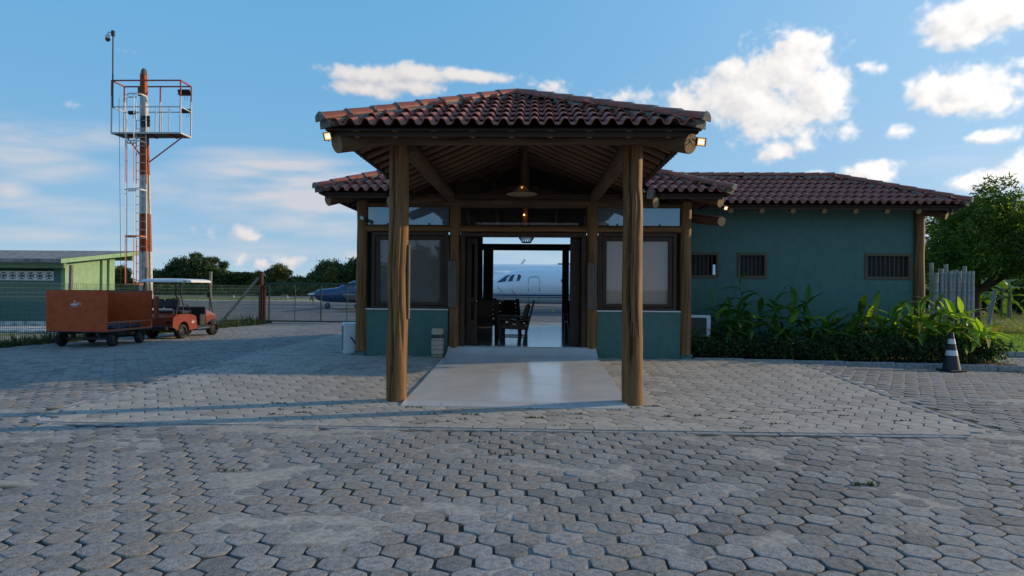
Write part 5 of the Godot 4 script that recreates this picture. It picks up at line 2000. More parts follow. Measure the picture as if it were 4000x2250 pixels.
# ------------------------------------------------------------------ vehicles
func wheel(t: Node3D, at: Vector3, r: float, w: float, turn := 0.0) -> void:
	var b := Basis(Vector3.UP, turn) * Basis(Vector3.BACK, PI / 2)
	var n := Node3D.new()
	n.name = numbered("wheel", t)
	t.add_child(n)
	var mb := MB.new()
	mb.lathe([Vector2(r * 0.6, -w / 2), Vector2(r * 0.85, -w / 2), Vector2(r * 0.96, -w * 0.4), Vector2(r, -w * 0.2), Vector2(r, w * 0.2), Vector2(r * 0.96, w * 0.4), Vector2(r * 0.85, w / 2), Vector2(r * 0.6, w / 2)], 24, at, b, false)
	part(n, "tyre", mb, M.rubber)
	mb = MB.new()
	mb.lathe([Vector2(0.0, -w * 0.3), Vector2(r * 0.2, -w * 0.32), Vector2(r * 0.3, -w * 0.25), Vector2(r * 0.5, -w * 0.25), Vector2(r * 0.62, -w * 0.45), Vector2(r * 0.62, w * 0.45), Vector2(r * 0.5, w * 0.25), Vector2(r * 0.3, w * 0.25), Vector2(r * 0.2, w * 0.32), Vector2(0.0, w * 0.3)], 18, at, b, false)
	part(n, "rim", mb, M.rim)


func emblem(parent: Node3D, o: Vector3, right: Vector3, up: Vector3, s: float) -> void:
	# white print: an aeroplane with a five-leaf palm above it and a line of small marks below
	var mb := MB.new()
	var q := func(x: float, y: float) -> Vector3: return o + right * x * s + up * y * s
	var out := right.cross(up)
	mb.poly_out([q.call(-0.5, 0.0), q.call(-0.36, -0.07), q.call(0.18, -0.07), q.call(0.3, 0.02), q.call(0.12, 0.09), q.call(-0.3, 0.09)], out)
	mb.poly_out([q.call(0.18, 0.04), q.call(0.3, 0.02), q.call(0.36, 0.19), q.call(0.27, 0.19)], out)
	mb.poly_out([q.call(0.36, -0.05), q.call(0.5, -0.05), q.call(0.5, 0.16), q.call(0.44, 0.16), q.call(0.44, 0.02)], out)
	mb.poly_out([q.call(-0.12, -0.06), q.call(0.06, -0.06), q.call(0.02, -0.13), q.call(-0.05, -0.13)], out)
	for k in 6:
		var a := TAU * k / 6.0 + 0.3
		mb.poly_out([q.call(-0.05, 0.28), q.call(-0.05 + cos(a - 0.25) * 0.09, 0.28 + sin(a - 0.25) * 0.09), q.call(-0.05 + cos(a) * 0.17, 0.28 + sin(a) * 0.15), q.call(-0.05 + cos(a + 0.25) * 0.09, 0.28 + sin(a + 0.25) * 0.09)], out)
	mb.poly_out([q.call(-0.07, 0.09), q.call(-0.03, 0.09), q.call(-0.04, 0.28), q.call(-0.06, 0.28)], out)
	for k in 8:
		mb.poly_out([q.call(-0.36 + k * 0.085, -0.2), q.call(-0.31 + k * 0.085, -0.2), q.call(-0.31 + k * 0.085, -0.15), q.call(-0.36 + k * 0.085, -0.15)], out)
	part(parent, "emblem", mb, M.decal)


func trailer() -> void:
	var t := thing("baggage_trailer", "orange box trailer for baggage with one open side", "trailer", P(-11.1, 0, 16.55), -0.02)
	var w := 1.54
	var L := 1.95
	var y0 := 0.40
	var y1 := 1.42
	var mb := MB.new()
	mb.box(Vector3(0, (y0 + y1) / 2, 0), Vector3(w, y1 - y0, 0.025), Basis(), 0.004)
	part(t, "rear_panel", mb, M.box_orange)
	emblem(t, Vector3(-0.02, 1.07, 0.0155), Vector3.RIGHT, Vector3.UP, 0.27)
	mb = MB.new()
	mb.box(Vector3(-w / 2 + 0.012, (y0 + y1) / 2, -L / 2), Vector3(0.02, y1 - y0, L - 0.04), Basis(), 0.0)
	part(t, "side_panel", mb, M.box_orange)
	mb = MB.new()
	mb.box(Vector3(0, (y0 + y1) / 2, -L), Vector3(w, y1 - y0, 0.02), Basis(), 0.0)
	part(t, "front_panel", mb, M.box_orange)
	mb = MB.new()
	mb.box(Vector3(0, y0 - 0.01, -L / 2), Vector3(w, 0.02, L), Basis(), 0.0)
	part(t, "floor_plate", mb, M.steel_dark)
	# inner frame bars on the far side
	for y in [y1 - 0.02, y1 - 0.27, y0 + 0.4]:
		mb = MB.new()
		mb.bar(Vector3(-w / 2 + 0.045, y, -0.02), Vector3(-w / 2 + 0.045, y, -L + 0.02), 0.04, 0.05)
		part(t, "frame_bar", mb, M.steel_dark)
	for z in [-0.65, -1.3]:
		mb = MB.new()
		mb.bar(Vector3(-w / 2 + 0.043, y0, z), Vector3(-w / 2 + 0.043, y1, z), 0.035, 0.035)
		part(t, "frame_bar", mb, M.steel_dark)
	mb = MB.new()
	mb.bar(Vector3(w / 2 - 0.02, y1 - 0.02, -0.02), Vector3(w / 2 - 0.02, y1 - 0.02, -L + 0.02), 0.035, 0.035)
	part(t, "frame_bar", mb, M.steel_dark)
	for z in [-0.03, -L + 0.03]:
		mb = MB.new()
		mb.bar(Vector3(w / 2 - 0.015, y0, z), Vector3(w / 2 - 0.015, y1 - 0.04, z), 0.035, 0.035, 0.004)
		part(t, "corner_post", mb, M.box_orange)
	for y in [y0 + 0.02, y0 + 0.21]:
		mb = MB.new()
		mb.bar(Vector3(w / 2 - 0.01, y, -0.04), Vector3(w / 2 - 0.01, y, -L + 0.04), 0.03, 0.045, 0.004)
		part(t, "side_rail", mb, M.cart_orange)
	for k in 3:
		mb = MB.new()
		mb.bar(Vector3(w / 2 - 0.01, y0 + 0.04, -0.48 - k * 0.48), Vector3(w / 2 - 0.01, y0 + 0.19, -0.48 - k * 0.48), 0.025, 0.03, 0.004)
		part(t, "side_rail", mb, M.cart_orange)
	mb = MB.new()
	mb.box(Vector3(0.1, y0 + 0.07, -L / 2), Vector3(1.2, 0.11, 1.5), Basis(Vector3.UP, 0.1), 0.05)
	part(t, "folded_sheet", mb, M.navy_sheet)
	# swung-open front door, its outer face to the sun
	mb = MB.new()
	mb.box(Vector3(w / 2 + 0.1, y0 + 0.55, -L - 0.03), Vector3(0.24, 0.62, 0.015), Basis(Vector3.UP, -0.5), 0.003)
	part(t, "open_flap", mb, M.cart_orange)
	# running gear
	for x in [-0.5, 0.5]:
		mb = MB.new()
		mb.bar(Vector3(x, y0 - 0.06, -0.05), Vector3(x, y0 - 0.06, -L), 0.06, 0.08)
		part(t, "chassis_rail", mb, M.steel_dark)
	for z in [-0.4, -1.55]:
		mb = MB.new()
		mb.bar(Vector3(-0.62, 0.2, z), Vector3(0.62, 0.2, z), 0.05, 0.05)
		part(t, "axle", mb, M.steel_dark)
		for x in [-0.35, 0.35]:
			mb = MB.new()
			mb.bar(Vector3(x, 0.2, z), Vector3(x, y0 - 0.05, z), 0.07, 0.06)
			part(t, "axle_bracket", mb, M.steel_dark)
	for q in [[-0.66, -0.4], [0.66, -0.4], [-0.66, -1.55], [0.66, -1.55]]:
		wheel(t, Vector3(q[0], 0.2, q[1]), 0.2, 0.13, 0.12)
	mb = MB.new()
	mb.tube([Vector3(0, 0.26, -1.6), Vector3(0, 0.24, -L - 0.55), Vector3(0.02, 0.3, -L - 0.75)], [0.025], 8)
	part(t, "tow_bar", mb, M.steel_dark)


func golf_cart() -> void:
	# local -z is the way it faces; the origin is on the ground under the rear axle
	var t := thing("golf_cart", "orange golf cart with a white roof and black seats", "golf cart", P(-10.66, 0, 19.9), -0.1)
	for q in [[-0.45, 0.0], [0.45, 0.0], [-0.44, -1.66], [0.44, -1.66]]:
		wheel(t, Vector3(q[0], 0.215, q[1]), 0.215, 0.19, -0.1 if q[1] < -1.0 else 0.0)
	# rear body shell with wheel arches, lofted along z
	var mb := MB.new()
	for s in [-1.0, 1.0]:
		var pts := []
		for k in 13:
			var a := PI * k / 12.0
			pts.append(Vector2(0.02 + cos(a) * 0.27, 0.24 + sin(a) * 0.27))
		var outline := [Vector2(0.52, 0.36), Vector2(0.5, 0.62), Vector2(0.3, 0.72), Vector2(-0.25, 0.72), Vector2(-0.62, 0.66), Vector2(-0.68, 0.34)]
		# fender skin: between the arch and the outline
		var arch := pts.duplicate()
		var ring := outline.duplicate()
		var prev_a := Vector2(0.30, 0.30)
		var x: float = s * 0.57
		for k in 12:
			var a0: Vector2 = arch[k]
			var a1: Vector2 = arch[k + 1]
			var f0 := k / 12.0
			var f1 := (k + 1) / 12.0
			var o0 := along(ring, f0)
			var o1 := along(ring, f1)
			mb.poly_out([Vector3(x, a0.y, a0.x), Vector3(x, a1.y, a1.x), Vector3(x * 0.97, o1.y, o1.x), Vector3(x * 0.97, o0.y, o0.x)], Vector3(s, 0, 0))
			mb.poly_out([Vector3(x, a0.y, a0.x), Vector3(x, a1.y, a1.x), Vector3(x * 0.75, a1.y, a1.x), Vector3(x * 0.75, a0.y, a0.x)], Vector3.DOWN)
		# lower sill behind the step
		mb.poly_out([Vector3(x, 0.24, -0.25), Vector3(x, 0.34, -0.25), Vector3(x * 0.97, 0.34, -0.68), Vector3(x * 0.97, 0.26, -0.68)], Vector3(s, 0, 0))
		for k in ring.size() - 1:
			var a: Vector2 = ring[k]
			var b: Vector2 = ring[k + 1]
			mb.poly_out([Vector3(x * 0.97, a.y, a.x), Vector3(x * 0.97, b.y, b.x), Vector3(x * 0.55, b.y + 0.02, b.x), Vector3(x * 0.55, a.y + 0.02, a.x)], Vector3.UP if k in [1, 2, 3] else Vector3(0, 0, 1 if k == 0 else -1))
	mb.poly_out([Vector3(-0.54, 0.36, 0.52), Vector3(0.54, 0.36, 0.52), Vector3(0.54, 0.64, 0.5), Vector3(-0.54, 0.64, 0.5)], Vector3.BACK)
	mb.poly_out([Vector3(-0.35, 0.74, 0.3), Vector3(0.35, 0.74, 0.3), Vector3(0.35, 0.64, 0.5), Vector3(-0.35, 0.64, 0.5)], Vector3.UP)
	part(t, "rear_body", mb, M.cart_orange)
	emblem(t, Vector3(0.572, 0.47, -0.44), Vector3.FORWARD, Vector3.UP, 0.19)
	mb = MB.new()
	mb.box(Vector3(0, 0.27, -0.75), Vector3(1.0, 0.12, 2.1), Basis(), 0.02)
	part(t, "chassis", mb, M.black)
	mb = MB.new()
	mb.box(Vector3(0, 0.33, 0.56), Vector3(0.85, 0.14, 0.12), Basis(), 0.03)
	part(t, "rear_bumper", mb, M.black)
	for s in [-1.0, 1.0]:
		mb = MB.new()
		mb.box(Vector3(s * 0.44, 0.5, 0.515), Vector3(0.2, 0.1, 0.03), Basis(), 0.01)
		part(t, "tail_light", mb, M.lens_red)
		mb = MB.new()
		mb.box(Vector3(s * 0.565, 0.255, -0.95), Vector3(0.03, 0.03, 0.6), Basis(), 0.006)
		part(t, "step_strip", mb, M.chrome)
	# floor and cowl
	mb = MB.new()
	mb.box(Vector3(0, 0.34, -0.98), Vector3(1.06, 0.03, 0.62), Basis(), 0.005)
	part(t, "floor", mb, M.black)
	mb = MB.new()
	var rings := []
	for q in [[-1.16, 0.53, 0.86, 0.36], [-1.3, 0.55, 0.86, 0.30], [-1.5, 0.54, 0.80, 0.46], [-1.78, 0.5, 0.70, 0.46], [-1.98, 0.4, 0.58, 0.40], [-2.04, 0.3, 0.5, 0.42]]:
		var ring := PackedVector3Array()
		for k in 16:
			var a := TAU * k / 16.0
			var cx := signf(cos(a)) * pow(absf(cos(a)), 0.5)
			var cy := signf(sin(a)) * pow(absf(sin(a)), 0.6)
			ring.append(Vector3(cx * q[1], (q[2] + q[3]) / 2 + cy * (q[2] - q[3]) / 2, q[0]))
		rings.append(ring)
	mb.skin(rings)
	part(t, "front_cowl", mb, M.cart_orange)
	mb = MB.new()
	mb.box(Vector3(0, 0.62, -1.14), Vector3(1.1, 0.58, 0.06), Basis(Vector3.RIGHT, 0.1), 0.03)
	mb.box(Vector3(0.53, 0.52, -0.98), Vector3(0.04, 0.34, 0.3), Basis(), 0.02)
	part(t, "dashboard", mb, M.black)
	# seats on struts
	mb = MB.new()
	mb.box(Vector3(0, 0.77, -0.2), Vector3(1.0, 0.1, 0.5), Basis(), 0.04)
	part(t, "seat_cushion", mb, M.seat)
	for s in [-1.0, 1.0]:
		mb = MB.new()
		mb.box(Vector3(s * 0.25, 1.03, 0.1), Vector3(0.49, 0.28, 0.09), Basis(Vector3.RIGHT, -0.15), 0.04)
		part(t, "seat_back", mb, M.seat)
		mb = MB.new()
		mb.tube([Vector3(s * 0.3, 0.7, 0.12), Vector3(s * 0.3, 1.1, 0.16)], [0.02], 8)
		part(t, "seat_strut", mb, M.steel_dark)
		mb = MB.new()
		mb.tube([Vector3(s * 0.52, 0.74, 0.02), Vector3(s * 0.53, 0.98, 0.0), Vector3(s * 0.53, 1.0, -0.2), Vector3(s * 0.53, 0.75, -0.4)], [0.016], 8)
		part(t, "arm_rail", mb, M.black)
		mb = MB.new()
		mb.tube([Vector3(s * 0.5, 0.72, 0.3), Vector3(s * 0.5, 1.12, 0.18), Vector3(s * 0.51, 1.3, 0.34), Vector3(s * 0.5, 1.7, 0.3)], [0.019], 8)
		part(t, "roof_post", mb, M.black)
		mb = MB.new()
		mb.tube([Vector3(s * 0.46, 0.66, -1.66), Vector3(s * 0.49, 1.2, -1.45), Vector3(s * 0.48, 1.7, -1.36)], [0.019], 8)
		part(t, "roof_post", mb, M.black)
	# roof with a turned-down rim and a grip slot
	mb = MB.new()
	rings = []
	for q in [[0.58, 0.028, 1.66], [0.6, 0.03, 1.69], [0.57, 0.0, 1.735], [0.4, -0.1, 1.765], [0.1, -0.5, 1.775]]:
		var ring := PackedVector3Array()
		for k in 24:
			var a := TAU * k / 24.0
			var cx := signf(cos(a)) * pow(absf(cos(a)), 0.3)
			var cz := signf(sin(a)) * pow(absf(sin(a)), 0.3)
			ring.append(Vector3(cx * q[0], q[2], -0.52 + cz * (0.98 + q[1] * 0.9)))
		rings.append(ring)
	mb.skin(rings)
	part(t, "roof", mb, M.cart_roof)
	for s in [-1.0, 1.0]:
		mb = MB.new()
		mb.box(Vector3(s * 0.592, 1.70, 0.05), Vector3(0.02, 0.025, 0.14), Basis(), 0.008)
		part(t, "grip_slot", mb, M.black)
	# steering
	mb = MB.new()
	var sb := Basis.from_euler(Vector3(0.9, 0, 0))
	mb.tube(range(25).map(func(k): return Vector3(-0.25, 1.05, -0.72) + sb * Vector3(cos(TAU * k / 24.0) * 0.17, 0, sin(TAU * k / 24.0) * 0.17)), [0.015], 6, false)
	mb.bar(Vector3(-0.42, 1.05, -0.72), Vector3(-0.08, 1.05, -0.72), 0.03, 0.02)
	part(t, "steering_wheel", mb, M.black)
	mb = MB.new()
	mb.tube([Vector3(-0.25, 1.05, -0.72), Vector3(-0.25, 0.7, -1.15)], [0.022], 8)
	part(t, "steering_column", mb, M.black)
	mb = MB.new()
	mb.box(Vector3(0.5, 1.28, -1.36), Vector3(0.11, 0.16, 0.03), Basis(), 0.01)
	mb.tube([Vector3(0.49, 1.2, -1.44), Vector3(0.5, 1.24, -1.37)], [0.01], 5)
	part(t, "mirror", mb, M.black)


func along(pts: Array, f: float) -> Vector2:
	var total := 0.0
	for k in pts.size() - 1:
		total += (pts[k + 1] - pts[k]).length()
	var want := total * f
	for k in pts.size() - 1:
		var l: float = (pts[k + 1] - pts[k]).length()
		if want <= l:
			return pts[k].lerp(pts[k + 1], want / l)
		want -= l
	return pts[pts.size() - 1]

# ------------------------------------------------------------------ aircraft
class Hull:
	# a fuselage along +x: stations of [x, centre height, half height, half width]
	var st: Array

	func at(x: float) -> Array:
		for k in st.size() - 1:
			if x <= st[k + 1][0]:
				var f: float = clampf((x - st[k][0]) / (st[k + 1][0] - st[k][0]), 0, 1)
				f = f * f * (3 - 2 * f) * 0.35 + f * 0.65
				return [lerp(st[k][1], st[k + 1][1], f), lerp(st[k][2], st[k + 1][2], f), lerp(st[k][3], st[k + 1][3], f)]
		return [st[-1][1], st[-1][2], st[-1][3]]

	func point(x: float, a: float, out := 0.0) -> Vector3:
		var c := at(x)
		return Vector3(x, c[0] + (c[1] + out) * sin(a), (c[2] + out) * cos(a))

	func body(mb, x0: float, x1: float, n: int, sides := 28) -> void:
		var rings := []
		for k in n + 1:
			var x: float = lerp(x0, x1, float(k) / n)
			var ring := PackedVector3Array()
			for s in sides:
				ring.append(point(x, TAU * s / sides))
			rings.append(ring)
		mb.skin(rings)

	# the angle on the camera's side at which the skin has the height y
	func angle(x: float, y: float) -> float:
		var c := at(x)
		return asin(clampf((y - c[0]) / c[1], -1, 1))

	func patch(mb, pts: Array, out := 0.008) -> void:
		# pts: [x, y] seen from the side, a convex outline, laid on the skin in thin strips
		var lo := 1e9
		var hi := -1e9
		for p in pts:
			lo = minf(lo, p[0])
			hi = maxf(hi, p[0])
		var n := maxi(3, int((hi - lo) / 0.25))
		var prev := []
		for k in n + 1:
			var x: float = lerp(lo, hi, clampf(float(k) / n, 0.002, 0.998))
			var ys := []
			for q in pts.size():
				var a: Array = pts[q]
				var b: Array = pts[(q + 1) % pts.size()]
				if (a[0] <= x) != (b[0] <= x):
					ys.append(lerp(a[1], b[1], (x - a[0]) / (b[0] - a[0])))
			if ys.size() < 2:
				continue
			var y0: float = minf(ys[0], ys[1])
			var y1: float = maxf(ys[0], ys[1])
			var row := []
			for q in 5:
				row.append(point(x, angle(x, lerp(y0, y1, q / 4.0)), out))
			if prev:
				for q in 4:
					mb.poly_out([prev[q], row[q], row[q + 1], prev[q + 1]], Vector3.BACK)
			prev = row


func oval(cx: float, cy: float, rx: float, ry: float) -> Array:
	var a := []
	for k in 14:
		var t := TAU * k / 14.0 + 0.1
		a.append([cx + signf(cos(t)) * pow(absf(cos(t)), 0.7) * rx, cy + signf(sin(t)) * pow(absf(sin(t)), 0.7) * ry])
	return a


func wing_slab(mb: MB, root: Vector3, tip: Vector3, c0: float, c1: float, th: float) -> void:
	var rings := []
	for q in [[root, c0, th], [tip, c1, th * 0.5]]:
		var ring := PackedVector3Array()
		for p in [[0.0, 0.0], [0.08, 0.55], [0.35, 1.0], [0.7, 0.6], [1.0, 0.05], [0.7, -0.25], [0.3, -0.5], [0.06, -0.4]]:
			ring.append(q[0] + Vector3(p[0] * q[1], p[1] * q[2], 0))
		rings.append(ring)
	mb.skin(rings)


func gear(t: Node3D, top: Vector3, ground: float, r: float, w: float, m: Material) -> void:
	var g := Node3D.new()
	g.name = numbered("landing_gear", t)
	t.add_child(g)
	var mb := MB.new()
	mb.tube([top, Vector3(top.x, ground + r, top.z)], [0.06, 0.045], 8)
	mb.tube([top + Vector3(0.4, 0, 0), Vector3(top.x, ground + r * 1.8, top.z)], [0.03], 6)
	part(g, "strut", mb, m)
	mb = MB.new()
	mb.lathe([Vector2(0.0, -w / 2), Vector2(r * 0.8, -w / 2), Vector2(r, -w * 0.25), Vector2(r, w * 0.25), Vector2(r * 0.8, w / 2), Vector2(0.0, w / 2)], 20, Vector3(top.x, ground + r, top.z), Basis(Vector3.RIGHT, PI / 2))
	part(g, "tyre", mb, M.rubber)
	mb = MB.new()
	mb.lathe([Vector2(0.0, -w * 0.53), Vector2(r * 0.5, -w * 0.53), Vector2(r * 0.5, w * 0.53), Vector2(0.0, w * 0.53)], 14, Vector3(top.x, ground + r, top.z), Basis(Vector3.RIGHT, PI / 2))
	part(g, "hub", mb, M.jet_grey)


func aircraft() -> void:
	# --- the business jet behind the hall
	var t := thing("business_jet", "white business jet with blue side stripes behind the hall doorway", "jet", P(-3.9, 0, 47.0))
	var h := Hull.new()
	h.st = [[0.0, 1.36, 0.04, 0.04], [0.25, 1.38, 0.3, 0.3], [0.9, 1.45, 0.6, 0.6], [1.7, 1.57, 0.84, 0.82], [2.4, 1.68, 1.05, 1.0], [3.2, 1.76, 1.2, 1.15], [4.4, 1.77, 1.23, 1.2], [12.0, 1.77, 1.23, 1.2], [15.5, 2.05, 0.85, 0.8], [18.6, 2.5, 0.2, 0.18]]
	var mb := MB.new()
	h.body(mb, 0.0, 18.6, 60)
	part(t, "fuselage", mb, M.jet_white)
	for q in [["jet_blue", 1.10, 1.19], ["jet_navy", 0.99, 1.04], ["jet_line", 1.24, 1.26]]:
		mb = MB.new()
		h.patch(mb, [[0.7, q[1]], [14.0, q[1]], [14.0, q[2]], [0.7, q[2]]])
		part(t, "stripe", mb, M[q[0]])
	for q in [[[1.55, 1.98], [2.25, 2.06], [2.5, 2.52], [2.32, 2.56]], [[2.32, 2.06], [2.78, 2.08], [2.82, 2.52], [2.56, 2.54]], [[2.9, 2.1], [3.22, 2.13], [3.24, 2.42], [3.16, 2.54], [2.93, 2.54]]]:
		mb = MB.new()
		h.patch(mb, q, 0.01)
		part(t, "cockpit_window", mb, M.cockpit_glass)
	for k in 6:
		mb = MB.new()
		h.patch(mb, oval(6.05 + k * 1.25, 2.14, 0.15, 0.21), 0.012)
		var w := part(t, "cabin_window", mb, M.jet_line)
		mb = MB.new()
		h.patch(mb, oval(6.05 + k * 1.25, 2.14, 0.12, 0.18), 0.018)
		part(w, "pane", mb, M.cockpit_glass)
	# door seam
	mb = MB.new()
	var seam := []
	for k in 24:
		var a := TAU * k / 24.0
		seam.append(Vector2(4.1 + signf(cos(a)) * pow(absf(cos(a)), 0.4) * 0.4, 1.5 + signf(sin(a)) * pow(absf(sin(a)), 0.45) * 0.92))
	for k in 24:
		var a: Vector2 = seam[k]
		var b: Vector2 = seam[(k + 1) % 24]
		var c := Vector2(4.1, 1.5)
		var a2 := a.lerp(c, 0.0) + (c - a).normalized() * 0.05
		var b2 := b + (c - b).normalized() * 0.05
		mb.poly_out([h.point(a.x, h.angle(a.x, a.y), 0.014), h.point(b.x, h.angle(b.x, b.y), 0.014), h.point(b2.x, h.angle(b2.x, b2.y), 0.014), h.point(a2.x, h.angle(a2.x, a2.y), 0.014)], Vector3.BACK)
	part(t, "door_seam", mb, M.jet_grey)
	# probe covers with red ribbons
	for q in [[1.65, 1.72, 0.35], [2.6, 1.5, 0.25]]:
		mb = MB.new()
		mb.tube([h.point(q[0], h.angle(q[0], q[1]), 0.02), h.point(q[0] + 0.2, h.angle(q[0] + 0.2, q[1] - 0.25), 0.03), h.point(q[0] + q[2], h.angle(q[0] + q[2], q[1] - 0.4), 0.02)], [0.02, 0.016, 0.02], 6)
		part(t, "ribbon", mb, M.cover_red)
	mb = MB.new()
	wing_slab(mb, Vector3(8.0, 0.95, 0.6), Vector3(11.5, 1.3, 9.4), 4.2, 1.4, 0.28)
	part(t, "wing", mb, M.jet_white)
	mb = MB.new()
	wing_slab(mb, Vector3(8.0, 0.95, -0.6), Vector3(11.5, 1.3, -9.4), 4.2, 1.4, 0.28)
	part(t, "wing", mb, M.jet_white)
	for s in [-1.0, 1.0]:
		mb = MB.new()
		mb.lathe([Vector2(0.42, 0.0), Vector2(0.55, 0.3), Vector2(0.58, 1.2), Vector2(0.45, 2.4), Vector2(0.3, 2.7)], 18, Vector3(12.3, 2.5, s * 1.75), Basis(Vector3.BACK, -PI / 2))
		part(t, "engine", mb, M.jet_white)
	mb = MB.new()
	var fin := []
	for q in [[Vector3(14.6, 2.7, 0), 3.4, 0.16], [Vector3(17.0, 5.6, 0), 1.7, 0.08]]:
		var ring := PackedVector3Array()
		for p in [[0.0, 0.0], [0.3, 1.0], [0.7, 0.7], [1.0, 0.0], [0.7, -0.7], [0.3, -1.0]]:
			ring.append(q[0] + Vector3(p[0] * q[1], 0, p[1] * q[2]))
		fin.append(ring)
	mb.skin(fin)
	part(t, "tail_fin", mb, M.jet_white)
	mb = MB.new()
	wing_slab(mb, Vector3(16.6, 4.4, 0), Vector3(17.8, 4.3, 3.2), 1.6, 0.7, 0.1)
	wing_slab(mb, Vector3(16.6, 4.4, 0), Vector3(17.8, 4.3, -3.2), 1.6, 0.7, 0.1)
	part(t, "tailplane", mb, M.jet_white)
	gear(t, Vector3(1.9, 0.85, 0), -0.02, 0.22, 0.16, M.jet_white)
	gear(t, Vector3(9.6, 0.9, 1.5), -0.02, 0.33, 0.25, M.jet_white)
	gear(t, Vector3(9.6, 0.9, -1.5), -0.02, 0.33, 0.25, M.jet_white)
	mb = MB.new()
	mb.bar(Vector3(5.4, 0.0, 0.6), Vector3(5.55, 0.25, 0.6), 0.12, 0.1, 0.02)
	part(t, "wheel_chock", mb, M.yellow)

	# --- a second, larger aircraft standing beyond it
	t = thing("parked_airliner", "pale aircraft with a red engine cover standing beyond the striped jet", "aircraft", P(-16.0, 0, 63.0))
	h = Hull.new()
	h.st = [[0.0, 2.1, 0.05, 0.05], [0.8, 2.2, 0.7, 0.7], [2.6, 2.4, 1.3, 1.3], [4.5, 2.45, 1.42, 1.4], [22.0, 2.45, 1.42, 1.4], [27.0, 3.0, 0.5, 0.5]]
	mb = MB.new()
	h.body(mb, 0.0, 27.0, 50)
	part(t, "fuselage", mb, M.jet_white)
	for k in 14:
		mb = MB.new()
		h.patch(mb, oval(6.0 + k * 1.22, 2.9, 0.17, 0.2), 0.012)
		part(t, "cabin_window", mb, M.jet_grey)
	mb = MB.new()
	mb.lathe([Vector2(0.0, 0.02), Vector2(0.52, 0.0), Vector2(0.55, 0.1)], 18, Vector3(12.55, 2.55, 2.4), Basis(Vector3.BACK, PI / 2))
	part(t, "intake_cover", mb, M.cover_red)
	mb = MB.new()
	mb.lathe([Vector2(0.54, 0.0), Vector2(0.62, -0.3), Vector2(0.62, -1.3), Vector2(0.4, -2.3)], 18, Vector3(12.5, 2.55, 2.4), Basis(Vector3.BACK, PI / 2))
	part(t, "engine", mb, M.jet_white)
	mb = MB.new()
	wing_slab(mb, Vector3(9.5, 1.6, 1.0), Vector3(12.0, 1.9, -10), 4.0, 1.5, 0.3)
	wing_slab(mb, Vector3(9.5, 1.6, -1.0), Vector3(12.0, 1.9, 10), 4.0, 1.5, 0.3)
	part(t, "wing", mb, M.jet_white)
	mb = MB.new()
	mb.bar(Vector3(15.0, 3.85, 0), Vector3(15.35, 4.3, 0), 0.04, 0.2)
	part(t, "blade_aerial", mb, M.jet_white)
	mb = MB.new()
	mb.box(Vector3(19.0, 3.92, 0), Vector3(1.3, 0.12, 0.4), Basis(), 0.03)
	part(t, "roof_fairing", mb, M.jet_grey)
	gear(t, Vector3(3.2, 1.2, 0), -0.02, 0.3, 0.25, M.jet_white)
	gear(t, Vector3(12.2, 1.2, 1.8), -0.02, 0.4, 0.3, M.jet_white)
	gear(t, Vector3(12.2, 1.2, -1.8), -0.02, 0.4, 0.3, M.jet_white)

	# --- the dark blue propeller aircraft
	t = thing("propeller_plane", "dark blue and white single propeller plane parked beyond the gate", "aeroplane", P(-16.75, 0, 50.5), 0.12)
	h = Hull.new()
	h.st = [[0.55, 1.02, 0.17, 0.18], [0.62, 1.0, 0.36, 0.36], [1.2, 0.98, 0.47, 0.46], [2.2, 1.0, 0.56, 0.52], [2.7, 1.12, 0.68, 0.56], [3.5, 1.25, 0.84, 0.6], [5.2, 1.25, 0.84, 0.62], [6.6, 1.3, 0.6, 0.48], [8.9, 1.45, 0.16, 0.12]]
	mb = MB.new()
	h.body(mb, 0.55, 8.9, 40)
	part(t, "fuselage", mb, M.plane_blue)
	mb = MB.new()
	h.patch(mb, [[3.5, 0.98], [4.0, 1.2], [5.3, 1.48], [6.6, 1.5], [8.7, 1.48], [8.7, 1.36], [6.6, 0.86], [5.2, 0.72], [4.0, 0.72]], 0.012)
	part(t, "white_flash", mb, M.jet_white)
	mb = MB.new()
	h.patch(mb, [[4.0, 1.14], [5.3, 1.2], [8.0, 1.36], [8.0, 1.31], [5.3, 1.12], [4.1, 1.06]], 0.016)
	part(t, "stripe", mb, M.jet_navy)
	mb = MB.new()
	h.patch(mb, [[2.75, 1.45], [3.3, 1.46], [3.4, 1.84], [3.2, 1.88]], 0.014)
	part(t, "windscreen", mb, M.cockpit_glass)
	for x in [3.55, 4.5, 5.2]:
		mb = MB.new()
		h.patch(mb, [[x, 1.5], [x + 0.5, 1.5], [x + 0.48, 1.82], [x + 0.02, 1.82]], 0.014)
		part(t, "cabin_window", mb, M.jet_line if x > 4 else M.jet_grey)
	mb = MB.new()
	mb.lathe([Vector2(0.0, 0.55), Vector2(0.06, 0.5), Vector2(0.13, 0.3), Vector2(0.17, 0.0)], 16, Vector3(0.55, 1.02, 0), Basis(Vector3.BACK, PI / 2))
	part(t, "spinner", mb, M.chrome)
	for k in 4:
		var a := TAU * k / 4.0 + 0.5
		mb = MB.new()
		var rd := Vector3(0, cos(a), sin(a))
		var td := Vector3(0.35, -sin(a), cos(a)).normalized()
		var hub := Vector3(0.38, 1.02, 0)
		mb.poly([hub + rd * 0.12 - td * 0.04, hub + rd * 0.12 + td * 0.04, hub + rd * 0.5 + td * 0.09, hub + rd * 0.88 + td * 0.05, hub + rd * 0.88 - td * 0.05, hub + rd * 0.5 - td * 0.08])
		part(t, "propeller_blade", mb, M.black)
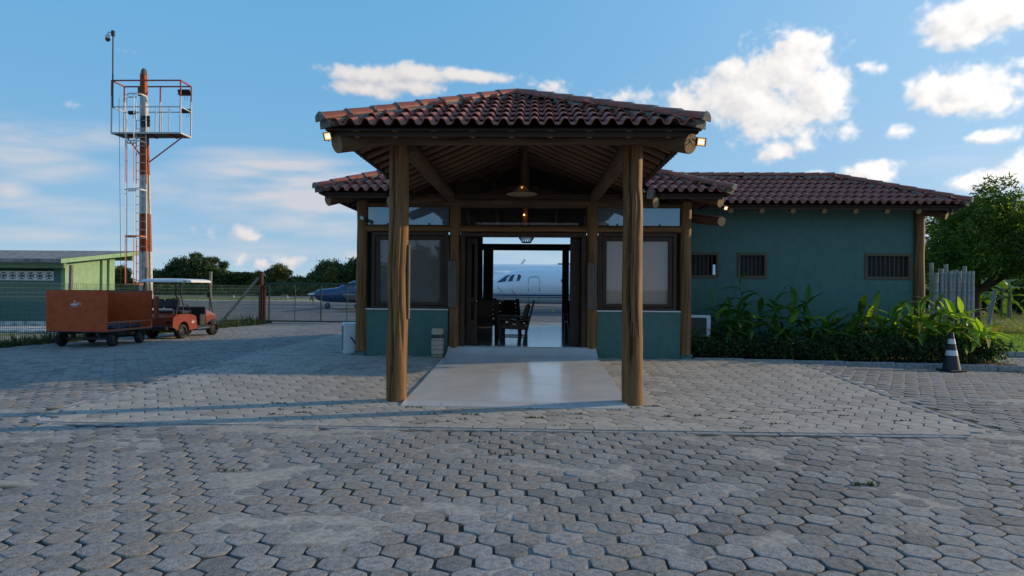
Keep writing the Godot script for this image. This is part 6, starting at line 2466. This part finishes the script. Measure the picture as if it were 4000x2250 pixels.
	for s in [-1.0, 1.0]:
		mb = MB.new()
		wing_slab(mb, Vector3(3.0, 0.7, s * 0.4), Vector3(3.6, 1.1, s * 6.4), 1.75, 1.0, 0.18)
		part(t, "wing", mb, M.jet_grey)
		gear(t, Vector3(3.95, 0.7, s * 1.6), -0.02, 0.24, 0.17, M.jet_white)
	gear(t, Vector3(1.5, 0.6, 0), -0.02, 0.21, 0.15, M.jet_white)
	mb = MB.new()
	fin = []
	for q in [[Vector3(7.3, 1.6, 0), 1.7, 0.09], [Vector3(8.3, 3.2, 0), 0.9, 0.05]]:
		var ring := PackedVector3Array()
		for p in [[0.0, 0.0], [0.3, 1.0], [1.0, 0.0], [0.3, -1.0]]:
			ring.append(q[0] + Vector3(p[0] * q[1], 0, p[1] * q[2]))
		fin.append(ring)
	mb.skin(fin)
	part(t, "tail_fin", mb, M.jet_white)
	mb = MB.new()
	wing_slab(mb, Vector3(8.0, 1.6, 0), Vector3(8.3, 1.6, 2.1), 1.0, 0.6, 0.08)
	wing_slab(mb, Vector3(8.0, 1.6, 0), Vector3(8.3, 1.6, -2.1), 1.0, 0.6, 0.08)
	part(t, "tailplane", mb, M.jet_white)
	# white lights and markers on the far edge of the apron
	for q in [[-44.0, 99.0], [-36.0, 99.0], [-31.0, 99.5]]:
		t = thing("edge_marker", "small white marker at the runway edge", "marker", P(q[0], -0.06, q[1]), 0.0, "runway edge markers")
		mb = MB.new()
		mb.lathe([Vector2(0.0, 0.0), Vector2(0.16, 0.0), Vector2(0.06, 0.4), Vector2(0.0, 0.45)], 10)
		part(t, "body", mb, M.whitewash)

# ------------------------------------------------------------------ plants
func blade(L: float, W: float, droop: float, fold: float, segs := 7) -> ArrayMesh:
	# one long leaf along +z, arching down, folded on its midrib, wavy edges
	var mb := MB.new()
	var rows := []
	for k in segs + 1:
		var f := float(k) / segs
		var w := W * sin(PI * pow(clampf(f * 0.96 + 0.02, 0, 1), 0.75)) * 0.5 + 0.004
		var z := L * f * (1.0 - droop * 0.25 * f)
		var y := -droop * L * f * f * 0.6
		var wav := sin(f * 21.0) * W * 0.04
		rows.append([Vector3(-w, y + fold * w + wav, z), Vector3(0, y, z), Vector3(w, y + fold * w - wav, z)])
	for k in segs:
		for s in 2:
			mb.poly_out([rows[k][s], rows[k][s + 1], rows[k + 1][s + 1], rows[k + 1][s]], Vector3.UP)
	return mb.done()


func aim_basis(dir: Vector3, roll: float) -> Basis:
	var z := dir.normalized()
	var x := Vector3.UP.cross(z).normalized()
	return Basis(x, z.cross(x), z).rotated(z, roll)


func cluster(n: int, L: float, W: float, spread: float, seed_: int, hang: float) -> ArrayMesh:
	# a spray of narrow leaves
	var r := RandomNumberGenerator.new()
	r.seed = seed_
	var mb := MB.new()
	for k in n:
		var dir := Vector3(r.randfn(), r.randfn() * 0.7 - hang, r.randfn()).normalized()
		var o := Vector3(r.randfn(), r.randfn(), r.randfn()) * spread
		var side := dir.cross(Vector3(r.randfn(), r.randfn() + 1.5, r.randfn())).normalized()
		var l := L * r.randf_range(0.7, 1.25)
		var w := W * r.randf_range(0.7, 1.2)
		var up := side.cross(dir) * l * 0.12
		mb.poly([o, o + dir * l * 0.45 + side * w + up, o + dir * l, o + dir * l * 0.45 - side * w + up])
	return mb.done()


func crown_places(lobes: Array, per: float, r: RandomNumberGenerator, size: float) -> Array:
	# leaf sprays on the shells of the lobes, denser outside, with gaps
	var xf := []
	for l in lobes:
		var c: Vector3 = l[0]
		var s: Vector3 = l[1]
		var n := int(per * (s.x * s.y + s.y * s.z + s.x * s.z))
		for k in n:
			var d := Vector3(r.randfn(), r.randfn(), r.randfn()).normalized()
			var rad := pow(r.randf(), 0.35) * (1.0 + 0.28 * noise.get_noise_3d(d.x * 140.0 + c.x * 40.0, d.y * 140.0, d.z * 140.0))
			var p := c + d * s * rad
			if noise.get_noise_3d(p.x * 110.0, p.y * 110.0, p.z * 110.0) < -0.22:
				continue
			xf.append(Transform3D(Basis.from_euler(Vector3(r.randf() * TAU, r.randf() * TAU, 0)).scaled(Vector3.ONE * size * r.randf_range(0.7, 1.3)), p))
	return xf


func limb(t: Node3D, called: String, pts: Array, rads: Array) -> void:
	var mb := MB.new()
	mb.tube(pts, rads, 9)
	part(t, called, mb, M.bark)


func mass(xfs: Array, mesh: ArrayMesh) -> ArrayMesh:
	# many copies of one spray joined to a single mesh
	var st := SurfaceTool.new()
	st.begin(Mesh.PRIMITIVE_TRIANGLES)
	for x in xfs:
		st.append_from(mesh, 0, x)
	return st.commit()


func garden() -> void:
	var r := RandomNumberGenerator.new()
	r.seed = 99
	# --- the bed and its kerb
	var mb := MB.new()
	mb.span(3.4, 9.72, -0.02, 0.13, 13.7, 15.4)
	setting("planting_bed", mb, M.bed_soil)
	var t := thing("bed_kerb", "pale concrete kerb edging the shrub bed", "kerb")
	var x := 3.42
	while x < 9.5:
		mb = MB.new()
		var y := lerpf(0.2, 0.11, (x - 3.4) / 6.3)
		var wd := minf(0.97, 9.82 - x)
		mb.box(P(x + wd / 2, y / 2, 13.66 + r.randf_range(-0.005, 0.005)), Vector3(wd, y, 0.09), Basis(), 0.012)
		part(t, "kerb_stone", mb, M.kerb)
		x += 0.98
	for k in 2:
		mb = MB.new()
		mb.box(P(9.77, 0.055, 14.22 + k * 0.98), Vector3(0.09, 0.11, 0.97), Basis(), 0.012)
		part(t, "kerb_stone", mb, M.kerb)
	t = thing("lawn_kerb", "low concrete kerb between the driveway and the lawn", "kerb")
	for k in 16:
		mb = MB.new()
		mb.box(P(10.4 + k, 0.05, 16.98 + r.randf_range(-0.006, 0.006)), Vector3(0.985, 0.13, 0.11), Basis(), 0.014)
		part(t, "kerb_stone", mb, M.kerb)
	# --- low hedge
	t = thing("low_hedge", "dark small-leaved hedge along the front of the shrub bed", "hedge")
	var places := []
	for k in 2600:
		var hx := r.randf_range(3.45, 9.7)
		var hd := r.randf_range(13.78, 14.7)
		var top := 0.56 + 0.16 * noise.get_noise_2d(hx * 90.0, 3.0) + 0.1 * noise.get_noise_2d(hx * 260.0, hd * 260.0)
		var hy := 0.14 + (top - 0.14) * pow(r.randf(), 0.6)
		if hd < 13.9:
			hy *= 0.9
		places.append(Transform3D(Basis.from_euler(Vector3(r.randf() * TAU, r.randf() * TAU, 0)).scaled(Vector3.ONE * r.randf_range(0.7, 1.3)), P(hx, hy, hd)))
	part(t, "foliage", mass(places, cluster(12, 0.05, 0.013, 0.045, 61, 0.0)), M.hedge_leaf)
	for k in 26:
		var hx := 3.6 + k * 0.235
		limb(t, "stem", [P(hx, 0.1, 14.2), P(hx + r.randf_range(-0.08, 0.08), 0.5, 14.2 + r.randf_range(-0.2, 0.2))], [0.014, 0.006])
	# --- broad-leaved gingers
	var blades := []
	for q in [[0.58, 0.13, 0.9, 0.25], [0.64, 0.115, 1.4, 0.35], [0.5, 0.125, 0.5, 0.2], [0.68, 0.135, 1.1, 0.3]]:
		blades.append(blade(q[0], q[1], q[2], q[3]))
	var where := [
		[3.95, 14.6, 1.05, 3, "broad-leaved ginger plant next to the wall air conditioner"],
		[4.35, 14.5, 1.45, 4, "tall ginger plant between the two small barred windows"],
		[4.95, 14.55, 1.85, 4, "tallest ginger plant, reaching the second barred window"],
		[5.35, 14.4, 1.2, 3, "leafy ginger plant just past the tallest one"],
		[5.85, 14.6, 1.5, 3, "thin ginger plant with two long leaves against the wall"],
		[6.3, 14.5, 0.95, 3, "short ginger plant in the middle of the bed"],
		[6.8, 14.5, 1.1, 3, "low ginger plant on the bare stretch of wall"],
		[7.25, 14.6, 1.35, 4, "ginger plant with a drooping pale stalk"],
		[7.6, 14.35, 1.0, 4, "ginger plant under the wide barred window, near its edge"],
		[8.05, 14.45, 1.2, 4, "ginger plant under the middle of the wide barred window"],
		[8.45, 14.5, 1.4, 5, "bright ginger plant before the corner post"],
		[8.75, 14.3, 1.2, 5, "sunlit yellow-green ginger plant behind the traffic cone"],
		[9.15, 14.4, 1.3, 5, "sunlit ginger plant before the pole screen"],
		[9.5, 14.2, 0.95, 5, "ginger plant spilling over the bed's corner kerb"]]
	for w in where:
		t = thing("ginger_plant", w[4], "plant", P(w[0], 0.12, w[1]), 0.0, "ginger plants along the wing wall")
		for s in w[3] + 2:
			var a := r.randf() * TAU
			var base := Vector3(r.randf_range(-0.24, 0.24), 0, r.randf_range(-0.16, 0.16))
			var hgt: float = (w[2] - 0.3) * r.randf_range(0.6, 1.0)
			if s == 0:
				hgt = w[2] - 0.3
			var top := base + Vector3(cos(a) * hgt * 0.2, hgt, sin(a) * hgt * 0.16)
			mb = MB.new()
			mb.tube([base, base.lerp(top, 0.5) + Vector3(0.01, 0, 0.01), top], [0.014, 0.011, 0.006], 6)
			part(t, "stem", mb, M.ginger_leaf)
			var n := 6 + int(hgt * 3.0)
			for k in n:
				var f := 0.35 + 0.65 * float(k) / (n - 1)
				var p := base.lerp(top, f)
				var la := a + (PI if k % 2 else 0.0) + r.randf_range(-0.6, 0.6)
				var dir := Vector3(cos(la), lerpf(0.1, 0.95, pow(f, 2.0)) + r.randf_range(-0.3, 0.3), sin(la) * 0.8)
				if k == n - 1:
					dir = Vector3(cos(la) * 0.3, 1.4, sin(la) * 0.3)
				var sc := r.randf_range(0.75, 1.15) * (0.85 if f < 0.45 else 1.0)
				var mt := "ginger_leaf" if r.randf() > (0.10 if w[0] < 7.9 else 0.8) else "ginger_sunlit"  # sunlight put into the colour: brighter green mostly at the open end
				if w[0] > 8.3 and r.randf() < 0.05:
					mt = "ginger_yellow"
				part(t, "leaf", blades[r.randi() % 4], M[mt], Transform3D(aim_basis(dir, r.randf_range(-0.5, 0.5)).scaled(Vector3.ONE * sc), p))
	# --- pole screen
	t = thing("pole_screen", "screen of upright grey-blue wooden poles beside the wing", "fence", P(10.1, 0, 17.4))
	var k2 := 0
	for q in [[0.0, 2.02, 0.3], [0.1, 2.0, 0.12], [0.2, 2.02, 0.0], [0.3, 2.13, 0.02], [0.41, 2.05, -0.02], [0.51, 2.08, 0.02], [0.62, 2.05, -0.02], [0.73, 2.06, 0.0], [0.85, 2.2, 0.03], [0.97, 2.07, 0.0], [1.07, 2.08, -0.02], [1.13, 1.95, -0.16], [1.17, 1.9, -0.34], [0.28, 2.3, -0.4], [0.66, 2.26, -0.42], [0.5, 2.15, -0.4], [0.9, 2.12, -0.42], [1.02, 2.1, -0.44]]:
		var lean := r.randf_range(-0.05, 0.05)
		log_part(t, "pole", Vector3(q[0] + lean, -0.05, q[2]), Vector3(q[0], q[1], q[2]), 0.05 + r.randf_range(-0.006, 0.006), 0.047, M.pole_wood, false, false, 12)
	# --- traffic cone
	t = thing("traffic_cone", "black and white banded traffic cone at the bed's corner", "cone", P(8.2, ground_at(8.2, 13.3) + 0.012, 13.28), 0.2)
	mb = MB.new()
	mb.box(Vector3(0, 0.018, 0), Vector3(0.37, 0.036, 0.37), Basis(), 0.012)
	part(t, "base", mb, M.cone_black)
	var yb := [0.036, 0.30, 0.40, 0.52, 0.615, 0.74]
	for k in 5:
		mb = MB.new()
		var pr := []
		for y in [yb[k], yb[k + 1]]:
			pr.append(Vector2(lerpf(0.155, 0.03, (y - 0.036) / 0.704), y))
		if k == 4:
			pr.append(Vector2(0.02, 0.742))
			pr.append(Vector2(0.0, 0.735))
		mb.lathe(pr, 24, Vector3(), Basis(), k == 4)
		part(t, "band", mb, M.cone_white if k % 2 else M.cone_black)
	t = thing("garden_hose", "thin pale hose lying from the bed corner onto the lawn", "hose")
	mb = MB.new()
	mb.tube([P(9.9, 0.12, 15.3), P(10.2, 0.03, 16.3), P(10.55, 0.04, 16.75), P(10.9, 0.16, 16.97), P(11.6, 0.12, 18.2), P(13.0, 0.06, 20.5), P(14.0, 0.03, 21.4)], [0.011], 6)
	part(t, "tube", mb, M.hose)
	# --- lawn and rough grass
	setting("lawn", sheet([[9.9, 17.04], [60, 17.04], [60, 27], [9.9, 27]], 0.02), M.lawn_soil)
	setting("rough_ground", sheet([[9.9, 27.004], [70, 27.004], [70, 62], [9.9, 62]], -0.01), M.lawn_soil)
	var xf := []
	for k in 26000:
		var lx := r.randf_range(9.95, 22.0)
		var ld := 17.1 + pow(r.randf(), 1.2) * 9.9
		xf.append(Transform3D(Basis(Vector3.UP, r.randf() * TAU).scaled(Vector3.ONE * r.randf_range(0.7, 1.4)), P(lx, 0.02, ld)))
	var g := copies(self, "lawn_grass", tuft(9, 0.055, 0.05, 31), M.grass_blade, xf)
	tag(g, "short bright green lawn grass behind the kerb", "grass", "", "stuff")
	xf = []
	for k in 6500:
		var lx := r.randf_range(10.0, 34.0)
		var ld := 25.5 + pow(r.randf(), 1.4) * 20.0
		if noise.get_noise_2d(lx * 20.0, ld * 20.0) > -0.25:
			xf.append(Transform3D(Basis(Vector3.UP, r.randf() * TAU).scaled(Vector3(1.6, 1.0, 1.6) * r.randf_range(0.6, 1.5)), P(lx, -0.02, ld)))
	g = copies(self, "rough_grass", tuft(10, 0.3, 0.12, 32), M.dry_blade, xf)
	tag(g, "tall rough grass between the lawn and the banana plants", "grass", "", "stuff")
	# --- the mango tree
	t = thing("mango_tree", "dense green tree with a thick low crown beside the wing", "tree", P(16.2, 0, 25.3))
	limb(t, "trunk", [Vector3(0, -0.1, 0), Vector3(0.02, 0.6, 0), Vector3(-0.03, 1.3, 0.02), Vector3(0.05, 2.1, 0)], [0.24, 0.2, 0.18, 0.17])
	for q in [[-1.6, 3.4, 0.4], [1.5, 3.3, 0.6], [0.3, 4.6, -0.2], [2.8, 2.9, -0.4], [-1.0, 3.8, -1.0], [0.8, 3.0, 1.3]]:
		limb(t, "limb", [Vector3(0.02, 1.5, 0), Vector3(q[0] * 0.4, 2.1, q[2] * 0.4), Vector3(q[0], q[1], q[2])], [0.12, 0.08, 0.03])
	var lobes := [[Vector3(-1.2, 3.0, 0.2), Vector3(1.25, 1.2, 1.2)], [Vector3(0.4, 3.6, 0.0), Vector3(1.5, 1.4, 1.4)], [Vector3(0.75, 4.8, 0.1), Vector3(0.75, 0.95, 0.8)], [Vector3(2.1, 3.3, 0.2), Vector3(1.5, 1.25, 1.3)], [Vector3(3.4, 3.7, -0.2), Vector3(1.3, 1.1, 1.2)], [Vector3(1.7, 4.4, -0.3), Vector3(0.9, 0.8, 0.8)], [Vector3(-0.7, 2.6, 0.9), Vector3(1.1, 0.6, 0.8)], [Vector3(1.6, 2.6, 0.9), Vector3(1.6, 0.5, 0.8)], [Vector3(3.4, 2.6, 0.5), Vector3(1.2, 0.6, 0.9)], [Vector3(-0.6, 4.1, -0.4), Vector3(0.9, 0.7, 0.9)], [Vector3(4.6, 3.0, 0.0), Vector3(1.4, 1.3, 1.3)]]
	places = crown_places(lobes, 135.0, r, 1.0)
	var dark := []
	var young := []
	for p in places:
		(young if r.randf() < 0.16 else dark).append(p)
	part(t, "crown", mass(dark, cluster(9, 0.19, 0.024, 0.07, 71, 0.5)), M.mango_leaf)
	part(t, "young_leaves", mass(young, cluster(8, 0.17, 0.022, 0.06, 72, 0.2)), M.mango_young)
	# --- banana plants and old fence posts beyond the lawn
	var big := [blade(1.5, 0.42, 0.9, 0.25, 9), blade(1.3, 0.38, 0.5, 0.2, 9), blade(1.7, 0.42, 1.2, 0.3, 9)]
	for k in 15:
		var bx := 22.0 + (k % 8) * 1.75 + r.randf_range(-0.5, 0.5)
		var bd := 39.0 + floorf(k / 8.0) * 3.0 + r.randf_range(-0.8, 0.8)
		t = thing("banana_plant", "sunlit banana plant in the grove past the rough grass", "plant", P(bx, -0.03, bd), r.randf() * TAU, "banana grove")
		mb = MB.new()
		mb.tube([Vector3(0, 0, 0), Vector3(0.05, 1.0, 0), Vector3(0.05, 1.9, 0.03)], [0.12, 0.1, 0.06], 8)
		part(t, "stem", mb, M.fence_wood)
		for q in 9:
			var a := q * 2.4
			part(t, "leaf", big[q % 3], M.banana_leaf, Transform3D(aim_basis(Vector3(cos(a), 1.3 - q * 0.16, sin(a)), r.randf_range(-0.4, 0.4)), Vector3(0.05, 1.2 + (8 - q) * 0.09, 0)))
	for q in [[19.6, 29.5, 1.75, 0.22, "slanted grey post standing in the rough grass"], [26.4, 37.2, 1.9, -0.05, "grey post at the near edge of the banana grove"], [22.6, 36.5, 1.8, -0.15, "grey post behind the mango trunk"], [27.3, 35.0, 2.1, 0.03, "stout upright grey post at the end of the rough grass"]]:
		t = thing("old_post", q[4], "post", P(q[0], -0.06, q[1]))
		log_part(t, "post", Vector3(-q[3], 0, 0), Vector3(q[3] * 0.5, q[2], 0), 0.085, 0.075, M.pole_wood, false, false, 10)


func far_trees() -> void:
	var r := RandomNumberGenerator.new()
	r.seed = 314
	# five kinds of tree, each its own crown; copies stand along the runway
	var kinds := []
	var specs := [
		["broad dark round-crowned tree in the belt beyond the runway", 0.62, "forest_leaf", [[Vector3(0, 4.3, 0), Vector3(2.6, 2.0, 2.4)], [Vector3(1.6, 3.4, 0.3), Vector3(1.9, 1.5, 1.8)], [Vector3(-1.7, 3.5, 0), Vector3(1.8, 1.6, 1.8)], [Vector3(0.2, 2.0, 0.6), Vector3(2.4, 1.5, 1.6)]]],
		["open-crowned tree with bare limbs showing above the belt beyond the runway", 0.5, "forest_leaf", [[Vector3(-1.2, 6.0, 0), Vector3(1.1, 0.7, 1.0)], [Vector3(0.6, 6.8, 0.2), Vector3(1.0, 0.7, 1.0)], [Vector3(1.8, 5.6, 0), Vector3(0.9, 0.6, 0.9)], [Vector3(0, 3.6, 0), Vector3(2.2, 1.9, 2.0)], [Vector3(-0.3, 2.0, 0.5), Vector3(2.4, 1.5, 1.6)]]],
		["yellowish bushy tree in the belt beyond the runway", 0.55, "forest_warm", [[Vector3(0, 3.9, 0), Vector3(1.6, 1.7, 1.6)], [Vector3(0.8, 2.9, 0.4), Vector3(1.6, 1.5, 1.5)], [Vector3(-0.8, 2.4, 0.3), Vector3(1.7, 1.6, 1.5)]]],
		["flat-topped spreading tree in the belt beyond the runway", 0.55, "forest_leaf", [[Vector3(0, 4.6, 0), Vector3(3.4, 0.7, 2.6)], [Vector3(1.5, 4.0, 0), Vector3(1.9, 0.6, 1.6)], [Vector3(-1.8, 4.1, 0), Vector3(1.6, 0.6, 1.6)], [Vector3(0, 2.0, 0.8), Vector3(2.6, 1.5, 1.6)]]],
		["mid-height olive green tree in the belt beyond the runway", 0.58, "forest_olive", [[Vector3(0, 3.2, 0), Vector3(2.1, 1.5, 2.0)], [Vector3(1.0, 2.0, 0.4), Vector3(1.9, 1.5, 1.7)], [Vector3(-1.1, 2.2, 0), Vector3(1.8, 1.5, 1.7)]]]]
	for s in specs:
		var places := crown_places(s[3], 60.0, r, s[1])
		kinds.append([s[0], mass(places, cluster(9, 0.62, 0.16, 0.28, 80 + kinds.size(), 0.1)), s[2], s[3]])
	var spots := []
	for q in [[-88, 131, 1, 0.8], [-84, 134, 0, 0.85], [-80, 130, 2, 1.0], [-77, 137, 0, 0.8], [-74, 131, 4, 0.85], [-71.5, 136, 0, 1.0], [-69, 132, 0, 1.15], [-66.5, 134, 1, 1.12], [-65, 131, 0, 1.15], [-62.5, 133, 1, 1.0], [-60.5, 131, 0, 0.8], [-58.5, 136, 4, 0.9], [-56.5, 131, 3, 0.85], [-54.5, 134, 4, 0.75], [-53, 130, 2, 0.85], [-51.0, 135, 3, 1.0], [-49.5, 131, 2, 1.1], [-47.5, 134, 4, 0.8], [-45.5, 131, 4, 0.8], [-43.5, 136, 0, 0.75], [-42, 131, 4, 1.0], [-40.2, 134, 0, 1.12], [-39, 131, 2, 1.0], [-37.5, 135, 0, 0.75], [-36, 131, 1, 0.7], [-34.2, 134, 0, 1.2], [-32.6, 131, 1, 0.95], [-31, 135, 0, 0.75], [-29, 131, 0, 0.9], [-26.5, 134, 4, 1.0], [-23, 132, 0, 1.0], [-19, 133, 4, 1.0], [-14, 132, 0, 1.0]]:
		spots.append(q)
	for q in spots:
		var k: Array = kinds[q[2]]
		var t := thing("belt_tree", ("tall " if q[3] > 1.09 else "low " if q[3] < 0.86 else "") + k[0], "tree", P(q[0], -0.1, q[1]), r.randf() * TAU, "trees beyond the runway")
		t.scale = Vector3.ONE * q[3]
		part(t, "crown", k[1], M[k[2]])
		limb(t, "trunk", [Vector3(0, 0, 0), Vector3(0.1, 2.0, 0), Vector3(0, 3.6, 0)], [0.22, 0.16, 0.08])
		for l in k[3].slice(0, 3):
			limb(t, "limb", [Vector3(0.05, 1.6, 0), l[0] * Vector3(0.5, 0.7, 0.5), l[0]], [0.12, 0.08, 0.03])
	# scrub filling the belt's foot
	var xf := []
	for k in 2600:
		var x := r.randf_range(-95, -8)
		var d := 125.5 + r.randf() * 6.0
		var top := 2.6 + 1.4 * noise.get_noise_2d(x * 12.0, 50.0)
		xf.append(Transform3D(Basis.from_euler(Vector3(r.randf() * TAU, r.randf() * TAU, 0)).scaled(Vector3.ONE * r.randf_range(0.6, 1.3)), P(x, (top - (131.5 - d) * 0.28) * pow(r.randf(), 0.7), d)))
	var g := copies(self, "scrub", cluster(16, 0.5, 0.11, 0.35, 91, 0.0), M.forest_olive, xf)
	tag(g, "dense low scrub at the foot of the tree belt", "scrub", "", "stuff")
	# trees east of the apron, behind the wing: their long shadows cross the asphalt
	for q in [[15.0, 52.0, 0, 1.25], [19.0, 57.0, 4, 1.4], [23.0, 50.0, 0, 1.3], [27.0, 60.0, 0, 1.4], [31.0, 66.0, 3, 1.4], [34.0, 54.0, 1, 1.2], [40.0, 62.0, 0, 1.4]]:
		var k: Array = kinds[q[2]]
		var t := thing("apron_tree", "tree standing east of the apron behind the wing", "tree", P(q[0], -0.1, q[1]), r.randf() * TAU, "trees east of the apron")
		t.scale = Vector3.ONE * q[3]
		part(t, "crown", k[1], M[k[2]])
		limb(t, "trunk", [Vector3(0, 0, 0), Vector3(0.1, 2.0, 0), Vector3(0, 3.6, 0)], [0.22, 0.16, 0.08])
	# the wood behind the banana grove
	for q in [[26.0, 49.0, 4, 0.8], [29.5, 52.0, 2, 0.9], [33.0, 49.5, 4, 0.9], [37.0, 53.0, 0, 0.8], [41.0, 51.0, 4, 0.9], [46.0, 54.0, 0, 0.9], [51.0, 52.0, 4, 1.0]]:
		var k: Array = kinds[q[2]]
		var t := thing("grove_tree", "bushy tree closing the banana grove at the back", "tree", P(q[0], -0.1, q[1]), r.randf() * TAU, "trees behind the banana grove")
		t.scale = Vector3.ONE * q[3]
		part(t, "crown", k[1], M[k[2]])
		limb(t, "trunk", [Vector3(0, 0, 0), Vector3(0.1, 2.0, 0), Vector3(0, 3.6, 0)], [0.22, 0.16, 0.08])
	# trees across the road behind the viewer, mirrored in the left window
	for q in [[-7.6, -19.0, 2, 0.8], [-4.3, -15.0, 1, 0.95], [-12.0, -22.0, 4, 0.8], [-9.6, -23.0, 4, 0.7], [-6.2, -25.0, 0, 0.5], [-4.0, -26.0, 4, 0.6], [-15.5, -22.0, 0, 0.7], [-18.5, -23.5, 4, 0.75]]:
		var k: Array = kinds[q[2]]
		var t := thing("roadside_tree", "roadside tree mirrored in the terminal window", "tree", P(q[0], -0.1, q[1]), r.randf() * TAU, "roadside trees behind the viewer")
		t.scale = Vector3(0.85, 1.0, 0.85) * q[3]
		part(t, "crown", k[1], M[k[2]])
		limb(t, "trunk", [Vector3(0, 0, 0), Vector3(0.1, 2.0, 0), Vector3(0, 3.6, 0)], [0.22, 0.16, 0.08])
